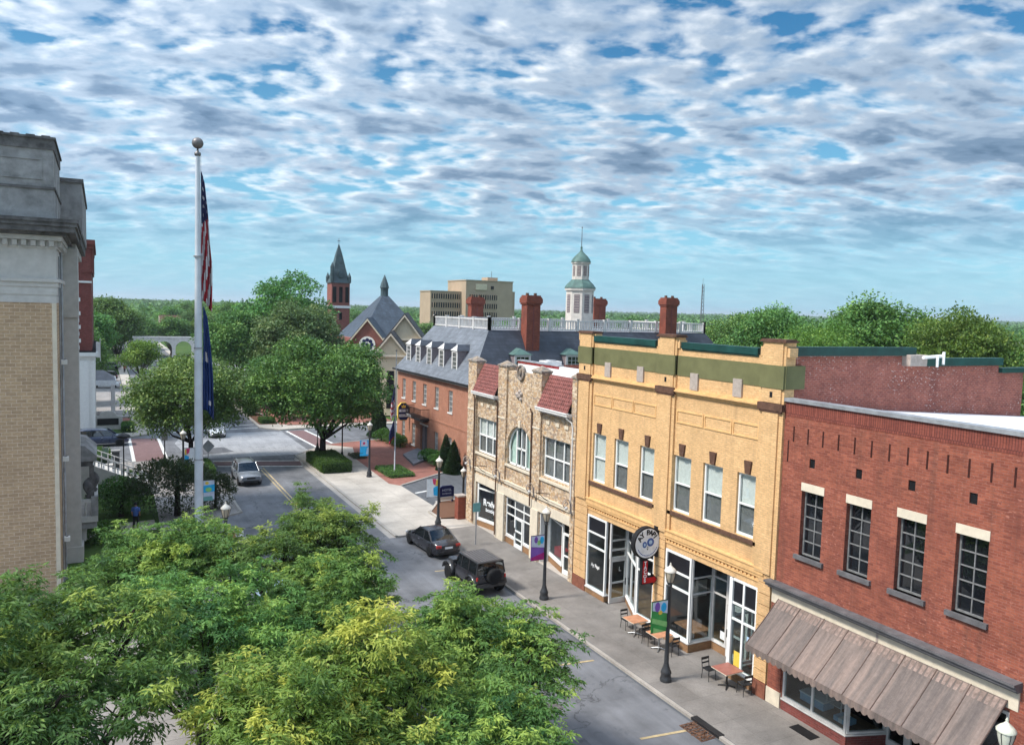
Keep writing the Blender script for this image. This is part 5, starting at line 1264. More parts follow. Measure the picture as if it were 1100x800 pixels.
def dormer(fc, u, zb, dep, hipped=False, w=1.3, h=2.0):
    """front at depth dep behind the wall face"""
    q = MB(); d = -dep
    fc.box(q, u - w / 2, u + w / 2, zb, zb + h, d - 2.2, d, M['dormer_side']); dm = q.build('dormer', HB)
    q = MB(); f = M['offwhite']
    for s0, s1, t0, t1 in ((u - w / 2 - .02, u - w / 2 + .2, zb - .05, zb + h), (u + w / 2 - .2, u + w / 2 + .02, zb - .05, zb + h), (u - w / 2 + .2, u + w / 2 - .2, zb + h - .2, zb + h), (u - w / 2 + .2, u + w / 2 - .2, zb - .05, zb + .12)): fc.box(q, s0, s1, t0, t1, d, d + .06, f)
    for k in (1, 2): uu = u - w / 2 + .2 + (w - .4) * k / 3; fc.box(q, uu - .02, uu + .02, zb + .12, zb + h - .2, d + .01, d + .045, f)
    for k in (1, 2, 3): zz = zb + .12 + (h - .32) * k / 4; fc.box(q, u - w / 2 + .2, u + w / 2 - .2, zz - .02, zz + .02, d + .012, d + .042, f)
    wn = q.build('window', dm)
    q = MB(); fc.box(q, u - w / 2 + .2, u + w / 2 - .2, zb + .12, zb + h - .2, d + .005, d + .02, M['glass_dark']); q.build('pane', wn)
    q = MB(); e = .16; zt = zb + h; rh = .58
    L, R, A = fc.p(u - w / 2 - e, zt, d + e), fc.p(u + w / 2 + e, zt, d + e), fc.p(u, zt + rh, d - (.55 if hipped else .25))
    Lb, Rb, Ab = fc.p(u - w / 2 - e, zt, d - 2.6), fc.p(u + w / 2 + e, zt, d - 2.6), fc.p(u, zt + rh, d - 2.9)
    q.poly([L, R, A], M['copper' if hipped else 'offwhite']); sd = M['copper' if hipped else 'slate_dark']
    q.poly([L, A, Ab, Lb], sd); q.poly([R, Rb, Ab, A], sd); q.poly([L, R, Rb, Lb], M['offwhite']); q.build('dormer_roof', dm)
for u in (69.6, 72.9, 76.2, 79.4, 82.3): dormer(FH, u, 8.98, .45)
for u in (35.0, 40.6, 46.5, 52.0, 57.5): dormer(FHs, u, 9.1, .55, True, 1.7, 1.75)
# white railing round the flat
def railing(name, parent, pts, z, h, mat, step=.28, thick=.07, post=3.2):
    q = MB(); m = M[mat]
    for (p0, p1) in zip(pts, pts[1:]):
        p0 = Vector(p0); p1 = Vector(p1); L = (p1 - p0).length; t = (p1 - p0) / L; fc = Face((p0.x, p0.y, 0), (t.x, t.y, 0), (t.y, -t.x, 0))
        fc.box(q, 0, L, z + h - .12, z + h, -.08, .08, m); fc.box(q, 0, L, z + .08, z + .18, -.06, .06, m)
        u = step
        while u < L: fc.box(q, u - thick / 2, u + thick / 2, z + .18, z + h - .12, -thick / 2, thick / 2, m); u += step
        k = max(1, round(L / post))
        for i in range(k + 1): uu = L * i / k; fc.box(q, uu - .13, uu + .13, z - .02, z + h + .10, -.13, .13, m); fc.box(q, uu - .17, uu + .17, z + h + .10, z + h + .17, -.17, .17, m)
    return q.build(name, parent)
railing('roof_railing', HB, [(HX + top + .1, HY1 - top - .1), (HX + top + .1, HY0 + top + .1), (HX1 - top - .1, HY0 + top + .1), (HX1 - top - .1, HY1 - top - .1), (HX + top + .1, HY1 - top - .1)], E1, 1.05, 'offwhite', .30, .085)
def chimney(x, y, w, dp, z0, z1):
    q = MB(); c = M['chimney']
    q.box(x - w / 2, x + w / 2, y - dp / 2, y + dp / 2, z0, z1 - .9, c); q.box(x - .06, x + .06, y - dp / 2 - .03, y - dp / 2, z0, z1 - .2, M['darkbrick'])
    for k, (e, zz, hh) in enumerate(((.08, -.9, .16), (.16, -.74, .44), (.10, -.30, .15), (.02, -.15, .15))): q.box(x - w / 2 - e, x + w / 2 + e, y - dp / 2 - e, y + dp / 2 + e, z1 + zz, z1 + zz + hh, c)
    for s in (-.3, .3): q.lathe([(.16, z1 - .02), (.15, z1 + .22)], 10, M['brown'], (x + s * w, y, 0))
    return q.build('chimney', HB)
chimney(36.7, 66.9, 1.45, 1.15, 10.2, 16.45); chimney(53.3, 66.9, 1.45, 1.05, 10.2, 16.75); chimney(38.0, 82.4, 1.5, 1.0, 12.2, 16.35); chimney(54.6, 82.4, 1.7, 1.1, 12.2, 16.7)
# hotel utility box on the flat and cupola
CB = place('cupola_tower', 'white octagonal cupola tower with green copper domes and a thin spire', 'tower', (47.3, 75, 13.0))
def octa(r, z0, z1, mat, part, parent, r1=None):
    q = MB(); q.lathe([(r, z0), (r1 or r, z1)], 8, M[mat], (47.3, 75, 0), smooth=False, ang0=R_(22.5)); return q.build(part, parent)
st = octa(1.55, 13.0, 17.35, 'cupola', 'lower_stage', CB); octa(1.72, 17.35, 17.6, 'cupola', 'cornice', CB); 
q = MB(); q.lathe([(1.78, 17.6), (1.72, 17.75), (1.45, 18.1), (1.12, 18.4), (1.02, 18.55)], 8, M['copper'], (47.3, 75, 0), smooth=False, ang0=R_(22.5)); q.build('lower_dome', CB)
us = octa(.95, 18.5, 20.3, 'cupola', 'upper_stage', CB); octa(1.08, 20.3, 20.48, 'cupola', 'cornice', CB)
q = MB(); q.lathe([(1.12, 20.48), (1.02, 20.75), (.72, 21.15), (.38, 21.45), (.14, 21.7), (.09, 22.1)], 16, M['copper'], (47.3, 75, 0), ang0=R_(22.5)); q.lathe([(0, 21.95), (.15, 22.1), (0, 22.28)], 10, M['copper'], (47.3, 75, 0)); q.build('upper_dome', CB)
q = MB(); q.tube([(47.3, 75, 22.1), (47.3, 75, 24.3)], [.05, .03], 6, M['bronze']); q.lathe([(0, 24.2), (.09, 24.28), (0, 24.38)], 8, M['bronze'], (47.3, 75, 0)); q.build('spire', CB)
for parent, r, z0, z1, w in ((st, 1.55, 14.9, 16.9, .62), (us, .95, 18.95, 20.05, .42)):
    for k in range(8):
        an = math.pi * 2 * k / 8 + R_(45) * 0; ap = r * math.cos(math.pi / 8)
        dv = Vector((math.cos(an), math.sin(an), 0)); f_ = Face(Vector((47.3, 75, 0)) + dv * ap, (-dv.y, dv.x, 0), dv)
        q = MB(); f_.box(q, -w / 2, w / 2, z0, z1, -.02, .025, M['dormer_side'])
        for j in range(7): zz = z0 + (z1 - z0) * (j + .5) / 7; f_.box(q, -w / 2 + .05, w / 2 - .05, zz - .03, zz + .03, .025, .05, M['plaque'])
        q.build('louvre', parent)
# balcony over the door, step, sign
q = MB(); FH.box(q, 74.8, 79.2, 3.55, 3.75, 0, 1.0, M['black']); FH.box(q, 75.2, 78.8, 3.30, 3.55, 0, .55, M['black']); bc = q.build('balcony', HB)
q = MB()
for u in np.arange(74.85, 79.2, .14): FH.box(q, u - .012, u + .012, 3.75, 4.65, .95, .975, M['black'])
for d in np.arange(.05, .95, .14): FH.box(q, 74.82, 74.85, 3.75, 4.65, d, d + .025, M['black']); FH.box(q, 79.15, 79.18, 3.75, 4.65, d, d + .025, M['black'])
FH.box(q, 74.8, 79.2, 4.65, 4.70, .94, .99, M['black']); FH.box(q, 74.8, 74.85, 4.65, 4.70, 0, .94, M['black']); FH.box(q, 79.15, 79.2, 4.65, 4.70, 0, .94, M['black']); q.build('balcony_railing', bc)
FH.box(MB(), 0, 1, 0, 1, 0, 1, M['black'])
text('sign_lettering', 'HOTEL', .42, HB, FH.p(78.0, 3.68, 1.03), RW, 'offwhite', .02)
slab('hotel_step', [(26.2, 70.0), (29.6, 73.3), (29.6, 78.0), (27.0, 75.2)], -.1, .20, M['concrete'] if 'concrete' in M else M['gravelroof'])
SG = thing('hotel_sign', 'dark blue shield sign with yellow crown and white bands projecting from the hotel corner', 'sign', (28.9, 80.7, 3.75))
q = MB(); out = [(-.62, .0), (-.62, -.62), (-.35, -.95), (.35, -.95), (.62, -.62), (.62, .55), (.25, .98), (-.25, .98), (-.62, .55)]
q.prism([(x, -.12, z) for x, z in out], (0, .24, 0), M['sunyellow']); q.build('sign_edge', SG)
for yy in (-.125, .115):
    q = MB(); q.prism([(x * .96, yy, z * .96) for x, z in out], (0, .01, 0), M['signnavy']); fcx = q.build('sign_face', SG)
q = MB(); q.box(-.5, .5, -.14, -.127, -.02, .26, M['signwhite']); q.box(-.5, .5, -.14, -.127, -.55, -.27, M['signwhite']); q.build('white_band', SG)
q = MB(); q.prism([(-.2, -.14, .42), (.2, -.14, .42), (.26, -.14, .74), (.1, -.14, .6), (0, -.14, .82), (-.1, -.14, .6), (-.26, -.14, .74)], (0, .012, 0), M['sunyellow']); q.build('crown', SG)
text('sign_lettering', 'BEST', .27, SG, (0, -.145, .12), (R_(90), 0, 0), 'signnavy', .002); text('sign_lettering', 'WESTERN', .20, SG, (0, -.145, -.41), (R_(90), 0, 0), 'signnavy', .002)
q = MB(); q.box(.6, .7, -.05, .05, .3, .4, M['black']); q.box(.6, .7, -.05, .05, -.5, -.4, M['black']); q.build('sign_bracket', SG)

# ------------------------------------------------------------------ tan brick civic hall on the left
LB = place('tan_brick_hall', 'tall tan brick civic hall with blackened limestone cornice and attic', 'building', (-12, 55, 0))
LX, LY = -1.9, 43.6
FL_ = Face((0, LY, 0), (1, 0, 0), (0, -1, 0)); FLs = Face((LX, 0, 0), (0, 1, 0), (1, 0, 0))
ls = M['limestone']; ld = M['limestone_dark']; cd = M['cornice_dark']
q = MB(); q.poly([FL_.p(-30, .4), FL_.p(-2.06, .4), FL_.p(-2.06, 14.72), FL_.p(-30, 14.72)], M['tanbrick']); FLs.wall(q, LY + .3, 66, .4, 14.72, [], .1, M['tanbrick'])
q.poly([(-30, 66, 0), (LX, 66, 0), (LX, 66, 18), (-30, 66, 18)], M['tanbrick'])
q.build('wall', LB, recalc=False)
q = MB(); q.box(-2.06, LX + .02, LY - .03, LY + .33, .4, 14.72, M['cream']); q.build('corner_strip', LB)
q = MB(); q.box(-30, LX + .06, LY - .08, 66, -.2, .42, ls); q.build('base_course', LB)
def around(mb, x1, y0, z0, z1, out, mat, xl=-30, yb=66):
    mb.box(xl, x1 + out, y0 - out, yb, z0, z1, mat)
q = MB()
around(q, LX, LY, 14.72, 15.10, .03, ls); around(q, LX, LY, 15.10, 15.48, .06, ls); around(q, LX, LY, 15.48, 15.70, .10, ls); around(q, LX, LY, 15.70, 15.86, .18, ls)
around(q, LX, LY, 15.86, 17.28, .05, ls); around(q, LX, LY, 17.28, 17.36, .12, ls); around(q, LX, LY, 17.36, 17.64, .08, ls); q.build('entablature', LB)
q = MB()
for k in range(60): x = LX - .02 - k * .37; q.box(x - .20, x, LY - .28, LY - .08, 17.37, 17.62, ls)
for k in range(52): y_ = LY + .1 + k * .37; q.box(LX + .08, LX + .28, y_, y_ + .20, 17.37, 17.62, ls)
q.build('dentil_course', LB)
q = MB(); around(q, LX, LY, 17.64, 17.86, .32, ls); around(q, LX, LY, 17.86, 18.02, .52, cd); around(q, LX, LY, 18.02, 18.28, .88, cd); around(q, LX, LY, 18.28, 18.46, .96, cd); around(q, LX, LY, 18.46, 18.62, 1.02, cd); q.build('cornice', LB)
q = MB(); around(q, LX, LY, 18.62, 20.02, .02, ld, yb=50.2); around(q, LX, LY, 20.02, 20.14, .08, cd, yb=50.2); around(q, LX, LY, 20.14, 21.86, .0, ld, yb=50.2)
for s0, s1, t0, t1 in ((-4.2, -2.35, 20.46, 20.52), (-4.2, -2.35, 21.36, 21.42), (-4.2, -4.14, 20.52, 21.36), (-2.41, -2.35, 20.52, 21.36)): FL_.box(q, s0, s1, t0, t1, 0, .04, ld)
around(q, LX, LY, 21.86, 22.34, .05, cd, yb=50.2); around(q, LX, LY, 22.34, 22.44, .12, cd, yb=50.2)
for k in range(14): x = LX - .1 - k * .62; q.box(x - .36, x, LY - .1, LY + .2, 22.44, 22.49, cd)
q.build('attic', LB)
q = MB(); q.box(-30, -.86, 51.2, 66, 18.62, 21.4, ld); q.box(-30, -.78, 51.1, 66, 21.4, 21.62, cd); q.build('rear_attic', LB)
q = MB(); q.box(-3, -1.45, 51.8, 66, 14.7, 18.6, ls); q.box(-3, -.95, 50.9, 66, 18.0, 18.66, cd); q.box(-3, -1.2, 51.0, 66, 17.6, 18.0, ls); q.build('rear_entablature', LB)
q = MB()
q.box(-2.0, -1.12, 50.4, 51.6, 0, 14.7, ls); q.box(-2.0, -1.02, 50.3, 51.7, 0, .9, ls); q.box(-2.0, -1.1, 50.3, 51.7, 13.9, 17.7, ls)
for yy in (56, 61): q.box(-2.0, -1.45, yy, yy + 1.2, 0, 14.7, ls)
q.each('pilaster', LB)
q = MB(); q.tube([(LX + .12, 47.0, 17.3), (LX + .12, 47.0, 8), (LX + .14, 46.6, 7.6), (LX + .14, 46.6, .3)], .06, 7, M['greymetal']); q.tube([(LX + .1, 45.2, 17.0), (LX + .1, 45.2, .3)], .035, 6, M['greymetal']); q.build('downpipe', LB)
for z in (11.6, 6.6, 2.4):
    q = MB(); q.box(LX + .02, LX + .35, 46.2, 46.5, z, z + .22, M['white']); q.tube([(LX, 46.35, z + .1), (LX + .3, 46.35, z + .3)], .03, 6, M['greymetal']); q.build('floodlight', LB)
q = MB(); q.box(-1.9, -.28, 51.4, 55.6, 2.0, 2.35, ls); q.box(-1.9, -.34, 51.5, 55.5, 1.6, 2.0, ld); q.box(-1.9, -.9, 51.8, 55.2, .8, 1.6, ls)
for k in range(12): q.lathe([(.05, 2.35), (.09, 2.6), (.06, 2.9), (.05, 3.15)], 8, ls, (-.38, 51.6 + k * .35, 0))
for k in range(4): q.lathe([(.05, 2.35), (.09, 2.6), (.06, 2.9), (.05, 3.15)], 8, ls, (-.6 - k * .3, 51.5, 0))
q.box(-1.9, -.28, 51.4, 51.62, 3.15, 3.35, ls); q.box(-.5, -.28, 51.62, 55.6, 3.15, 3.35, ls); q.box(-.62, -.26, 51.38, 51.74, 2.35, 3.5, ld); bal = q.build('balcony', LB)
q = MB()
for (x, y_, s) in ((-.75, 51.7, 1.0), (-.45, 53.5, .9)): q.lathe([(.12 * s, 3.35), (.2 * s, 3.5), (.1 * s, 3.6), (.28 * s, 3.95), (.30 * s, 4.2), (.2 * s, 4.4), (0, 4.6)], 12, cd, (x, y_, 0))
q.each('urn', bal)
q = MB(); q.box(-1.9, -.3, 51.3, 55.6, 5.6, 5.9, ld); q.box(-1.9, -.5, 51.4, 55.5, 5.3, 5.6, cd); q.prism([(-1.9, 51.3, 5.9), (-.3, 51.3, 5.9), (-.9, 51.3, 6.5), (-1.9, 51.3, 6.7)], (0, 4.3, 0), ld); q.box(-.7, -.45, 51.5, 51.75, 3.4, 5.3, cd); q.build('door_hood', LB)
q = MB(); q.box(-4.1, -3.0, LY - .2, LY - .05, .40, .46, M['greytrim']); q.tube([(-3.9, LY - .12, .5), (-3.1, LY - .12, .52)], .05, 6, M['bronze']); q.build('conduit', LB)

# dark red brick building with pale quoins beyond
DB = place('quoined_brick_building', 'dark red brick building with white quoins on a tall white painted base', 'building', (-6, 102, 0))
q = MB(); db = M['darkbrick']; q.box(-14, -.85, 95, 118, 9.3, 21.0, db); q.build('wall', DB)
q = MB(); q.box(-14, -.62, 94.8, 118, 20.2, 20.6, db); q.box(-14, -.45, 94.6, 118, 20.6, 21.1, db); q.box(-14, -.7, 94.9, 118, 17.7, 18.0, db)
for k in range(10): q.box(-.85, -.66, 95.2 + k * 2.2, 96.2 + k * 2.2, 18.0, 20.2, db)
q.build('cornice', DB)
q = MB()
for k in range(9):
    w = .55 if k % 2 else .42; q.box(-2.44, -2.44 + w, 94.92, 95.0, 9.6 + k * .72, 10.0 + k * .72, M['white'])
q.build('quoin', DB)
q = MB(); q.box(-2.4, -.8, 94.9, 95, 16.6, 16.8, M['white']); q.build('band', DB)
q = MB(); wp = M['white']; q.box(-14, -.66, 94.6, 118, -.1, 8.6, wp); q.box(-14, -.55, 94.5, 118, 8.6, 8.9, wp); q.box(-14, -.36, 94.3, 118, 8.9, 9.3, wp); q.box(-2.3, -1.2, 94.5, 94.6, .2, 8.4, wp); q.box(-.9, -.62, 94.52, 94.6, .2, 8.4, wp); q.build('painted_base', DB)
q = MB(); q.box(-14, -.5, 94.4, 118, 9.3, 9.45, M['dark']); q.build('ledge', DB)
q = MB(); q.box(-.5, -.1, 97, 99, 8.6, 10.2, wp); q.box(-.12, -.06, 97, 99, 8.2, 10.6, wp); q.build('side_bracket', DB)
# ------------------------------------------------------------------ church, houses, office block, mast
CH = place('brick_church', 'red brick church under a big blue slate pyramid roof with a lantern', 'church', (47.5, 146, 0))
q = MB(); cb = M['churchbrick']; q.box(41, 56, 142.2, 158, 0, 9.0, cb); q.build('wall', CH)
q = MB(); cs = M['church_slate']; ap = Vector((49.1, 149, 17.6)); b = [Vector(p) for p in ((42.4, 142.5, 9.0), (55.8, 142.5, 9.0), (56.5, 157, 9.0), (42.0, 157, 9.0))]
tp = [ap + Vector(v) for v in ((-.7, -.7, -.6), (.7, -.7, -.6), (.7, .7, -.6), (-.7, .7, -.6))]
for k in range(4): q.poly([b[k], b[(k + 1) % 4], tp[(k + 1) % 4], tp[k]], cs)
q.build('pyramid_roof', CH)
q = MB(); q.lathe([(.8, 16.9), (.75, 17.8), (.78, 18.5), (.9, 18.6)], 8, M['spire_slate'], (49.1, 149, 0), False); q.lathe([(.95, 18.6), (.7, 19.5), (.35, 20.4), (0, 21.2)], 8, M['spire_slate'], (49.1, 149, 0), False); q.build('lantern', CH)
# rose window gable, turned towards the crossing
gv = Vector((-.42, -.9, 0)).normalized(); gu = Vector((gv.y * -1, gv.x, 0)); gu = Vector((.9, -.42, 0)).normalized()
FG = Face((42.6, 138.6, 0), gu, gv)
q = MB(); q.prism([FG.p(-3.4, 0), FG.p(3.4, 0), FG.p(3.4, 8.4), FG.p(0, 12.6), FG.p(-3.4, 8.4)], -gv * 9, cb); q.build('gable', CH)
q = MB()
for s in (-1, 1): q.prism([FG.p(0, 12.6, .3), FG.p(s * 3.9, 7.7, .3), FG.p(s * 3.9, 8.0, .3), FG.p(0, 12.95, .3)], -gv * 9.5, cs)
q.build('gable_roof', CH)
q = MB()
for s in (-1, 1): q.prism([FG.p(0, 12.35, .06), FG.p(s * 3.9, 7.5, .06), FG.p(s * 3.9, 7.85, .06), FG.p(0, 12.75, .06)], gv * .3, M['cream'])
q.build('gable_trim', CH)
q = MB(); n = 24; q.prism([FG.p(1.45 * math.cos(2 * math.pi * k / n), 8.1 + 1.45 * math.sin(2 * math.pi * k / n), .02) for k in range(n)], gv * .10, M['white']); rw_ = q.build('rose_window', CH)
q = MB()
for k in range(8):
    a_ = 2 * math.pi * k / 8; c_ = (.82 * math.cos(a_), 8.1 + .82 * math.sin(a_)); q.prism([FG.p(c_[0] + .34 * math.cos(2 * math.pi * j / 10), c_[1] + .34 * math.sin(2 * math.pi * j / 10), .13) for j in range(10)], gv * .02, M['signnavy'])
q.prism([FG.p(.3 * math.cos(2 * math.pi * j / 10), 8.1 + .3 * math.sin(2 * math.pi * j / 10), .13) for j in range(10)], gv * .02, M['signnavy']); q.build('tracery_pane', rw_)
SH = Matrix.Translation((1.0, 0, 0))
CT = place('church_tower', 'brick church bell tower with a pointed green slate spire', 'tower', (43, 165, 0))
q = MB(); q.T = SH; q.box(41.4, 45.2, 163, 166.8, 0, 19.8, cb); q.box(41.2, 45.4, 162.8, 167, 14.4, 14.9, M['white'])
for zz in (8, 12): q.box(43, 43.6, 162.95, 163.0, zz, zz + 1.5, M['dark'])
q.build('shaft', CT)
q = MB(); q.T = SH
for x in (42.0, 43.3, 44.6): q.box(x - .35, x + .35, 162.9, 163.02, 15.6, 18.8, M['dark'])
q.each('belfry_opening', CT)
q = MB(); q.T = SH; ss = M['spire_slate']; q.lathe([(3.0, 19.6), (2.4, 20.5), (1.7, 22.6), (.85, 25.6), (.12, 27.6)], 4, ss, (43.3, 164.9, 0), False, R_(45)); q.build('spire', CT)
q = MB(); q.T = SH
for (x, y_) in ((41.5, 163.1), (45.1, 163.1), (41.5, 166.7), (45.1, 166.7)): q.lathe([(.42, 19.8), (.42, 22.9), (.0, 23.9)] if x < 42 and y_ < 165 else [(.4, 19.8), (.4, 20.9), (0, 21.9)], 8, ss, (x, y_, 0), False)
q.box(42.8, 43.8, 162.9, 164, 20.8, 22.0, ss); q.each('pinnacle', CT)
q = MB(); q.T = SH; q.tube([(43.3, 164.9, 27.5), (43.3, 164.9, 28.9)], .05, 5, M['bronze']); q.box(43.0, 43.6, 164.86, 164.94, 28.3, 28.4, M['bronze']); q.build('finial', CT)
def gabled(name, label, o, u, v, w, dep, h, rise, wall, roof, cat='house', win=(), cols=False):
    """gable front at o facing -v; ridge runs along v"""
    u = Vector(u).normalized(); v = Vector(v).normalized(); t = place(name, label, cat, o)
    f = Face(o, u, -v); q = MB(); q.prism([f.p(-w / 2, 0), f.p(w / 2, 0), f.p(w / 2, h), f.p(0, h + rise), f.p(-w / 2, h)], v * dep, M[wall]); q.build('wall', t)
    q = MB(); e = .5; k = rise / (w / 2)
    for s in (-1, 1): q.prism([f.p(0, h + rise + .05, e), f.p(s * (w / 2 + e), h - e * k + .05, e), f.p(s * (w / 2 + e), h - e * k + .25, e), f.p(0, h + rise + .3, e)], v * (dep + e), M[roof])
    q.build('roof', t)
    q = MB()
    for s in (-1, 1): q.prism([f.p(0, h + rise - .25, e), f.p(s * (w / 2 + e), h - e * k - .25, e), f.p(s * (w / 2 + e), h - e * k + .05, e), f.p(0, h + rise + .05, e)], -v * .12, M['cream'])
    f.box(q, -w / 2 - e, w / 2 + e, h - .35, h - .1, 0, .4, M['cream']); q.build('gable_trim', t)
    for (a, b_, c, d) in win: q = MB(); f.box(q, a, b_, c, d, -.02, .04, M['dark']); q.build('window', t)
    if cols:
        q = MB()
        for x in (-w / 2 + .3, -w / 6, w / 6, w / 2 - .3): q.lathe([(.24, 0), (.26, .3), (.22, .4), (.2, h - .6), (.28, h - .4)], 10, M['cream'], f.p(x, 0, 1.6))
        f.box(q, -w / 2, w / 2, h - .4, h, 0, 1.9, M['cream']); q.build('portico', t)
    return t
gu_ = Vector((.93, -.36, 0)).normalized(); gv_ = Vector((.36, .93, 0)).normalized()
gabled('gabled_house', 'tall beige gabled house behind the brick hotel with a charcoal roof', (40.1, 112.0, 0), gu_, gv_, 5.2, 24, 10.4, 3.4, 'beige', 'shingle', win=((-.8, .8, 6.2, 8.4),))
gabled('gabled_house', 'smaller beige gabled house with dark pillars and a charcoal roof beside the hotel corner', (35.3, 104.0, 0), gu_, gv_, 4.6, 9, 8.5, 2.8, 'beige', 'shingle', win=((-2.2, -1.4, 1.0, 6.2), (-.5, .5, 1.0, 6.2), (1.4, 2.2, 1.0, 6.2)))
# office block
OB = place('office_block', 'beige concrete office block with rows of dark window strips', 'building', (115, 258, 0)); oc = M['office']
q = MB(); q.box(99.3, 112, 252, 262, 0, 20.6, oc); q.box(110.6, 128.5, 248, 264, 0, 24.6, oc); q.box(128.5, 131.5, 252, 262, 0, 21.5, oc); q.box(99.1, 112, 251.8, 262, 20.6, 20.9, oc); q.box(110.4, 128.7, 247.8, 264, 24.6, 24.9, oc); q.build('wall', OB)
for z in (12.2, 15.2, 18.2):
    for x0, x1, y_ in ((99.8, 110.2, 252), (112.0, 122.5, 248)):
        f = Face((0, y_, 0), (1, 0, 0), (0, -1, 0)); q = MB(); f.box(q, x0, x1, z, z + 1.7, .0, .06, M['dark'])
        w = q.build('window_strip', OB); q = MB(); x = x0 + .5
        while x < x1: f.box(q, x - .12, x + .12, z - .15, z + 1.85, .06, .35, oc); x += .85
        q.build('fin', w)
q = MB(); q.box(114.2, 118.4, 247.7, 248.0, 21.6, 23.6, M['beige']); q.box(120, 121, 247.7, 248, 21.9, 23.0, M['dark']); q.build('roof_louvre', OB)
q = MB(); q.box(122, 126, 255, 260, 24.9, 26.3, oc); q.tube([(124, 256, 26.3), (124, 256, 28.5)], .08, 5, M['bronze']); q.build('roof_plant', OB)
# radio mast
t = place('radio_mast', 'thin lattice radio mast on the skyline behind the trees', 'mast', (216, 250, 0)); q = MB(); pp = M['bronze']
for (x, y_) in ((-1, -1), (1, -1), (0, 1)): q.tube([(216 + x * .8, 250 + y_ * .8, 0), (216 + x * .35, 250 + y_ * .35, 27.5)], .12, 5, pp)
z = 0
while z < 27:
    s0, s1 = .8 - .45 * z / 27.5, .8 - .45 * (z + 1.5) / 27.5
    q.tube([(216 - s0, 250 - s0, z), (216 + s1, 250 - s1, z + 1.5)], .06, 4, pp); q.tube([(216 + s0, 250 - s0, z), (216, 250 + s1, z + 1.5)], .06, 4, pp); z += 1.5
q.build('lattice', t); q = MB(); q.tube([(216, 250, 27.4), (216, 250, 30)], .06, 5, pp); q.build('aerial', t)
# white arcade, distant house, canopy
t = place('white_arcade', 'white arched arcade wall at the far end of the street', 'arcade', (15, 198, 0)); f = Face((0, 198, 0), (1, 0, 0), (0, -1, 0)); n = 12
for i in range(4):
    q = MB(); c = 8.6 + i * 4.2; zs_ = 3.9; tp_ = 6.3
    up = [f.p(c - 1.75 * math.cos(math.pi * k / n), zs_ + 1.75 * math.sin(math.pi * k / n)) for k in range(n + 1)]
    for k in range(n):
        a_, b_ = up[k], up[k + 1]; q.prism([a_, b_, Vector((b_.x, b_.y, tp_)), Vector((a_.x, a_.y, tp_))], (0, .8, 0), M['offwhite'])
    f.box(q, c - 2.1, c - 1.75, 0, tp_, -.8, 0, M['offwhite']); f.box(q, c + 1.75, c + 2.1, 0, tp_, -.8, 0, M['offwhite']); q.build('arch', t)
q = MB(); f.box(q, 6.3, 23.5, 6.3, 6.7, -.9, .1, M['offwhite']); q.build('coping', t)
gabled('far_house', 'white house with a brown roof standing above the far arcade', (20.5, 335, 2), (0, -1, 0), (1, 0, 0), 9, 11, 3.6, 3.4, 'offwhite', 'brown', win=((-3, -1.5, 1, 3), (1.5, 3, 1, 3)))
gabled('brown_roof_house', 'low house with a wide brown shingle roof past the right hand trees', (99, 57, 0), (.5, -.86, 0), (.86, .5, 0), 14, 26, 8.0, 4.2, 'plaque', 'dormer_side')
gabled('grey_shed', 'grey roofed shed among the trees behind the brick party wall', (62.5, 44.5, 0), (.6, -.8, 0), (.8, .6, 0), 9, 14, 8.8, 1.5, 'plaque', 'greymetal', 'shed')
CA = place('drive_canopy', 'grey hipped drive through canopy on pale posts beside the white base', 'canopy', (0, 115, 0)); q = MB()
q.poly([(-5, 113, 4.6), (1.6, 113, 4.6), (.2, 116, 5.7), (-4, 116, 5.7)], M['gravelroof']); q.poly([(1.6, 113, 4.6), (1.6, 119, 4.6), (.2, 116, 5.7)], M['gravelroof']); q.poly([(-5, 119, 4.6), (1.6, 119, 4.6), (.2, 116, 5.7), (-4, 116, 5.7)], M['gravelroof']); q.build('roof', CA)
q = MB(); q.box(-5, 1.65, 112.95, 119.05, 4.0, 4.62, M['signwhite']); q.build('fascia', CA)
for x, y_ in ((1.3, 113.2), (1.3, 118.6), (-2.6, 113.2)): q = MB(); q.box(x - .22, x + .22, y_ - .22, y_ + .22, -.05, 4.0, M['offwhite']); q.build('post', CA)
q = MB(); q.box(-2.2, -1.2, 114.2, 117.5, -.05, 2.6, M['plaque']); q.build('booth', CA)
# monument sign with dark panel
MS = place('monument_sign', 'pale stone monument sign with a dark panel on the far corner lawn', 'sign', (.8, 101.5, 0)); q = MB(); cr = M['limestone']
q.box(-1.0, 2.2, 101.3, 101.9, -.05, .35, cr); q.prism([(-.9, 101.4, .35), (2.1, 101.4, .35), (2.1, 101.4, 1.5), (1.5, 101.4, 1.6)] + [(.6 + .9 * math.cos(math.pi * k / 8), 101.4, 1.6 + .55 * math.sin(math.pi * k / 8)) for k in range(9)] + [(-.3, 101.4, 1.6), (-.9, 101.4, 1.5)], (0, .4, 0), cr); q.build('stone_body', MS)
q = MB(); q.box(-.5, 1.7, 101.33, 101.4, .55, 1.3, M['signblack']); q.build('panel', MS)
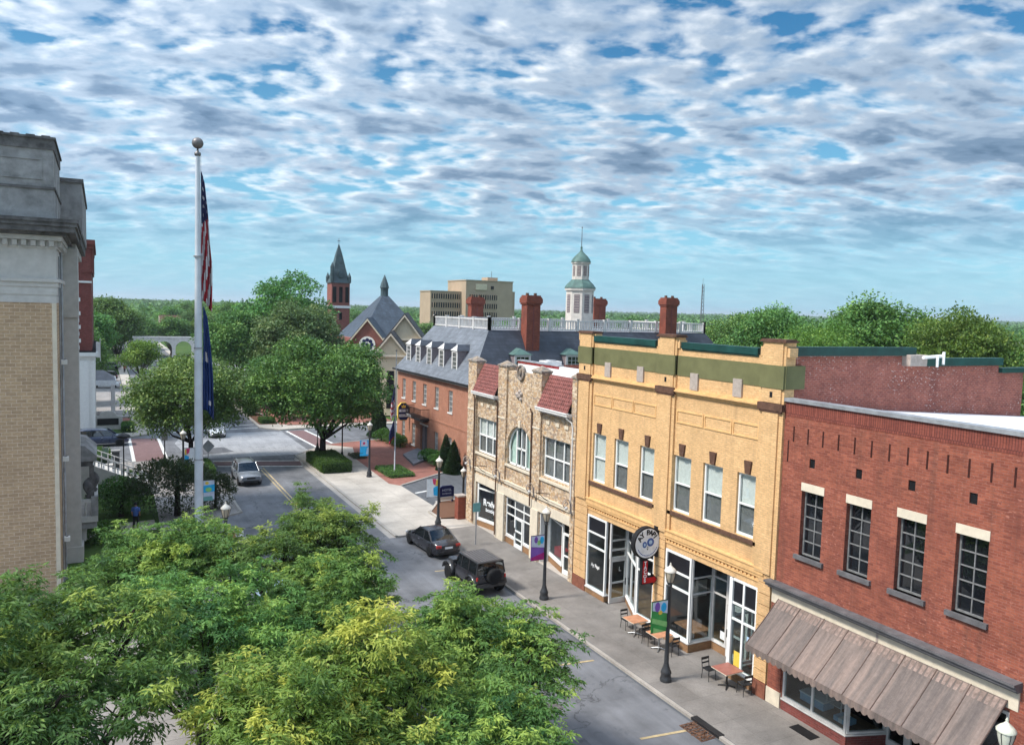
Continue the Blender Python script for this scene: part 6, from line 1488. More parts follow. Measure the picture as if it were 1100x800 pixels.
# ------------------------------------------------------------------ street lamps and banners
def lamp(x, y, label, h=4.9, group='street lamps', loc_z=0.0, globe='lampglass', sc=1.0):
    t = thing('street_lamp', label, 'street lamp', (x, y, loc_z), 0, group)
    q = MB(); q.lathe([(.24, 0), (.25, .10), (.22, .16), (.20, .30), (.23, .36), (.19, .46), (.13, .62), (.115, .72)], 14, M['post']); q.build('base', t)
    q = MB(); q.lathe([(.10, .70), (.085, 1.6), (.075, h - .95), (.10, h - .93), (.10, h - .86), (.07, h - .84)], 12, M['post']); q.build('post', t)
    q = MB(); q.lathe([(.07, h - .86), (.12, h - .80), (.12, h - .74)], 12, M['post']); 
    for k in range(6):
        a_ = 2 * math.pi * k / 6; q.tube([(.13 * math.cos(a_), .13 * math.sin(a_), h - .75), (.215 * math.cos(a_), .215 * math.sin(a_), h - .42), (.225 * math.cos(a_), .225 * math.sin(a_), h - .30)], .012, 4, M['post'])
    q.build('lantern_frame', t)
    q = MB(); q.lathe([(.11, h - .75), (.16, h - .62), (.20, h - .45), (.215, h - .30)], 16, M[globe]); q.build('lantern_glass', t)
    q = MB(); q.lathe([(.245, h - .31), (.25, h - .26), (.17, h - .17), (.09, h - .11), (.05, h - .06), (.03, h - .03), (.045, h), (.0, h + .08)], 16, M['lampcap']); q.build('lantern_cap', t)
    q = MB()
    for z in (h - 1.46, h - 2.76): q.tube([(-.07, 0, z), (-.88, 0, z)], .018, 5, M['post'])
    return t, q
LAMPS = [(20.45, 24.83, 'grey post lamp with cream cap in front of the yellow brick shop', 'a'), (20.4, 34.85, 'grey post lamp with a finial standing before the stone shop', 'b'), (20.4, 49.54, 'grey post lamp behind the dark sedan at the end of the parking bay', 'c'), (20.85, 66.74, 'grey post lamp on the pale plaza beside the brick paved hotel forecourt', 'd')]
LEFT = [(5.5, 41.5, 'cream capped lamp half hidden by the front trees near the tall flagpole', 'e'), (5.6, 54.0, 'lamp hidden behind the tall flagpole shaft', 'f'), (5.65, 66.6, 'grey post lamp beside the clipped hedge just past the tall flagpole', 'g')]
def banner(x, y, z0, z1, side, label, kind):
    """a fabric banner hung between two arms"""
    t = thing('lamp_banner', label, 'banner', (x + side * .1, y, z0), 0, 'lamp post banners'); w = .76; h = z1 - z0; f = Face((0, 0, 0), (side, 0, 0), (0, -1, 0))
    col = dict(a='lawn', b='purple', c='signwhite', d='sky_blue', e='signwhite', f='lilac', g='signwhite')[kind]
    q = MB(); n = 8
    for i in range(n):
        for (s0, s1) in ((i / n, (i + 1) / n),):
            y0, y1 = .03 * math.sin(5 * s0), .03 * math.sin(5 * s1)
            q.hexa([f.p(s0 * w, 0, y0), f.p(s1 * w, 0, y1), f.p(s1 * w, 0, y1 + .012), f.p(s0 * w, 0, y0 + .012), f.p(s0 * w, h, y0), f.p(s1 * w, h, y1), f.p(s1 * w, h, y1 + .012), f.p(s0 * w, h, y0 + .012)], M[col])
    q.build('cloth', t)
    def blob(cx, cz, rx, rz, m, nm='printed_flower', k=10):
        q = MB()
        for d0, d1 in ((.052, .056), (-.044, -.04)): q.prism([f.p(cx + rx * math.cos(2 * math.pi * j / k), cz + rz * math.sin(2 * math.pi * j / k), d0) for j in range(k)], f.n * (d1 - d0), M[m])
        q.build(nm, t)
    def patch(pts, m, nm='printed_field'):
        q = MB()
        for d0 in (.046, -.038): q.prism([f.p(u * w, v * h, d0) for u, v in pts], f.n * .004, M[m])
        q.build(nm, t)
    if kind == 'a':
        patch([(0, .58), (.5, .66), (1, .74), (1, 1), (0, 1)], 'lilac'); patch([(0, .3), (1, .5), (1, .34), (0, .12)], 'lime'); patch([(.1, .0), (.9, .18), (.9, .0)], 'lime')
        blob(.52, h * .84, .13, .21, 'purple'); blob(.2, h * .80, .14, .2, 'sky_blue'); blob(.36, h * .64, .10, .09, 'sunyellow')
    elif kind == 'b':
        patch([(0, .5), (1, .58), (1, 1), (0, 1)], 'lilac'); patch([(0, .30), (1, .12), (1, .0), (0, .0)], 'magenta'); blob(.5, h * .85, .11, .18, 'purple'); blob(.15, h * .82, .12, .2, 'sky_blue'); blob(.32, h * .72, .1, .14, 'lime')
    elif kind in 'ceg':
        patch([(.0, .05), (.0, .62), (.42, .5), (.38, .1)], 'sky_blue'); patch([(.15, .98), (.52, 1.0), (.44, .72), (.22, .62)], 'rose'); patch([(.0, .95), (.16, .9), (.18, .6), (.02, .58)], 'sunyellow')
    elif kind == 'd':
        patch([(.1, .6), (.9, .62), (.85, .98), (.2, .98)], 'lilac'); blob(.42, h * .8, .12, .12, 'rose'); patch([(.0, .1), (.3, .1), (.2, .5), (.0, .55)], 'lightblue')
    else:
        patch([(0, .4), (1, .45), (1, .8), (0, .75)], 'sky_blue'); patch([(0, .0), (.9, .0), (.8, .22), (0, .2)], 'teal'); blob(.4, h * .55, .2, .15, 'lime'); blob(.3, h * .88, .12, .1, 'sunyellow')
    return t
BL = dict(a='green banner with a purple flower on the lamp by the yellow shop', b='purple and magenta banner on the lamp by the stone shop', c='white banner with red and blue petals on the lamp behind the sedan',
          d='bright blue banner on the lamp of the plaza before the hotel', e='white petal banner on the lamp under the front trees', f='striped blue and lilac banner showing beside the tall flagpole', g='white banner with red, yellow and blue petals above the hedge behind the flagpole')
for x, y, lb, k in LAMPS:
    t, arms = lamp(x, y, lb); arms.each('banner_arm', t); zz = (2.15, 3.42) if k in 'abc' else (1.9, 3.3)
    if k == 'd': 
        pass
    banner(x, y, zz[0], zz[1], -1, BL[k], k)
for x, y, lb, k in LEFT:
    t, arms = lamp(x, y, lb); arms.T = Matrix.Rotation(math.pi, 4, 'Z'); arms.v = [Vector((-p.x, -p.y, p.z)) for p in arms.v]; arms.each('banner_arm', t)
    banner(x, y, 2.1, 3.42, 1, BL[k], k)
t, arms = lamp(24.6, 54.8, 'short post lamp with a pale globe on the mulch bed beside the stone shop', 2.9, None, -.02)
t, arms = lamp(21.2, 11.75, 'lamp with a rounded pale globe in front of the faded awning', 4.55, None, 0, 'lampglobe')
for o in KIDS[t.name]:
    if o.name.startswith('lantern_cap'): o.data.materials[0] = M['lampglobe']

# ------------------------------------------------------------------ flagpoles and flags
FP = thing('flagpole', 'tall pale flagpole with a grey ball rising from the front trees', 'flagpole', (4.75, 46.6, 0))
q = MB(); q.lathe([(.30, -.1), (.30, .3), (.24, .35), (.24, .36), (.225, 4), (.215, 11), (.165, 17), (.12, 22.6), (.11, 22.85)], 18, M['pole']); q.build('pole', FP)
q = MB()
for z in (6.2, 12.4, 17.4): q.lathe([(.235, z), (.24, z + .04), (.235, z + .08)], 18, M['greymetal'])
q.each('pole_joint', FP)
q = MB(); q.lathe([(.11, 22.8), (.17, 22.86), (.17, 22.98), (.06, 23.06), (.04, 23.25)], 14, M['bronze']); q.build('truck', FP)
q = MB(); q.lathe([(0, 23.2)] + [(.30 * math.sin(math.pi * k / 12), 23.5 - .30 * math.cos(math.pi * k / 12)) for k in range(1, 12)] + [(0, 23.8)], 18, M['bronze']); q.build('ball', FP)
q = MB(); q.tube([(.24, 0, 1.2), (.20, 0, 12), (.16, 0, 22.8)], .012, 4, M['greymetal']); q.build('halyard', FP)
def hanging_flag(name, label, loc, z0, z1, wtop, wbot, paintf, folds=5, amp=.13, nu=26, nv=44, group=None):
    t = thing(name, label, 'flag', loc); q = MB(); grid = []
    for j in range(nv + 1):
        s = j / nv; row = []
        wd = wtop + (wbot - wtop) * min(1, s * 1.5) ** .8
        for i in range(nu + 1):
            u = i / nu; ph = u * folds * 2 * math.pi + s * 1.6
            x = .02 + wd * (u ** 1.05) + .03 * math.sin(ph * 1.3 + s * 4); yv = amp * math.sin(ph) * (.35 + .65 * s) * (.3 + u)
            zz = z1 - (z1 - z0) * s - (u * .9 * (1 - .4 * s)) * (1 if s < .98 else 1) * .55
            if s > .8: zz += (s - .8) * .9 * math.sin(u * 4.2 + .5)
            row.append(Vector((x, yv, zz)))
        grid.append(row)
    for j in range(nv):
        for i in range(nu):
            q.poly([grid[j][i], grid[j][i + 1], grid[j + 1][i + 1], grid[j + 1][i]], M[paintf((i + .5) / nu, (j + .5) / nv, i, j)], True)
    o = q.build('cloth', t, recalc=False, weld=True)
    m = o.modifiers.new('thick', 'SOLIDIFY'); m.thickness = .012
    return t
def stars(u, v, i, j):
    s = v + u * .12
    if s < .40 and u > .0: return 'fb_white' if (i % 4 == 1 and j % 3 == 1) else 'fb_navy'
    return 'fb_red' if int((u * 4.2 + v * 6.2)) % 2 else 'fb_white'
hanging_flag('national_flag', 'limp stars and stripes flag hanging from the tall flagpole', (4.90, 46.55, 0), 14.9, 22.0, .12, .55, stars)
def palmetto(u, v, i, j):
    return 'fb_white' if (.40 < v < .50 and .25 < u < .62 and (u - .25) * .25 < (v - .38)) or (.86 < v < .90 and .5 < u < .7) else 'fb_blue'
hanging_flag('state_flag', 'limp deep blue flag hanging below the striped flag', (4.98, 46.55, 0), 8.9, 14.75, .16, .55, palmetto, 4, .12)
HP = thing('flagpole', 'slim grey flagpole in the low planting before the hotel', 'flagpole', (23.45, 67.5, 0))
q = MB(); q.lathe([(.11, -.05), (.10, .3), (.075, .32), (.06, 6), (.04, 11.0)], 10, M['greymetal']); q.build('pole', HP); q = MB(); q.lathe([(0, 11), (.1, 11.1), (0, 11.22)], 10, M['bronze']); q.build('ball', HP)
def small(u, v, i, j):
    return 'fb_navy' if v < .42 else ('fb_red' if (i + j) % 4 < 2 else 'fb_white')
def flipped(t): t.scale = (-1, 1, 1)
flipped(hanging_flag('national_flag', 'small striped flag hanging from the slim hotel flagpole', (23.38, 67.45, 0), 5.2, 8.0, .10, .38, small, 3, .1, 16, 24))
flipped(hanging_flag('state_flag', 'small navy flag hanging low on the slim hotel flagpole', (23.38, 67.45, 0), 3.1, 5.1, .12, .5, lambda u, v, i, j: 'fb_navy' if v < .9 else 'fb_red', 3, .1, 16, 20))

# ------------------------------------------------------------------ café furniture
def cafe_table(x, y, z, label, topm, basem, rz=0.0, size=.86, rect=None):
    t = thing('cafe_table', label, 'table', (x, y, z), rz, 'pavement tables'); a_, b_ = (size / 2, size / 2) if not rect else rect
    q = MB(); q.box(-a_, a_, -b_, b_, .725, .755, M[topm]); tp = q.build('table_top', t, bevel=.012)
    q = MB(); q.box(-a_ - .006, a_ + .006, -b_ - .006, b_ + .006, .712, .735, M['cream']); q.build('edge_band', tp)
    q = MB(); q.tube([(0, 0, .05), (0, 0, .71)], .04, 10, M[basem]); q.box(-.2, .2, -.03, .03, .69, .712, M[basem]); q.build('pedestal', t)
    q = MB()
    for k in range(4):
        a = math.pi / 4 + k * math.pi / 2; c, s = math.cos(a), math.sin(a); q.tube([(0, 0, .09), (.2 * c, .2 * s, .05), (.33 * c, .33 * s, .025)], [.04, .03, .022], 6, M[basem]); q.lathe([(.04, 0), (.03, .02)], 8, M['black'], (.32 * c, .32 * s, 0))
    q.build('foot', t); return t
cafe_table(22.1, 29.2, 0, 'orange topped cafe table by the shop door, farther of the silver legged pair', 'tabletop', 'steel')
cafe_table(22.1, 27.4, 0, 'orange topped cafe table partly behind the lamp post with the green banner', 'tabletop', 'steel')
cafe_table(22.42, 23.4, 0, 'red brown cafe table on a black pedestal beside the awning', 'tabletop_red', 'black', 0, .9)
def chair(x, y, rz, label):
    t = thing('cafe_chair', label, 'chair', (x, y, 0), rz, 'black cafe chairs'); bk = M['black']
    q = MB(); q.box(-.21, .21, -.21, .21, .43, .465, bk); q.build('seat', t, bevel=.012)
    q = MB(); q.tube([(-.19, .20, .45), (-.19, .25, .84)], .016, 6, bk); q.tube([(.19, .20, .45), (.19, .25, .84)], .016, 6, bk); q.box(-.20, .20, .232, .262, .76, .86, bk); q.box(-.19, .19, .225, .25, .60, .66, bk); q.build('backrest', t)
    for sx in (-1, 1):
        for sy in (-1, 1): q = MB(); q.tube([(sx * .18, sy * .18, .44), (sx * .20, sy * .21, 0)], .015, 6, bk); q.build('leg', t)
    return t
chair(22.15, 29.95, 0, 'black chair at the far side of the farther orange table')
chair(22.2, 28.58, math.pi, 'black chair between the two orange tables facing the farther one')
chair(22.0, 28.05, .1, 'black chair drawn up to the far side of the orange table behind the lamp post')
chair(22.3, 26.72, math.pi, 'black chair on the near side of the orange table behind the lamp post')
chair(22.2, 24.22, .05, 'black chair on the far side of the red brown table')
chair(22.62, 22.62, math.pi - .1, 'black chair tucked under the near side of the red brown table')
def indoor(x, y, a_, b_, label):
    t = thing('dining_table', label, 'table', (x, y, .0), 0, None)
    q = MB(); q.box(-a_, a_, -b_, b_, .74, .79, M['tabletop']); q.build('table_top', t)
    for sx in (-1, 1):
        for sy in (-1, 1): q = MB(); q.box(sx * a_ * .85 - .03, sx * a_ * .85 + .03, sy * b_ * .8 - .03, sy * b_ * .8 + .03, .0, .74, M['black']); q.build('leg', t)
indoor(24.0, 27.4, .5, .7, 'wooden table behind the corner glass of the yellow shop'); indoor(25.6, 26.0, .45, .7, 'pale topped table deeper inside the yellow shop'); indoor(25.0, 30.0, .45, .8, 'wooden table inside the shop unit with window script')
# ------------------------------------------------------------------ projecting round sign with arrow panel
RS = thing('round_sign', 'round white lettered sign with a red arrow panel hanging from the yellow pier', 'sign', (22.42, 29.15, 4.55))
q = MB(); q.T = Matrix.Rotation(R_(90), 4, 'X'); q.lathe([(.76, -.13), (.76, .13)], 36, M['signblack']); q.build('drum', RS)
for s in (1, -1):
    q = MB(); q.T = Matrix.Rotation(R_(90), 4, 'X'); q.poly([(.69 * math.cos(2 * math.pi * k / 36), .69 * math.sin(2 * math.pi * k / 36), .136 * s) for k in range(36)], M['signwhite']); q.build('sign_face', RS)
q = MB()
for (x, z, rx, rz) in ((-.17, -.05, .12, .15), (.16, .04, .2, .2)):
    q.prism([(x + rx * math.cos(2 * math.pi * k / 14), -.146, z + rz * math.sin(2 * math.pi * k / 14)) for k in range(14)], (0, -.004, 0), M['denim']); q.prism([(x + rx * .5 * math.cos(2 * math.pi * k / 10), -.151, z + rz * .5 * math.sin(2 * math.pi * k / 10)) for k in range(10)], (0, -.003, 0), M['lightblue'])
q.prism([(-.05, -.146, -.24), (.05, -.146, -.24), (0, -.146, -.32)], (0, -.004, 0), M['signblack'])
q.prism([(-.02, -.146, -.15), (.04, -.146, -.15), (.0, -.146, -.21)], (0, -.004, 0), M['signblack'])
for k in range(15):
    a0 = R_(205 + k * 9); a1 = R_(205 + k * 9 + 6); q.prism([(r * math.cos(a_), -.146, r * math.sin(a_)) for r, a_ in ((.56, a0), (.60, a0), (.60, a1), (.56, a1))], (0, -.004, 0), M['denim'])
q.build('emblem', RS)
for ch, an in zip('AY PAPI', (152, 128, 108, 90, 70, 50, 33)):
    if ch == ' ': continue
    a_ = R_(an); text('lettering', ch, .34, RS, (.50 * math.cos(a_), -.148, .50 * math.sin(a_)), (R_(90), 0, 0), 'signblack', .003, 'CENTER', 1, .012).rotation_euler = (R_(90), -(a_ - R_(90)), 0)
q = MB(); out = [(-.22, -.80), (.12, -.80), (.12, -1.62), (.42, -1.62), (.42, -1.52), (.72, -1.80), (.42, -2.06), (.42, -1.96), (-.22, -1.96)]
q.prism([(x * 1.0, -.09, z) for x, z in out], (0, .18, 0), M['signblack']); ar_ = q.build('arrow_panel', RS)
q = MB(); out2 = [(-.18, -.84), (.08, -.84), (.08, -1.66), (.46, -1.66), (.46, -1.60), (.64, -1.80), (.46, -1.98), (.46, -1.92), (-.18, -1.92)]; q.prism([(x, -.096, z) for x, z in out2], (0, -.008, 0), M['signred']); q.build('arrow_face', ar_)
for k, ch in enumerate('TACOS'): text('lettering', ch, .23, RS, (-.05, -.108, -.96 - k * .205), (R_(90), 0, 0), 'signwhite', .003, 'CENTER', 1, .01)
q = MB(); q.tube([(.5, 0, .5), (.85, 0, .62)], .03, 6, M['black']); q.tube([(.6, 0, -.5), (.85, 0, -.5)], .03, 6, M['black']); q.box(.55, .72, -.14, .14, .45, .72, M['black']); q.box(.55, .72, -.14, .14, -.72, -.4, M['black']); q.build('bracket', RS)
for o in [RS]: o.location = (22.36, 29.0, 4.42)
# ------------------------------------------------------------------ small street things
t = thing('parking_sign', 'thin post with a small teal plate on the pavement behind the off-roader', 'sign', (21.1, 44.9, 0))
q = MB(); q.box(-.03, .03, -.03, .03, 0, 2.75, M['greymetal']); q.build('post', t); q = MB(); q.box(-.26, .26, -.05, -.03, 2.15, 2.72, M['teal']); q.build('plate', t)
t = thing('entry_sign', 'small navy arched sign on two posts at the mulch bed', 'sign', (23.6, 55.7, .05), R_(4))
q = MB(); q.prism([(-.62, -.04, .45), (.62, -.04, .45), (.62, -.04, 1.15), (.4, -.04, 1.3), (-.4, -.04, 1.3), (-.62, -.04, 1.15)], (0, .08, 0), M['signnavy']); q.build('board', t)
for x in (-.55, .55): q = MB(); q.box(x - .06, x + .06, .04, .14, -.05, 1.05, M['signnavy']); q.build('post', t)
q = MB(); q.box(-.55, .55, -.05, -.04, .18, .42, M['cream']); q.build('plate', t)
text('lettering', 'HOTEL', .26, t, (0, -.045, .95), (R_(90), 0, 0), 'lilac', .002); text('lettering', 'ENTRANCE', .15, t, (0, -.045, .68), (R_(90), 0, 0), 'lilac', .002)
t = thing('brick_pier', 'low red brick end pier against the corner of the stone shop', 'pier', (22.6, 50.95, 0)); q = MB(); q.box(-.15, .45, -.12, .5, -.1, 1.62, M['chimney']); q.build('shaft', t); q = MB(); q.box(-.2, .5, -.17, .55, 1.62, 1.72, M['plaque']); q.build('cap', t)
t = thing('storm_drain', 'rusty kerb drain with leaf litter at the near end of the pavement', 'drain', (19.2, 21.3, -.1))
q = MB(); q.box(-.42, .24, -.62, .62, .0, .015, M['brown']); 
for k in range(7): q.box(-.38, .2, -.55 + k * .17, -.50 + k * .17, .015, .03, M['bronze'])
q.build('grate', t); q = MB(); q.box(.24, .52, -.75, .75, .03, .128, M['black']); q.build('kerb_inlet', t)
rng0 = np.random.default_rng(5); P0 = np.stack([rng0.uniform(-.4, .2, 160), rng0.uniform(-.6, .55, 160), rng0.uniform(.035, .07, 160)], 1); lit_ = quads_mesh('leaf_litter', leaves(rng0, P0, unit(rdirs(rng0, 160) * np.array([1, 1, .2])), .10, .05), rng0.uniform(.7, 1, 160), M['mulch']); o = part_mesh('leaf_litter', lit_, t)
t = thing('doormat', 'black doormat on the pavement in front of the awning shop', 'mat', (22.55, 19.5, .0)); q = MB(); q.box(-.24, .24, -.5, .5, .001, .016, M['rubber']); q.build('mat', t)
t = thing('manhole_cover', 'larger iron manhole cover in the near travel lane', 'cover', (15.2, 25.0, ROAD)); q = MB(); q.lathe([(.36, .002), (.36, .012), (.3, .014), (0, .014)], 20, M['bronze']); q.build('lid', t)
t = thing('manhole_cover', 'small round iron cover in the parking lane', 'cover', (18.05, 29.6, ROAD)); q = MB(); q.lathe([(.16, .002), (.16, .012), (0, .014)], 16, M['black']); q.build('lid', t)
def signal(x, y, label, z=5.6, arm=6.0, dirx=-1):
    t = thing('traffic_signal', label, 'traffic light', (x, y, 0), 0, 'traffic signals')
    q = MB(); q.lathe([(.2, 0), (.16, .3), (.10, .6), (.08, z + .5)], 10, M['black']); q.build('pole', t)
    q = MB(); q.tube([(0, 0, z + .3), (dirx * arm, 0, z + .45)], [.07, .05], 8, M['black']); q.build('mast_arm', t)
    for f_ in (.55, .95):
        q = MB(); X = dirx * arm * f_; q.box(X - .17, X + .17, -.14, .14, z - .55, z + .45, M['sunyellow']); hd = q.build('signal_head', t)
        for k, m in enumerate(('signblack', 'orange', 'teal')): q = MB(); q.T = Matrix.Translation((X, -.15, z + .26 - .31 * k)) @ Matrix.Rotation(R_(90), 4, 'X'); q.lathe([(.11, 0), (.11, .05)], 12, M[m]); q.build('lens', hd)
    return t
signal(33.5, 172, 'traffic signals on a black arm over the far street between the trees', 5.6, 9.0)
def bench_post(x, y, label):
    t = thing('bell_bollard', label, 'bollard', (x, y, 0), 0, 'black bell bollards'); q = MB(); q.lathe([(.32, 0), (.33, .15), (.26, .45), (.13, .8), (.09, .95), (.1, 1.1)], 14, M['black']); q.build('bell', t); q = MB(); q.tube([(0, 0, 1.05), (0, 0, 3.4)], .05, 8, M['black']); q.build('post', t); q = MB(); q.box(-.25, .25, -.12, .12, 2.4, 3.1, M['greymetal']); q.build('signal_box', t)
bench_post(19.25, 79.0, 'black bell based signal post behind the corner tree trunk'); bench_post(5.0, 77.3, 'black bell based signal post behind the white petal banner and tall flagpole')
t = thing('signal_post', 'plain dark post at the corner tree beside the cross street', 'post', (21.4, 77.6, 0)); q = MB(); q.tube([(0, 0, 0), (0, 0, 3.6)], .07, 8, M['black']); q.build('post', t); q = MB(); q.lathe([(.14, 0), (.12, .3)], 10, M['black']); q.build('base', t)
t = thing('warning_sign', 'grey back of a diamond road sign beside the tall flagpole', 'sign', (8.4, 74.6, 0)); q = MB(); q.tube([(0, 0, 0), (0, 0, 2.6)], .03, 6, M['greymetal']); q.build('post', t); q = MB(); q.prism([(0, -.03, 1.5), (.55, -.03, 2.1), (0, -.03, 2.7), (-.55, -.03, 2.1)], (0, .02, 0), M['greymetal']); q.build('plate', t)
# stone steps, rails, terrace
ST = place('stone_steps', 'pale stone steps with white railings climbing beside the tan brick hall', 'steps', (.8, 69, 0)); q = MB()
for k in range(15): q.box(-3.0, 3.4 - k * .34, 66.6, 71.4, k * .155, (k + 1) * .155, M['limestone'])
q.build('stair', ST)
q = MB(); q.prism([(3.9, 66.3, -.1), (3.9, 66.3, .45), (-2.2, 66.3, 3.2), (-2.2, 66.3, -.1)], (0, .3, 0), M['limestone']); q.build('cheek_wall', ST)
for yy in (66.45, 69.0, 71.3):
    q = MB()
    for k in range(13): x = 3.6 - k * .46; zb = (3.6 - x) * .455 + (.45 if yy < 67 else 0); q.box(x - .04, x + .04, yy - .04, yy + .04, zb - .1, zb + 1.0, M['offwhite'])
    for dz in (.5, 1.0): q.tube([(3.6, yy, (.45 if yy < 67 else 0) + dz), (3.6 - 12 * .46, yy, (12 * .46) * .455 + (.45 if yy < 67 else 0) + dz)], .035, 6, M['offwhite'])
    q.build('handrail', ST)
TE = place('terrace_wall', 'grey stone terrace wall holding a clipped hedge by the steps', 'wall', (-3, 74, 0)); q = MB(); q.box(-14, .6, 71.6, 77.3, -.1, 1.35, M['limestone_dark']); q.build('wall', TE); q = MB(); q.box(-14, .75, 71.5, 77.4, 1.35, 1.5, M['limestone']); q.build('capping', TE)
t = thing('gate_pier', 'dark stone pier at the end of the terrace wall', 'pier', (1.0, 75.5, 0)); q = MB(); q.box(-.3, .3, -.3, .3, -.05, 1.9, M['cornice_dark']); q.build('shaft', t); q = MB(); q.box(-.36, .36, -.36, .36, 1.9, 2.02, M['limestone_dark']); q.build('cap', t)
t = thing('lamp_standard', 'slim black lamp standard in front of the stone steps', 'lamp', (1.4, 65.2, 0)); q = MB(); q.lathe([(.14, 0), (.1, .3), (.05, .5), (.045, 4.6)], 10, M['black']); q.build('post', t); q = MB(); q.lathe([(.06, 4.6), (.5, 4.75), (.42, 4.9), (.1, 5.05), (0, 5.1)], 14, M['black']); q.build('shade', t)
t = thing('ghost_reflection', 'white window reflections built as bars and a box above the party wall', 'vent', (30.4, 21.9, 13.0)); q = MB(); q.box(-.55, .55, -.4, .3, .12, .6, M['plaque']); q.build('cabinet', t, bevel=.03); q = MB(); q.tube([(.1, -.5, .5), (1.3, -.52, .56)], .07, 8, M['white']); q.tube([(1.3, -.6, .2), (1.3, -.6, .74)], .06, 8, M['white']); q.tube([(.9, -.6, .1), (.9, -.6, .6)], .06, 8, M['white']); q.build('glare_bar', t)  # pale reflections in window glass, modelled as solid bars and a box
def ac(x, y, z, label, s=1.0):
    t = thing('rooftop_unit', label, 'air unit', (x, y, z), 0, 'rooftop units'); q = MB(); q.box(-.6 * s, .6 * s, -.6 * s, .6 * s, 0, .9 * s, M['offwhite']); q.build('cabinet', t, bevel=.02); q = MB(); q.lathe([(.42 * s, .9 * s), (.42 * s, .96 * s), (.1, .97 * s)], 16, M['greymetal']); q.build('fan', t)
    q = MB()
    for k in range(7): q.box(-.602 * s, -.6 * s, -.5 * s, .5 * s, .12 * s + k * .1 * s, .16 * s + k * .1 * s, M['greytrim'])
    q.build('grille', t)
ac(28.6, 49.0, 10.55, 'white rooftop unit behind the first stone pilaster'); ac(31.5, 41.5, 10.55, 'white rooftop unit behind the middle stone parapet'); ac(27.2, 37.6, 10.5, 'grey rooftop unit against the yellow shop side wall', 1.25)
# ------------------------------------------------------------------ cars (nose towards local +y)
def wheel(mb_unused, parent, x, y, r, w, side):
    q = MB(); q.T = Matrix.Translation((x, y, r)) @ Matrix.Rotation(R_(90), 4, 'Y')
    q.lathe([(r * .62, -w / 2), (r * .93, -w / 2), (r, -w * .32), (r, w * .32), (r * .93, w / 2), (r * .62, w / 2)], 22, M['rubber']); ty = q.build('wheel', parent)
    q = MB(); q.T = Matrix.Translation((x, y, r)) @ Matrix.Rotation(R_(90), 4, 'Y'); q.lathe([(r * .64, -w * .42), (r * .64, w * .42)], 20, M['black'])
    for k in range(5):
        a_ = 2 * math.pi * k / 5; c, s = math.cos(a_), math.sin(a_)
        for d in (-w * .44, w * .44): q.prism([(-.05 * s - .02 * c, .05 * c - .02 * s, d), (.05 * s - .02 * c, -.05 * c - .02 * s, d), (r * .62 * c + .03 * s, r * .62 * s - .03 * c, d), (r * .62 * c - .03 * s, r * .62 * s + .03 * c, d)], (0, 0, .012), M['rim'])
    q.build('rim', ty)
def ring(y, hw, zb, zt, belly=None, round_=.10, tuck=.06):
    """half-section mirrored: sill, belly, shoulder, top"""
    zm = zb + (zt - zb) * .5 if belly is None else belly
    h = [(hw - tuck, zb), (hw - .01, zb + .10), (hw, zm), (hw - .03, zt - round_), (hw - .03 - round_, zt), (0, zt + .02)]
    r = [Vector((x, y, z)) for x, z in h]; return r + [Vector((-p.x, p.y, p.z)) for p in r[-2::-1]]
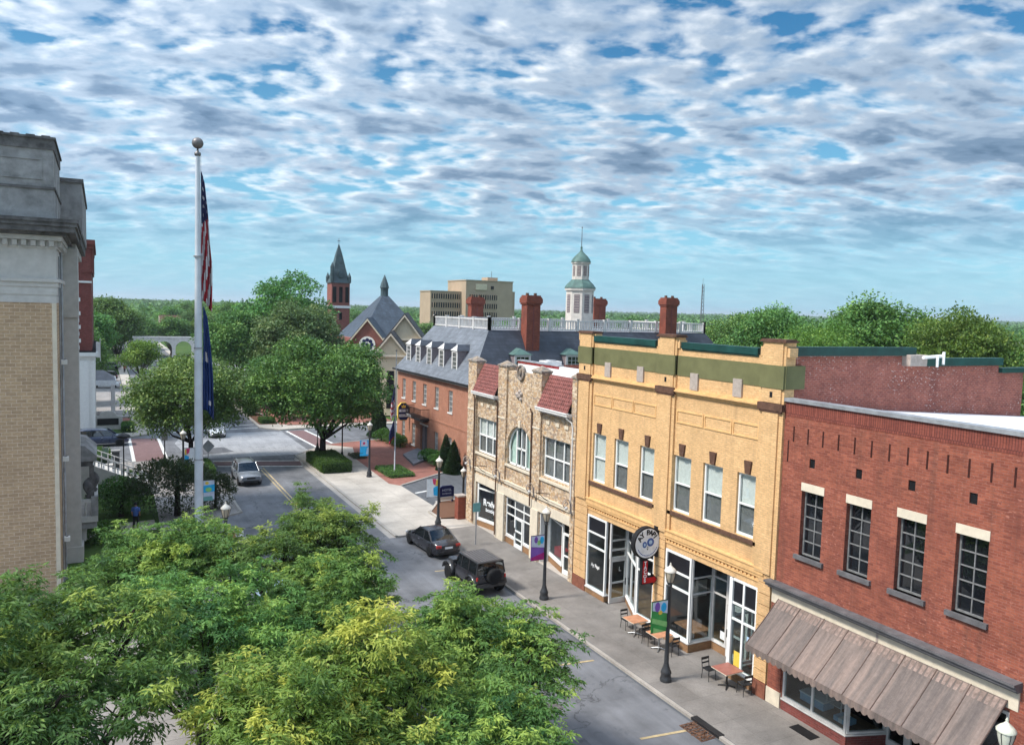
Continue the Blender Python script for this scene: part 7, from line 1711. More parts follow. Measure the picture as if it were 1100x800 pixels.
def car(name, label, cat, loc, rz, col, L=4.6, Wd=1.8, H=1.45, kind='sedan', wr=.33, group=None):
    t = thing(name, label, cat, loc, rz, group); hw = Wd / 2; cp = M[col]; zb = .24 if kind == 'sedan' else .34
    zbelt = H * .63; a = L / 2
    if kind == 'sedan': st = [(-a, .78, zb + .2, zbelt - .10), (-a + .12, .93, zb + .04, zbelt + .02), (-a + .7, 1, zb, zbelt + .05), (-a + 1.3, 1, zb, zbelt + .03), (0, 1, zb, zbelt), (a - 1.5, 1, zb, zbelt - .02), (a - .7, .98, zb, zbelt - .12), (a - .2, .90, zb + .03, zbelt - .22), (a, .72, zb + .2, zbelt - .32)]
    else: st = [(-a, .84, zb + .15, zbelt - .06), (-a + .12, .96, zb + .04, zbelt + .02), (-a + .7, 1, zb, zbelt), (0, 1, zb, zbelt), (a - 1.3, 1, zb, zbelt), (a - .6, .98, zb, zbelt - .06), (a - .16, .92, zb + .04, zbelt - .14), (a, .80, zb + .18, zbelt - .26)]
    q = MB(); rr = [ring(y, hw * s, z0, z1) for y, s, z0, z1 in st]; q.loft(rr, cp, closed=True); body = q.build('body', t, weld=False)
    # cabin
    if kind == 'sedan': base = [(-a + .62, -a + 1.45), (a - 1.35, a - 2.15)]
    else: base = [(-a + .12, -a + .42), (a - 1.15, a - 1.95)]
    (yb0, yt0), (yb1, yt1) = base; wb, wt = hw - .07, hw - .24; zt = H
    q = MB(); B = [Vector((-wb, yb0, zbelt - .01)), Vector((wb, yb0, zbelt - .01)), Vector((wb, yb1, zbelt - .04)), Vector((-wb, yb1, zbelt - .04))]; T = [Vector((-wt, yt0, zt - .05)), Vector((wt, yt0, zt - .05)), Vector((wt, yt1, zt - .05)), Vector((-wt, yt1, zt - .05))]
    for k in range(4): q.poly([B[k], B[(k + 1) % 4], T[(k + 1) % 4], T[k]], M['carglass'])
    q.build('glass', t)
    q = MB(); n = 6; rows = []
    for j in range(n + 1):
        s = j / n; y = yt0 + (yt1 - yt0) * s; zc = zt - .05 + .07 * math.sin(math.pi * s) ** .6; rows.append([Vector((x * wt, y, zc - .05 * abs(x) ** 3)) for x in (-1.03, -.6, 0, .6, 1.03)])
    q.loft(rows, cp, closed=False, caps=False); rf = q.build('roof', t); m_ = rf.modifiers.new('thick', 'SOLIDIFY'); m_.thickness = .04
    q = MB()
    for s in (-1, 1):
        for k0, k1 in ((0, 0), (1, 1)):
            yb, yt = (yb0, yt0) if k0 == 0 else (yb1, yt1); q.tube([(s * wb, yb, zbelt - .02), (s * wt, yt, zt - .05)], .045, 6, cp)
        for f_ in (.42,) if kind == 'sedan' else (.36, .68):
            yb, yt = yb0 + (yb1 - yb0) * f_, yt0 + (yt1 - yt0) * f_; q.tube([(s * wb * 1.0, yb, zbelt - .02), (s * wt, yt, zt - .05)], .04, 6, M['black'])
    q.each('pillar', t)
    for sx in (-1, 1):
        for y in (-a + .9, a - .88): wheel(None, t, sx * (hw - .10), y, wr, .21, sx)
        q = MB(); 
        for y in (-a + .9, a - .88):
            n = 14; q.loft([[Vector((sx * (hw + .006), y + (wr + e) * math.cos(math.pi * k / n), wr * .9 + (wr + e) * math.sin(math.pi * k / n))) for k in range(n + 1)] for e in (.0, .075)], M['black'], closed=False, caps=False)
        q.build('wheel_arch', t, recalc=False)
        q = MB(); y = a - .10; q.box(sx * hw * .50, sx * hw * .86, y - .10, y + .035, zbelt - .40, zbelt - .25, M['headlight']); q.build('headlight', t, bevel=.02)
        q = MB(); q.box(sx * hw * .52, sx * hw * .88, -a - .01, -a + .12, zbelt - .22, zbelt - .06, M['taillight']); q.build('taillight', t, bevel=.02)
        q = MB(); q.box(sx * hw, sx * (hw + .2), yb1 - .45, yb1 - .3, zbelt + .0, zbelt + .15, cp); q.build('wing_mirror', t, bevel=.03)
        q = MB(); q.box(sx * (hw - .012), sx * (hw + .008), -.1, .1, zbelt - .17, zbelt - .14, M['rim']); q.build('handle', t)
    q = MB(); q.box(-.34, .34, a - .06, a + .015, zbelt - .44, zbelt - .30, M['black']); q.box(-.6, .6, a - .08, a + .005, zb + .08, zb + .2, M['black']); q.build('grille', t)
    q = MB(); q.box(-.26, .26, -a - .022, -a - .008, zbelt - .30, zbelt - .18, M['signwhite']); q.build('number_plate', t)
    q = MB(); q.box(-hw * .8, hw * .8, -a + .0, -a + .08, zb + .06, zb + .18, M['black']); q.build('bumper', t)
    if kind != 'sedan':
        for sx in (-1, 1): q = MB(); q.tube([(sx * wt * .86, yt0 + .3, zt + .04), (sx * wt * .86, yt1 - .3, zt + .05)], .022, 6, M['rim']); q.build('roof_rail', t)
    return t
car('sedan', 'dark charcoal sedan parked at the kerb beneath the lamp', 'car', (18.35, 45.55, ROAD), R_(4), 'car_grey', 4.75, 1.82, 1.47)
car('sedan', 'white sedan waiting at the far side of the crossing', 'car', (11.4, 94.3, ROAD), R_(180), 'car_white', 4.6, 1.8, 1.45)
car('estate_car', 'silver sport utility car with roof rails at the stop line', 'car', (10.8, 69.0, ROAD), R_(181), 'car_silver', 4.6, 1.86, 1.72, 'suv', .36)
car('estate_car', 'navy sport utility car crossing beside the white painted base', 'car', (.0, 91.0, ROAD), R_(-90), 'car_navy', 4.9, 1.9, 1.75, 'suv', .37)
car('sedan', 'pale blue car under the front trees, mostly hidden', 'car', (7.6, 38.6, ROAD), R_(180), 'car_blue', 4.6, 1.8, 1.45)
lot = [(-4, 132, 'car_black', 'suv'), (.6, 150, 'car_white', 'sedan'), (.4, 163, 'car_black', 'suv'), (-3.5, 172, 'car_white', 'suv'), (1.5, 190, 'car_silver', 'sedan'), (-2.0, 200, 'car_white', 'sedan')]
lbl = ['black car under the drive through canopy', 'white sedan in the far lot just past the canopy', 'black upright car in the far lot behind the canopy', 'white upright car deep in the far lot', 'silver sedan at the far end of the lot', 'white sedan by the far trees of the lot']
for (x, y, c, k), l in zip(lot, lbl): car('sedan' if k == 'sedan' else 'estate_car', l, 'car', (x, y, 0), R_(80 + (y * 7) % 30), c, 4.6, 1.8, 1.45 if k == 'sedan' else 1.75, k)
# the boxy off-roader
JP = thing('off_roader', 'dark boxy off-road car with a spare wheel on its tailgate', 'car', (18.05, 38.55, ROAD), R_(3)); cp = M['car_grey']; cb_ = M['car_black']
q = MB(); st = [(-1.95, .84, .55, 1.16), (-1.9, .86, .52, 1.18), (-.2, .86, .52, 1.18), (.55, .86, .55, 1.17)]; q.loft([ring(y, s, z0, z1, None, .03, .02) for y, s, z0, z1 in st], cp); q.build('body', JP)
q = MB(); q.loft([ring(y, s, .62, z1, None, .05, .02) for y, s, z1 in ((.55, .74, 1.17), (1.2, .70, 1.14), (1.98, .62, 1.08))], cp); q.build('bonnet', JP)
q = MB(); B = [(-.84, -1.92), (.84, -1.92), (.84, .58), (-.84, .58)]; T = [(-.74, -1.86), (.74, -1.86), (.72, .22), (-.72, .22)]
for k in range(4): a_, b_ = B[k], B[(k + 1) % 4]; c_, d_ = T[(k + 1) % 4], T[k]; q.poly([(a_[0], a_[1], 1.17), (b_[0], b_[1], 1.17), (c_[0], c_[1], 1.78), (d_[0], d_[1], 1.78)], M['carglass'])
q.build('glass', JP)
q = MB(); q.box(-.78, .78, -1.92, .30, 1.77, 1.84, cb_); rf = q.build('hard_top', JP, bevel=.03)
q = MB()
for k in range(8): x = -.62 + k * .177; q.box(x - .045, x + .045, -1.8, .2, 1.84, 1.862, M['greytrim'])
q.build('roof_rib', rf)
q = MB()
for sx in (-1, 1):
    for (yb, yt) in ((-1.90, -1.84), (-.98, -.96), (-.12, -.18), (.57, .22)): q.tube([(sx * .85, yb, 1.16), (sx * .75, yt, 1.79)], .05, 6, cb_)
q.each('pillar', JP)
for sx in (-1, 1):
    for y in (-1.35, 1.35):
        wheel(None, JP, sx * .80, y, .43, .30, sx)
        q = MB(); n = 10; rows = [[Vector((sx * xx, y + (.60) * math.cos(math.pi * (.08 + .84 * k / n)), .44 + .58 * math.sin(math.pi * (.08 + .84 * k / n)))) for k in range(n + 1)] for xx in (.72, 1.0)]; q.loft(rows, cb_, closed=False, caps=False); fd = q.build('fender', JP, recalc=False); fd.modifiers.new('thick', 'SOLIDIFY').thickness = .05
    q = MB(); q.lathe([(0, 0), (.09, 0), (.10, .03)], 14, M['headlight']); hl = q.build('headlight', JP); hl.rotation_euler = (R_(-90), 0, 0); hl.location = (sx * .42, 2.0, .92)
    q = MB(); q.box(sx * .80, sx * .88, -2.0, -1.94, .92, 1.10, M['taillight']); q.build('taillight', JP)
    q = MB(); q.box(sx * .86, sx * 1.06, .45, .56, 1.18, 1.40, cb_); q.build('wing_mirror', JP, bevel=.02)
    for y in (-.9, .0): q = MB(); q.box(sx * .85, sx * .88, y, y + .16, 1.02, 1.05, cb_); q.build('handle', JP)
q = MB(); q.T = Matrix.Translation((.1, -2.12, 1.08)) @ Matrix.Rotation(R_(90), 4, 'X'); q.lathe([(.2, -.14), (.38, -.14), (.42, -.08), (.42, .08), (.38, .14), (.2, .14)], 22, M['rubber']); q.lathe([(.24, .08), (.0, .10)], 16, M['black']); sp = q.build('spare_wheel', JP)
q = MB(); q.T = Matrix.Translation((.1, -2.12, 1.08)) @ Matrix.Rotation(R_(90), 4, 'X'); q.lathe([(.24, .10), (.22, .13), (.06, .12), (0, .12)], 16, M['greytrim']); q.build('spare_rim', sp)
q = MB(); q.box(-.82, .82, -2.12, -1.95, .52, .72, cb_); q.build('bumper', JP, bevel=.03); q = MB(); q.box(-.78, .78, 1.98, 2.18, .56, .76, cb_); q.build('bumper', JP, bevel=.03)
q = MB()
for k in range(7): x = -.27 + k * .09; q.box(x - .025, x + .025, 1.975, 2.0, .78, 1.04, M['black'])
q.build('grille', JP)
# ------------------------------------------------------------------ two distant people
def person(x, y, z, rz, label, shirt, trous, h=1.72, hair='signblack'):
    t = thing('person', label, 'person', (x, y, z), rz); k = h / 1.72
    bm = bmesh.new(); J = {}
    def v(n, p): J[n] = bm.verts.new(Vector(p) * k)
    for n, p in dict(pel=(0, 0, .95), ch=(0, .02, 1.25), nk=(0, .01, 1.46), hd=(0, -.01, 1.58), ht=(0, 0, 1.70), ls=(-.18, 0, 1.40), le=(-.24, .04, 1.12), lw=(-.22, -.08, .90), lh=(-.21, -.12, .82), rs=(.18, 0, 1.40), re=(.24, .06, 1.12), rw=(.23, -.04, .90), rh=(.23, -.07, .82), lhp=(-.09, 0, .90), lk=(-.10, -.08, .50), la=(-.10, .02, .09), lf=(-.10, -.13, .04), rhp=(.09, 0, .90), rk=(.10, .04, .50), ra=(.10, .16, .09), rf=(.10, .02, .04)).items(): v(n, p)
    for a_, b_ in (('pel', 'ch'), ('ch', 'nk'), ('nk', 'hd'), ('hd', 'ht'), ('ch', 'ls'), ('ls', 'le'), ('le', 'lw'), ('lw', 'lh'), ('ch', 'rs'), ('rs', 're'), ('re', 'rw'), ('rw', 'rh'), ('pel', 'lhp'), ('lhp', 'lk'), ('lk', 'la'), ('la', 'lf'), ('pel', 'rhp'), ('rhp', 'rk'), ('rk', 'ra'), ('ra', 'rf')): bm.edges.new((J[a_], J[b_]))
    order = [J[n] for n in J]; me = bpy.data.meshes.new('body'); bm.to_mesh(me); bm.free(); me.materials.append(M['skin'])
    o = ob('body', me, t); KIDS.setdefault(t.name, []).append(o); sk = o.modifiers.new('skin', 'SKIN')
    rad = dict(pel=.125, ch=.15, nk=.055, hd=.09, ht=.075, ls=.065, le=.045, lw=.034, lh=.036, rs=.065, re=.045, rw=.034, rh=.036, lhp=.09, lk=.06, la=.042, lf=.038, rhp=.09, rk=.06, ra=.042, rf=.038)
    for d_, n in zip(me.skin_vertices[0].data, J): d_.radius = (rad[n] * k, rad[n] * k); d_.use_root = (n == 'pel')
    o.modifiers.new('sub', 'SUBSURF').render_levels = 1
    q = MB(); q.lathe([(.17, .86), (.165, 1.0), (.19, 1.2), (.20, 1.36), (.12, 1.45), (.07, 1.47)], 12, M[shirt])
    for s in (-1, 1): q.tube([(s * .16, .0, 1.40), (s * .235, .045, 1.16)], [.085, .07], 8, M[shirt])
    q.v = [p * k for p in q.v]; q.build('shirt', t)
    q = MB(); q.tube([(-.09, 0, .95), (-.10, -.08, .50), (-.10, .02, .10)], [.115, .085, .07], 8, M[trous]); q.tube([(.09, 0, .95), (.10, .04, .50), (.10, .16, .10)], [.115, .085, .07], 8, M[trous]); q.v = [p * k for p in q.v]; q.build('trousers', t)
    q = MB(); q.lathe([(.10, 1.58), (.105, 1.66), (.075, 1.74), (0, 1.765)], 12, M[hair], (0, .015, 0)); q.v = [p * k for p in q.v]; q.build('hair', t)
    return t
person(1.9, 56.6, 0, R_(160), 'person in a blue top on the path beside the dark rounded bush', 'denim', 'signblack')
person(4.2, 180, 0, R_(10), 'person in dark red walking through the far car park', 'car_red', 'signblack')
# ------------------------------------------------------------------ front street trees
def front_tree(seed, loc, rx, zlo, zhi, n, mat, label, tone0=0.0, young=.25, nl=16, leaf=.165, wid=.048, per=7, size=.36, r0=.30):
    rng = np.random.default_rng(seed); t = thing('street_tree', label, 'tree', loc, 0, 'front street trees'); cz = (zlo + zhi) / 2; rz = (zhi - zlo) / 2
    lob = [(x, y, z + cz, r, q * .85) for x, y, z, r, q in crown_lobes(rng, rx, rz, int(nl * 1.6), r0 * .78, -.5, .38)]
    trunk_mesh(rng, lob, zlo, .18, M['bark_dark'], .12, None, 5, zlo * .8).build('trunk', t, recalc=False)
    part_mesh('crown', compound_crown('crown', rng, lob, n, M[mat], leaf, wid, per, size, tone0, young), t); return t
front_tree(11, (7.0, 32.5, 0), 4.3, 2.2, 7.1, 600, 'leaf_ash', 'open crowned light green tree hiding the pale blue car at the kerb', .10, .35, 15, r0=.30)
front_tree(12, (10.0, 21.4, 0), 4.1, 2.2, 6.0, 860, 'leaf_ash', 'front tree leaning far out over the parking lane towards the storm drain', .06, .35, 17)
front_tree(13, (-2.0, 20.5, 0), 5.0, 2.6, 8.3, 1120, 'leaf_ash', 'deep green front tree directly below the tan brick hall', -.04, .22, 18)
front_tree(14, (2.0, 33.5, 0), 3.7, 2.4, 6.4, 660, 'leaf_ash', 'front tree between the tan brick hall and the tall flagpole', .04, .25, 16)
front_tree(15, (5.0, 18.3, 0), 3.7, 2.9, 7.0, 880, 'leaf_ash_y', 'yellow green front tree at the bottom centre with young bright leaves', .02, .34, 16)
front_tree(16, (2.8, 25.5, 0), 3.9, 2.4, 6.7, 760, 'leaf_ash', 'front tree in the middle of the foliage mass below the flagpole', -.02, .18, 16)
front_tree(17, (8.3, 16.6, 0), 3.2, 2.0, 5.6, 760, 'leaf_ash', 'lowest front tree at the bottom edge beneath the yellow green one', .0, .3, 14)
front_tree(18, (7.3, 26.5, 0), 3.2, 2.2, 6.4, 700, 'leaf_ash', 'shaded front tree between the open crowned tree and the leaning one', -.03, .2, 14)
# ------------------------------------------------------------------ corner trees and trees beyond
def big_tree(name, label, loc, rx, zlo, zhi, n, mat, seed, nl=22, leaf=.26, wid=.17, r0=.36, tone0=0.0, young=.15, trunk_r=.28, group=None, spread=.3, low=-.35, bark='bark', inner=.22, clump=6, shell=None):
    rng = np.random.default_rng(seed); t = thing(name, label, 'tree', loc, 0, group); cz = (zlo + zhi) / 2; rz = (zhi - zlo) / 2
    lob = [(x, y, z + cz, r, q) for x, y, z, r, q in (shell_lobes(rng, rx, rz, nl, shell, low) if shell else crown_lobes(rng, rx, rz, nl, r0, low, .15))]
    trunk_mesh(rng, lob, zlo, trunk_r, M[bark], .1, 26 if not shell else 10, 1, max(.8, zlo * .85)).build('trunk', t, recalc=False)
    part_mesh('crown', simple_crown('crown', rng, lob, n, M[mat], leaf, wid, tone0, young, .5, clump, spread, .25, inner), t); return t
big_tree('corner_tree', 'large round dark green tree growing from a clipped square hedge before the hotel', (18.9, 75.4, 0), 6.5, 2.5, 11.8, 46000, 'leaf_oak', 21, 85, .27, .17, .34, .06, .25, .34, spread=.22, low=-.75, bark='bark_dark', shell=.21)
big_tree('corner_tree', 'wide green tree directly behind the blue flag and tall flagpole', (7.2, 78.0, 0), 5.7, 2.4, 9.7, 36000, 'leaf_far', 22, 70, .26, .15, .36, .06, .3, .26, spread=.22, low=-.75, bark='bark_dark', shell=.23)
big_tree('street_tree', 'rounded grey green tree with pale blossom clusters behind the large corner tree', (25.2, 116, 0), 7.2, 2.0, 15.4, 36000, 'leaf_pale', 23, 85, .34, .22, .36, -.06, .3, .3, spread=.24, inner=.15, shell=.18)
big_tree('open_tree', 'tall airy tree with gaps of sky beside the church tower', (26.3, 129, 0), 10.5, 6.0, 21.6, 15000, 'leaf_oak', 24, 46, .42, .26, .155, .12, .2, .35, low=-.6, spread=.34, inner=.1)
big_tree('street_tree', 'tall mid green tree of the far grove, closest to the far street', (17.8, 122, 0), 5.6, 2.0, 14.2, 26000, 'leaf_far', 25, 60, .34, .2, .36, .08, .25, .28, shell=.24)
big_tree('street_tree', 'small tree rising from the mulch bed beyond the crossing', (18.9, 104.5, 0), 3.3, 2.6, 8.5, 12000, 'leaf_oak', 26, 18, .26, .16, .36, .04, .2, .16)
big_tree('street_tree', 'low leafy tree under the airy tree beside the brick path', (24.0, 108.5, 0), 4.6, 1.6, 9.2, 15000, 'leaf_oak', 27, 22, .30, .18, .36, .04, .25, .22)
big_tree('street_tree', 'dark leafy tree between the corner tree and the church gable', (31.5, 122, 0), 4.0, 1.2, 6.8, 9000, 'leaf_oak', 28, 20, .34, .2, .36, .0, .2, .22)
big_tree('lot_tree', 'small light green tree at the edge of the far parking lot', (6.0, 150, 0), 3.6, 2.0, 8.2, 10000, 'leaf_lime', 29, 18, .34, .2, .36, .06, .35, .2)
big_tree('lot_tree', 'tall dull green tree beside the far parking lot behind the white base', (.0, 205, 0), 9, 1.5, 15.0, 22000, 'leaf_far', 30, 60, .5, .3, .36, -.02, .15, .3, shell=.24)
big_tree('lot_tree', 'yellow leaved tree far along the street beside the flag', (42, 260, 0), 9, 3, 15.5, 9000, 'leaf_lime', 31, 20, .7, .45, .36, .45, .6, .3)
big_tree('lot_tree', 'low shaded tree in front of the white arcade', (12.6, 165, 0), 3.0, .8, 4.2, 9000, 'leaf_far', 32, 18, .36, .22, .36, .02, .2, .2)
# ------------------------------------------------------------------ plantings
def hedge(name, label, x0, x1, y0, y1, z0, z1, seed, mat='leaf_hedge', tone0=0.0, dens=330, group=None):
    t = thing(name, label, 'hedge', ((x0 + x1) / 2, (y0 + y1) / 2, z0), 0, group); rng = np.random.default_rng(seed); hx, hy = (x1 - x0) / 2, (y1 - y0) / 2
    part_mesh('foliage', leaf_box('foliage', rng, -hx, hx, -hy, hy, 0, z1 - z0, M[mat], dens, .10, .07, .12, tone0), t)
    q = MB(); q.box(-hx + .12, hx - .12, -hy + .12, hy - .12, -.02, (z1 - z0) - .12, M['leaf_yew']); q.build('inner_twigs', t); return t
hedge('clipped_hedge', 'square clipped hedge around the trunk of the large corner tree', 17.35, 20.1, 69.2, 75.9, 0, .95, 41)
hedge('clipped_hedge', 'square clipped hedge beside the lamp behind the tall flagpole', 5.9, 8.5, 69.8, 75.2, 0, .95, 42)
hedge('clipped_hedge', 'long clipped hedge on top of the grey terrace wall', -13.5, .55, 72.2, 76.8, 1.5, 2.2, 43, dens=150)
hedge('low_hedge', 'low green patch of ground planting beneath the slim hotel flagpole', 22.3, 24.7, 65.4, 70.0, 0, .28, 44, 'leaf_oak', 0, 260)
hedge('low_hedge', 'low green edging around the small tree beyond the crossing', 17.6, 19.3, 100.8, 103.4, 0, .6, 45)
hedge('low_hedge', 'low green planting behind the stone monument sign', 2.0, 3.2, 98.8, 102.2, 0, .8, 46)
hedge('low_hedge', 'dark low planting in the brick square beside the plaza lamp', 21.9, 23.2, 75.0, 77.4, 0, .18, 47, 'leaf_plum', 0, 240)
for i, (x, y) in enumerate(((27.9, 84.6), (28.4, 82.9), (28.45, 81.3), (28.4, 79.8))):
    shrub('round_shrub', 'clipped round shrub in the row between the cone conifer and the hotel step', (x - .1, y, 0), .95, 1.35, M['leaf_hedge'], 60 + i, 'clipped shrubs along the hotel front', 2600, .12, .08)
for i, (x, y) in enumerate(((28.5, 72.0), (28.6, 70.6), (28.5, 69.2))):
    shrub('round_shrub', 'clipped round shrub in the row between the hotel step and the twin conifers', (x, y, 0), .85, 1.3, M['leaf_oak'], 70 + i, 'clipped shrubs right of the hotel step', 2200, .12, .08)
shrub('cone_conifer', 'dark cone shaped conifer at the far corner of the hotel', (28.3, 87.4, 0), 1.15, 4.7, M['leaf_yew'], 80, None, 11000, .17, .09, True, 'conifer')
shrub('cone_conifer', 'dark upright conifer by the hotel wall, farther of the pair near the stone shop', (28.3, 67.2, -.1), .8, 3.5, M['leaf_yew'], 81, None, 9000, .15, .08, True, 'conifer', .05)
shrub('cone_conifer', 'dark upright conifer by the hotel wall, nearer of the pair beside the stone shop', (28.5, 65.8, -.1), .82, 3.1, M['leaf_yew'], 82, None, 9000, .15, .08, True, 'conifer', .05)
shrub('round_shrub', 'large dark rounded bush in front of the stone steps', (1.1, 60.2, 0), 2.0, 2.5, M['leaf_oak'], 83, None, 6500, .16, .1, tone0=-.12)
shrub('flowering_shrub', 'tall purple green shrub with pale blossom beside the tall flagpole', (4.6, 59.0, 0), 2.5, 4.3, M['leaf_plum'], 84, None, 6500, .2, .1)
shrub('flowering_shrub', 'dusky shrub along the kerb right of the tall flagpole', (7.3, 60.5, 0), 1.3, 2.6, M['leaf_plum'], 85, None, 3200, .17, .09)
shrub('round_shrub', 'low green shrub on the lawn beneath the dark rounded bush', (-.2, 54.5, 0), 1.5, 1.0, M['leaf_hedge'], 86, None, 2600, .14, .09)
shrub('round_shrub', 'rounded green shrub at the kerb beyond the crossing, nearest the mulch bed', (17.9, 109.4, 0), 1.1, 1.5, M['leaf_oak'], 87, None, 2200, .2, .12)
shrub('round_shrub', 'rounded green shrub along the far kerb behind the mulch bed', (17.9, 112.6, 0), 1.3, 1.7, M['leaf_far'], 88, None, 2200, .2, .12)
shrub('round_shrub', 'small tuft of green on the mulch bed near the navy sign', (24.6, 53.8, 0.05), .5, .35, M['leaf_lime'], 89, None, 500, .12, .06)
for i in range(10):
    shrub('path_shrub', 'leafy shrub in the row along the far street kerb', (19.3 + (i % 2) * .5, 116 + i * 3.4, 0), 1.4, 2.0, M['leaf_far' if i % 3 else 'leaf_lime'], 90 + i, 'shrubs along the far kerb', 1300, .26, .16)
# ------------------------------------------------------------------ background trees: prototypes copied one by one
PROTO = []
for i, (m, t0) in enumerate((('leaf_far', .0), ('leaf_far', .14), ('leaf_lime', -.05), ('leaf_oak', .10))):
    PROTO.append(big_tree('background_tree', 'mid green tree in the belt beyond the rooftops', (0, 0, 0), 6.0, 1.5, 14.0, 20000, m, 100 + i, 30, .40, .26, .34, t0, .2, .3, 'trees beyond the rooftops', .42, inner=.12))
    PROTO[-1].hide_render = False
NEAR = {}
for k_, m_, t_ in ((0, 'leaf_far', .0), (1, 'leaf_oak', .12), (2, 'leaf_lime', -.02), (3, 'leaf_far', .1)):
    NEAR[k_] = big_tree('background_tree', 'broad green tree in the belt past the rooftops, far to the side', (0, 0, 0), 6.0, 1.2, 14.0, 52000, m_, 120 + k_, 80, .24, .15, .34, t_, .25, .3, None, .26, inner=.12, shell=.24)
BG = []
def bg(x, y, k, h, w, label, group=None):
    src = PROTO[k] if group else NEAR[k]; o = dup(src, (x, y, 0), random.uniform(0, 6.28), label, (w / 6.0, w / 6.0, h / 14.0))
    if group: o['group'] = group
    elif 'group' in o: del o['group']
    BG.append(o); return o
E2 = 'trees of the belt past the rooftops'
# the large individual trees on the right
bg(66, 52, 1, 16.9, 8.2, 'tallest rounded tree of the belt behind the party wall'); bg(60, 58, 0, 15.6, 6.5, 'dark tree between the tallest tree and the hotel roof'); bg(57.5, 50, 2, 14.6, 5.6, 'pale yellow green tree just behind the green coping')
bg(65, 42, 2, 16.2, 5.6, 'bright green bushy tree between grey shed and brown roof'); bg(86, 62, 0, 14.0, 7.0, 'green tree on the slope right of the tallest tree'); bg(66, 37.5, 1, 12.6, 4.2, 'small tree at the right end of the party wall'); bg(72, 43, 3, 13.2, 5.0, 'leafy tree below the brown shingle roof')
bg(66.5, 68, 3, 15.6, 6.5, 'dark broad tree beyond the hotel roof end'); bg(78, 76, 1, 16.2, 7.5, 'wide green tree in the belt behind the yellow shop pier'); bg(64, 80, 2, 14.4, 6, 'pale green tree just past the hotel railing end')
rb = random.Random(3)
for i in range(62):      # belt across the right half
    a_ = R_(rb.uniform(30, 66)); d_ = rb.uniform(115, 330); x, y = d_ * math.sin(a_), d_ * math.cos(a_)
    if abs(x - 116) < 24 and abs(y - 262) < 24: continue
    bg(x, y, rb.randrange(4), rb.uniform(10.5, 14.0) + (d_ - 115) * .006, rb.uniform(6.5, 9.5), 'green tree in the belt past the rooftops', E2)
for i in range(26):      # behind the church and hotel
    a_ = R_(rb.uniform(12, 30)); d_ = rb.uniform(185, 330); x, y = d_ * math.sin(a_), d_ * math.cos(a_)
    if abs(x - 116) < 24 and abs(y - 262) < 24: continue
    bg(x, y, rb.randrange(4), rb.uniform(10.5, 14.0), rb.uniform(6.5, 9.0), 'green tree behind the church and far street', 'trees behind the church')
for i in range(30):      # far end of the street, left
    a_ = R_(rb.uniform(-4.5, 11)); d_ = rb.uniform(235, 420); x, y = d_ * math.sin(a_), d_ * math.cos(a_)
    if 3 < x < 19: x += rb.choice((-16, 18))
    if abs(x - 25) < 9 and y < 340: continue
    bg(x, y, rb.randrange(4), rb.uniform(11, 16.5), rb.uniform(6.5, 10), 'green tree at the far end of the street', 'trees at the far end of the street')
for k, (x, y) in zip(range(4), ((120, 66), (131, 70), (112, 74), (126, 58))):
    o = NEAR[k]; o.location = (x, y, 0); o['label'] = 'green tree in the belt past the rooftops'; o['group'] = E2
for k, (x, y) in zip(range(4), ((92, 70), (104, 60), (118, 52), (100, 90))):
    o = PROTO[k]; o.location = (x, y, 0); o['label'] = 'green tree in the belt past the rooftops'; o['group'] = E2; o.scale = (1.2, 1.2, .95)
for i, (x, y, k, h, w) in enumerate(((-4, 128, 0, 11.5, 5), (-7, 150, 1, 14, 6.5), (-2.5, 182, 3, 13, 6), (3.5, 212, 2, 11, 5.5), (9, 232, 0, 11.5, 6), (-9, 190, 1, 15, 7), (17, 236, 3, 11, 6), (27, 240, 1, 12, 6.5), (24, 180, 0, 11, 5.5), (30, 205, 3, 12, 6), (22.5, 152, 1, 9.5, 4.6), (0, 236, 1, 13, 7))):
    bg(x, y, k, h, w, 'green tree lining the far street near the white arcade', 'trees lining the far street')
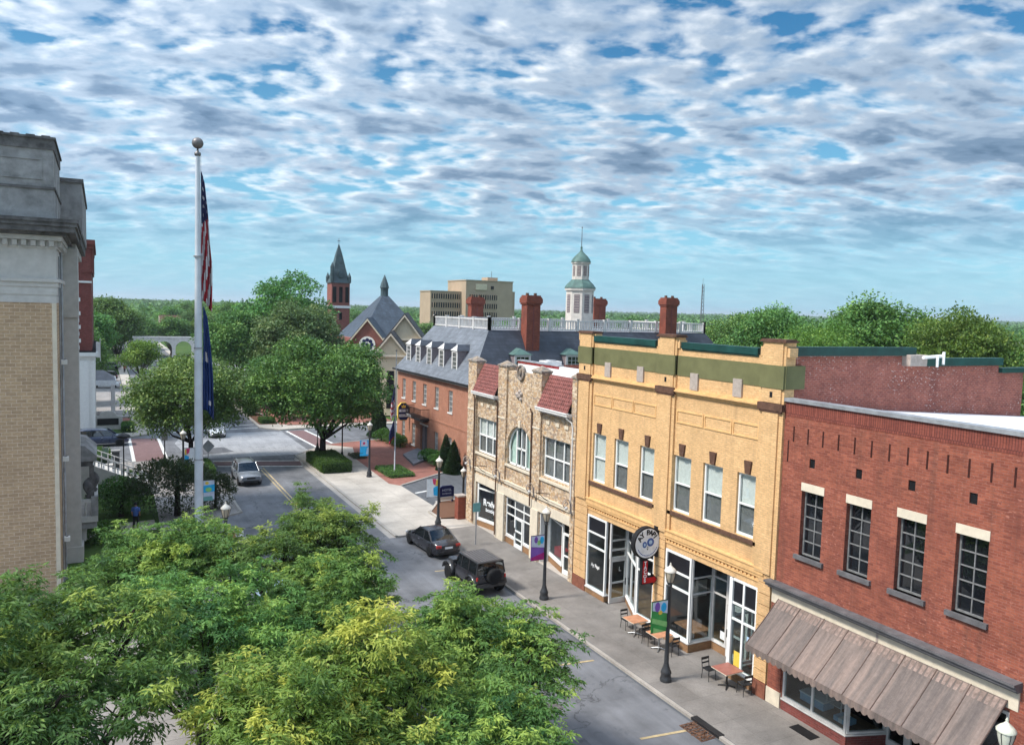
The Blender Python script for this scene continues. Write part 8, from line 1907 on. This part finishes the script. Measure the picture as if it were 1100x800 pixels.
# ------------------------------------------------------------------ forest that reads as one mass
def forest():
    rng = np.random.default_rng(77); n = 13000
    a = np.radians(rng.uniform(-9, 68, n)); r = 400 + (1 - np.sqrt(rng.uniform(0, 1, n))) * 3300
    x, y = r * np.sin(a), r * np.cos(a)
    k = np.clip((r - 700) / 2500, 0, 1); gz = k * (9 + 9 * np.sin(x / 1100 + 1.0) * np.cos(y / 900) + 5 * np.sin(x / 420 + y / 610))
    hgt = 8.0 + rng.uniform(0, 5.0, n) + 2.0 * np.sin(x / 70) * np.cos(y / 55); s = 4.5 + r * .0022
    V, T = [], []; tone = .35 + rng.normal(0, .16, n) + .12 * np.sin(x / 60) * np.cos(y / 80)
    for j in range(18):
        dv = rdirs(rng, n); dv[:, 2] = np.abs(dv[:, 2]); c = np.stack([x, y, gz + hgt * .52], 1) + dv * np.stack([s, s, hgt * .5], 1) * rng.uniform(.6, 1, (n, 1)); d = unit(dv + rdirs(rng, n) * .8)
        V.append(leaves(rng, c - d * s[:, None] * .45, d, 1.0, .72) * 1.0); V[-1] = c[:, None, :] + (V[-1] - V[-1].mean(1, keepdims=True)) * (s[:, None, None] * .42); T.append(tone + rng.normal(0, .08, n))
    me = quads_mesh('far_forest', np.concatenate(V), np.concatenate(T), M['leaf_far']); o = ob('far_forest', me)
    tag(o, 'far wooded country stretching to the horizon', 'forest', None, 'stuff')
forest()
# ------------------------------------------------------------------ air
def haze():
    q = MB(); m = bpy.data.materials.new('haze'); m.use_nodes = True; t = m.node_tree; t.nodes.clear()
    v = N(t, 'ShaderNodeVolumePrincipled'); v.inputs['Color'].default_value = (0.80, 0.88, 0.96, 1); v.inputs['Density'].default_value = HAZE; v.inputs['Anisotropy'].default_value = 0.2
    out = N(t, 'ShaderNodeOutputMaterial'); t.links.new(v.outputs[0], out.inputs['Volume'])
    q.box(-9500, 9500, -9500, 9500, -6, 60, m); o = q.build('haze'); tag(o, 'thin blue haze over the distance', 'haze', None, 'stuff')
HAZE = 0.00016
haze()
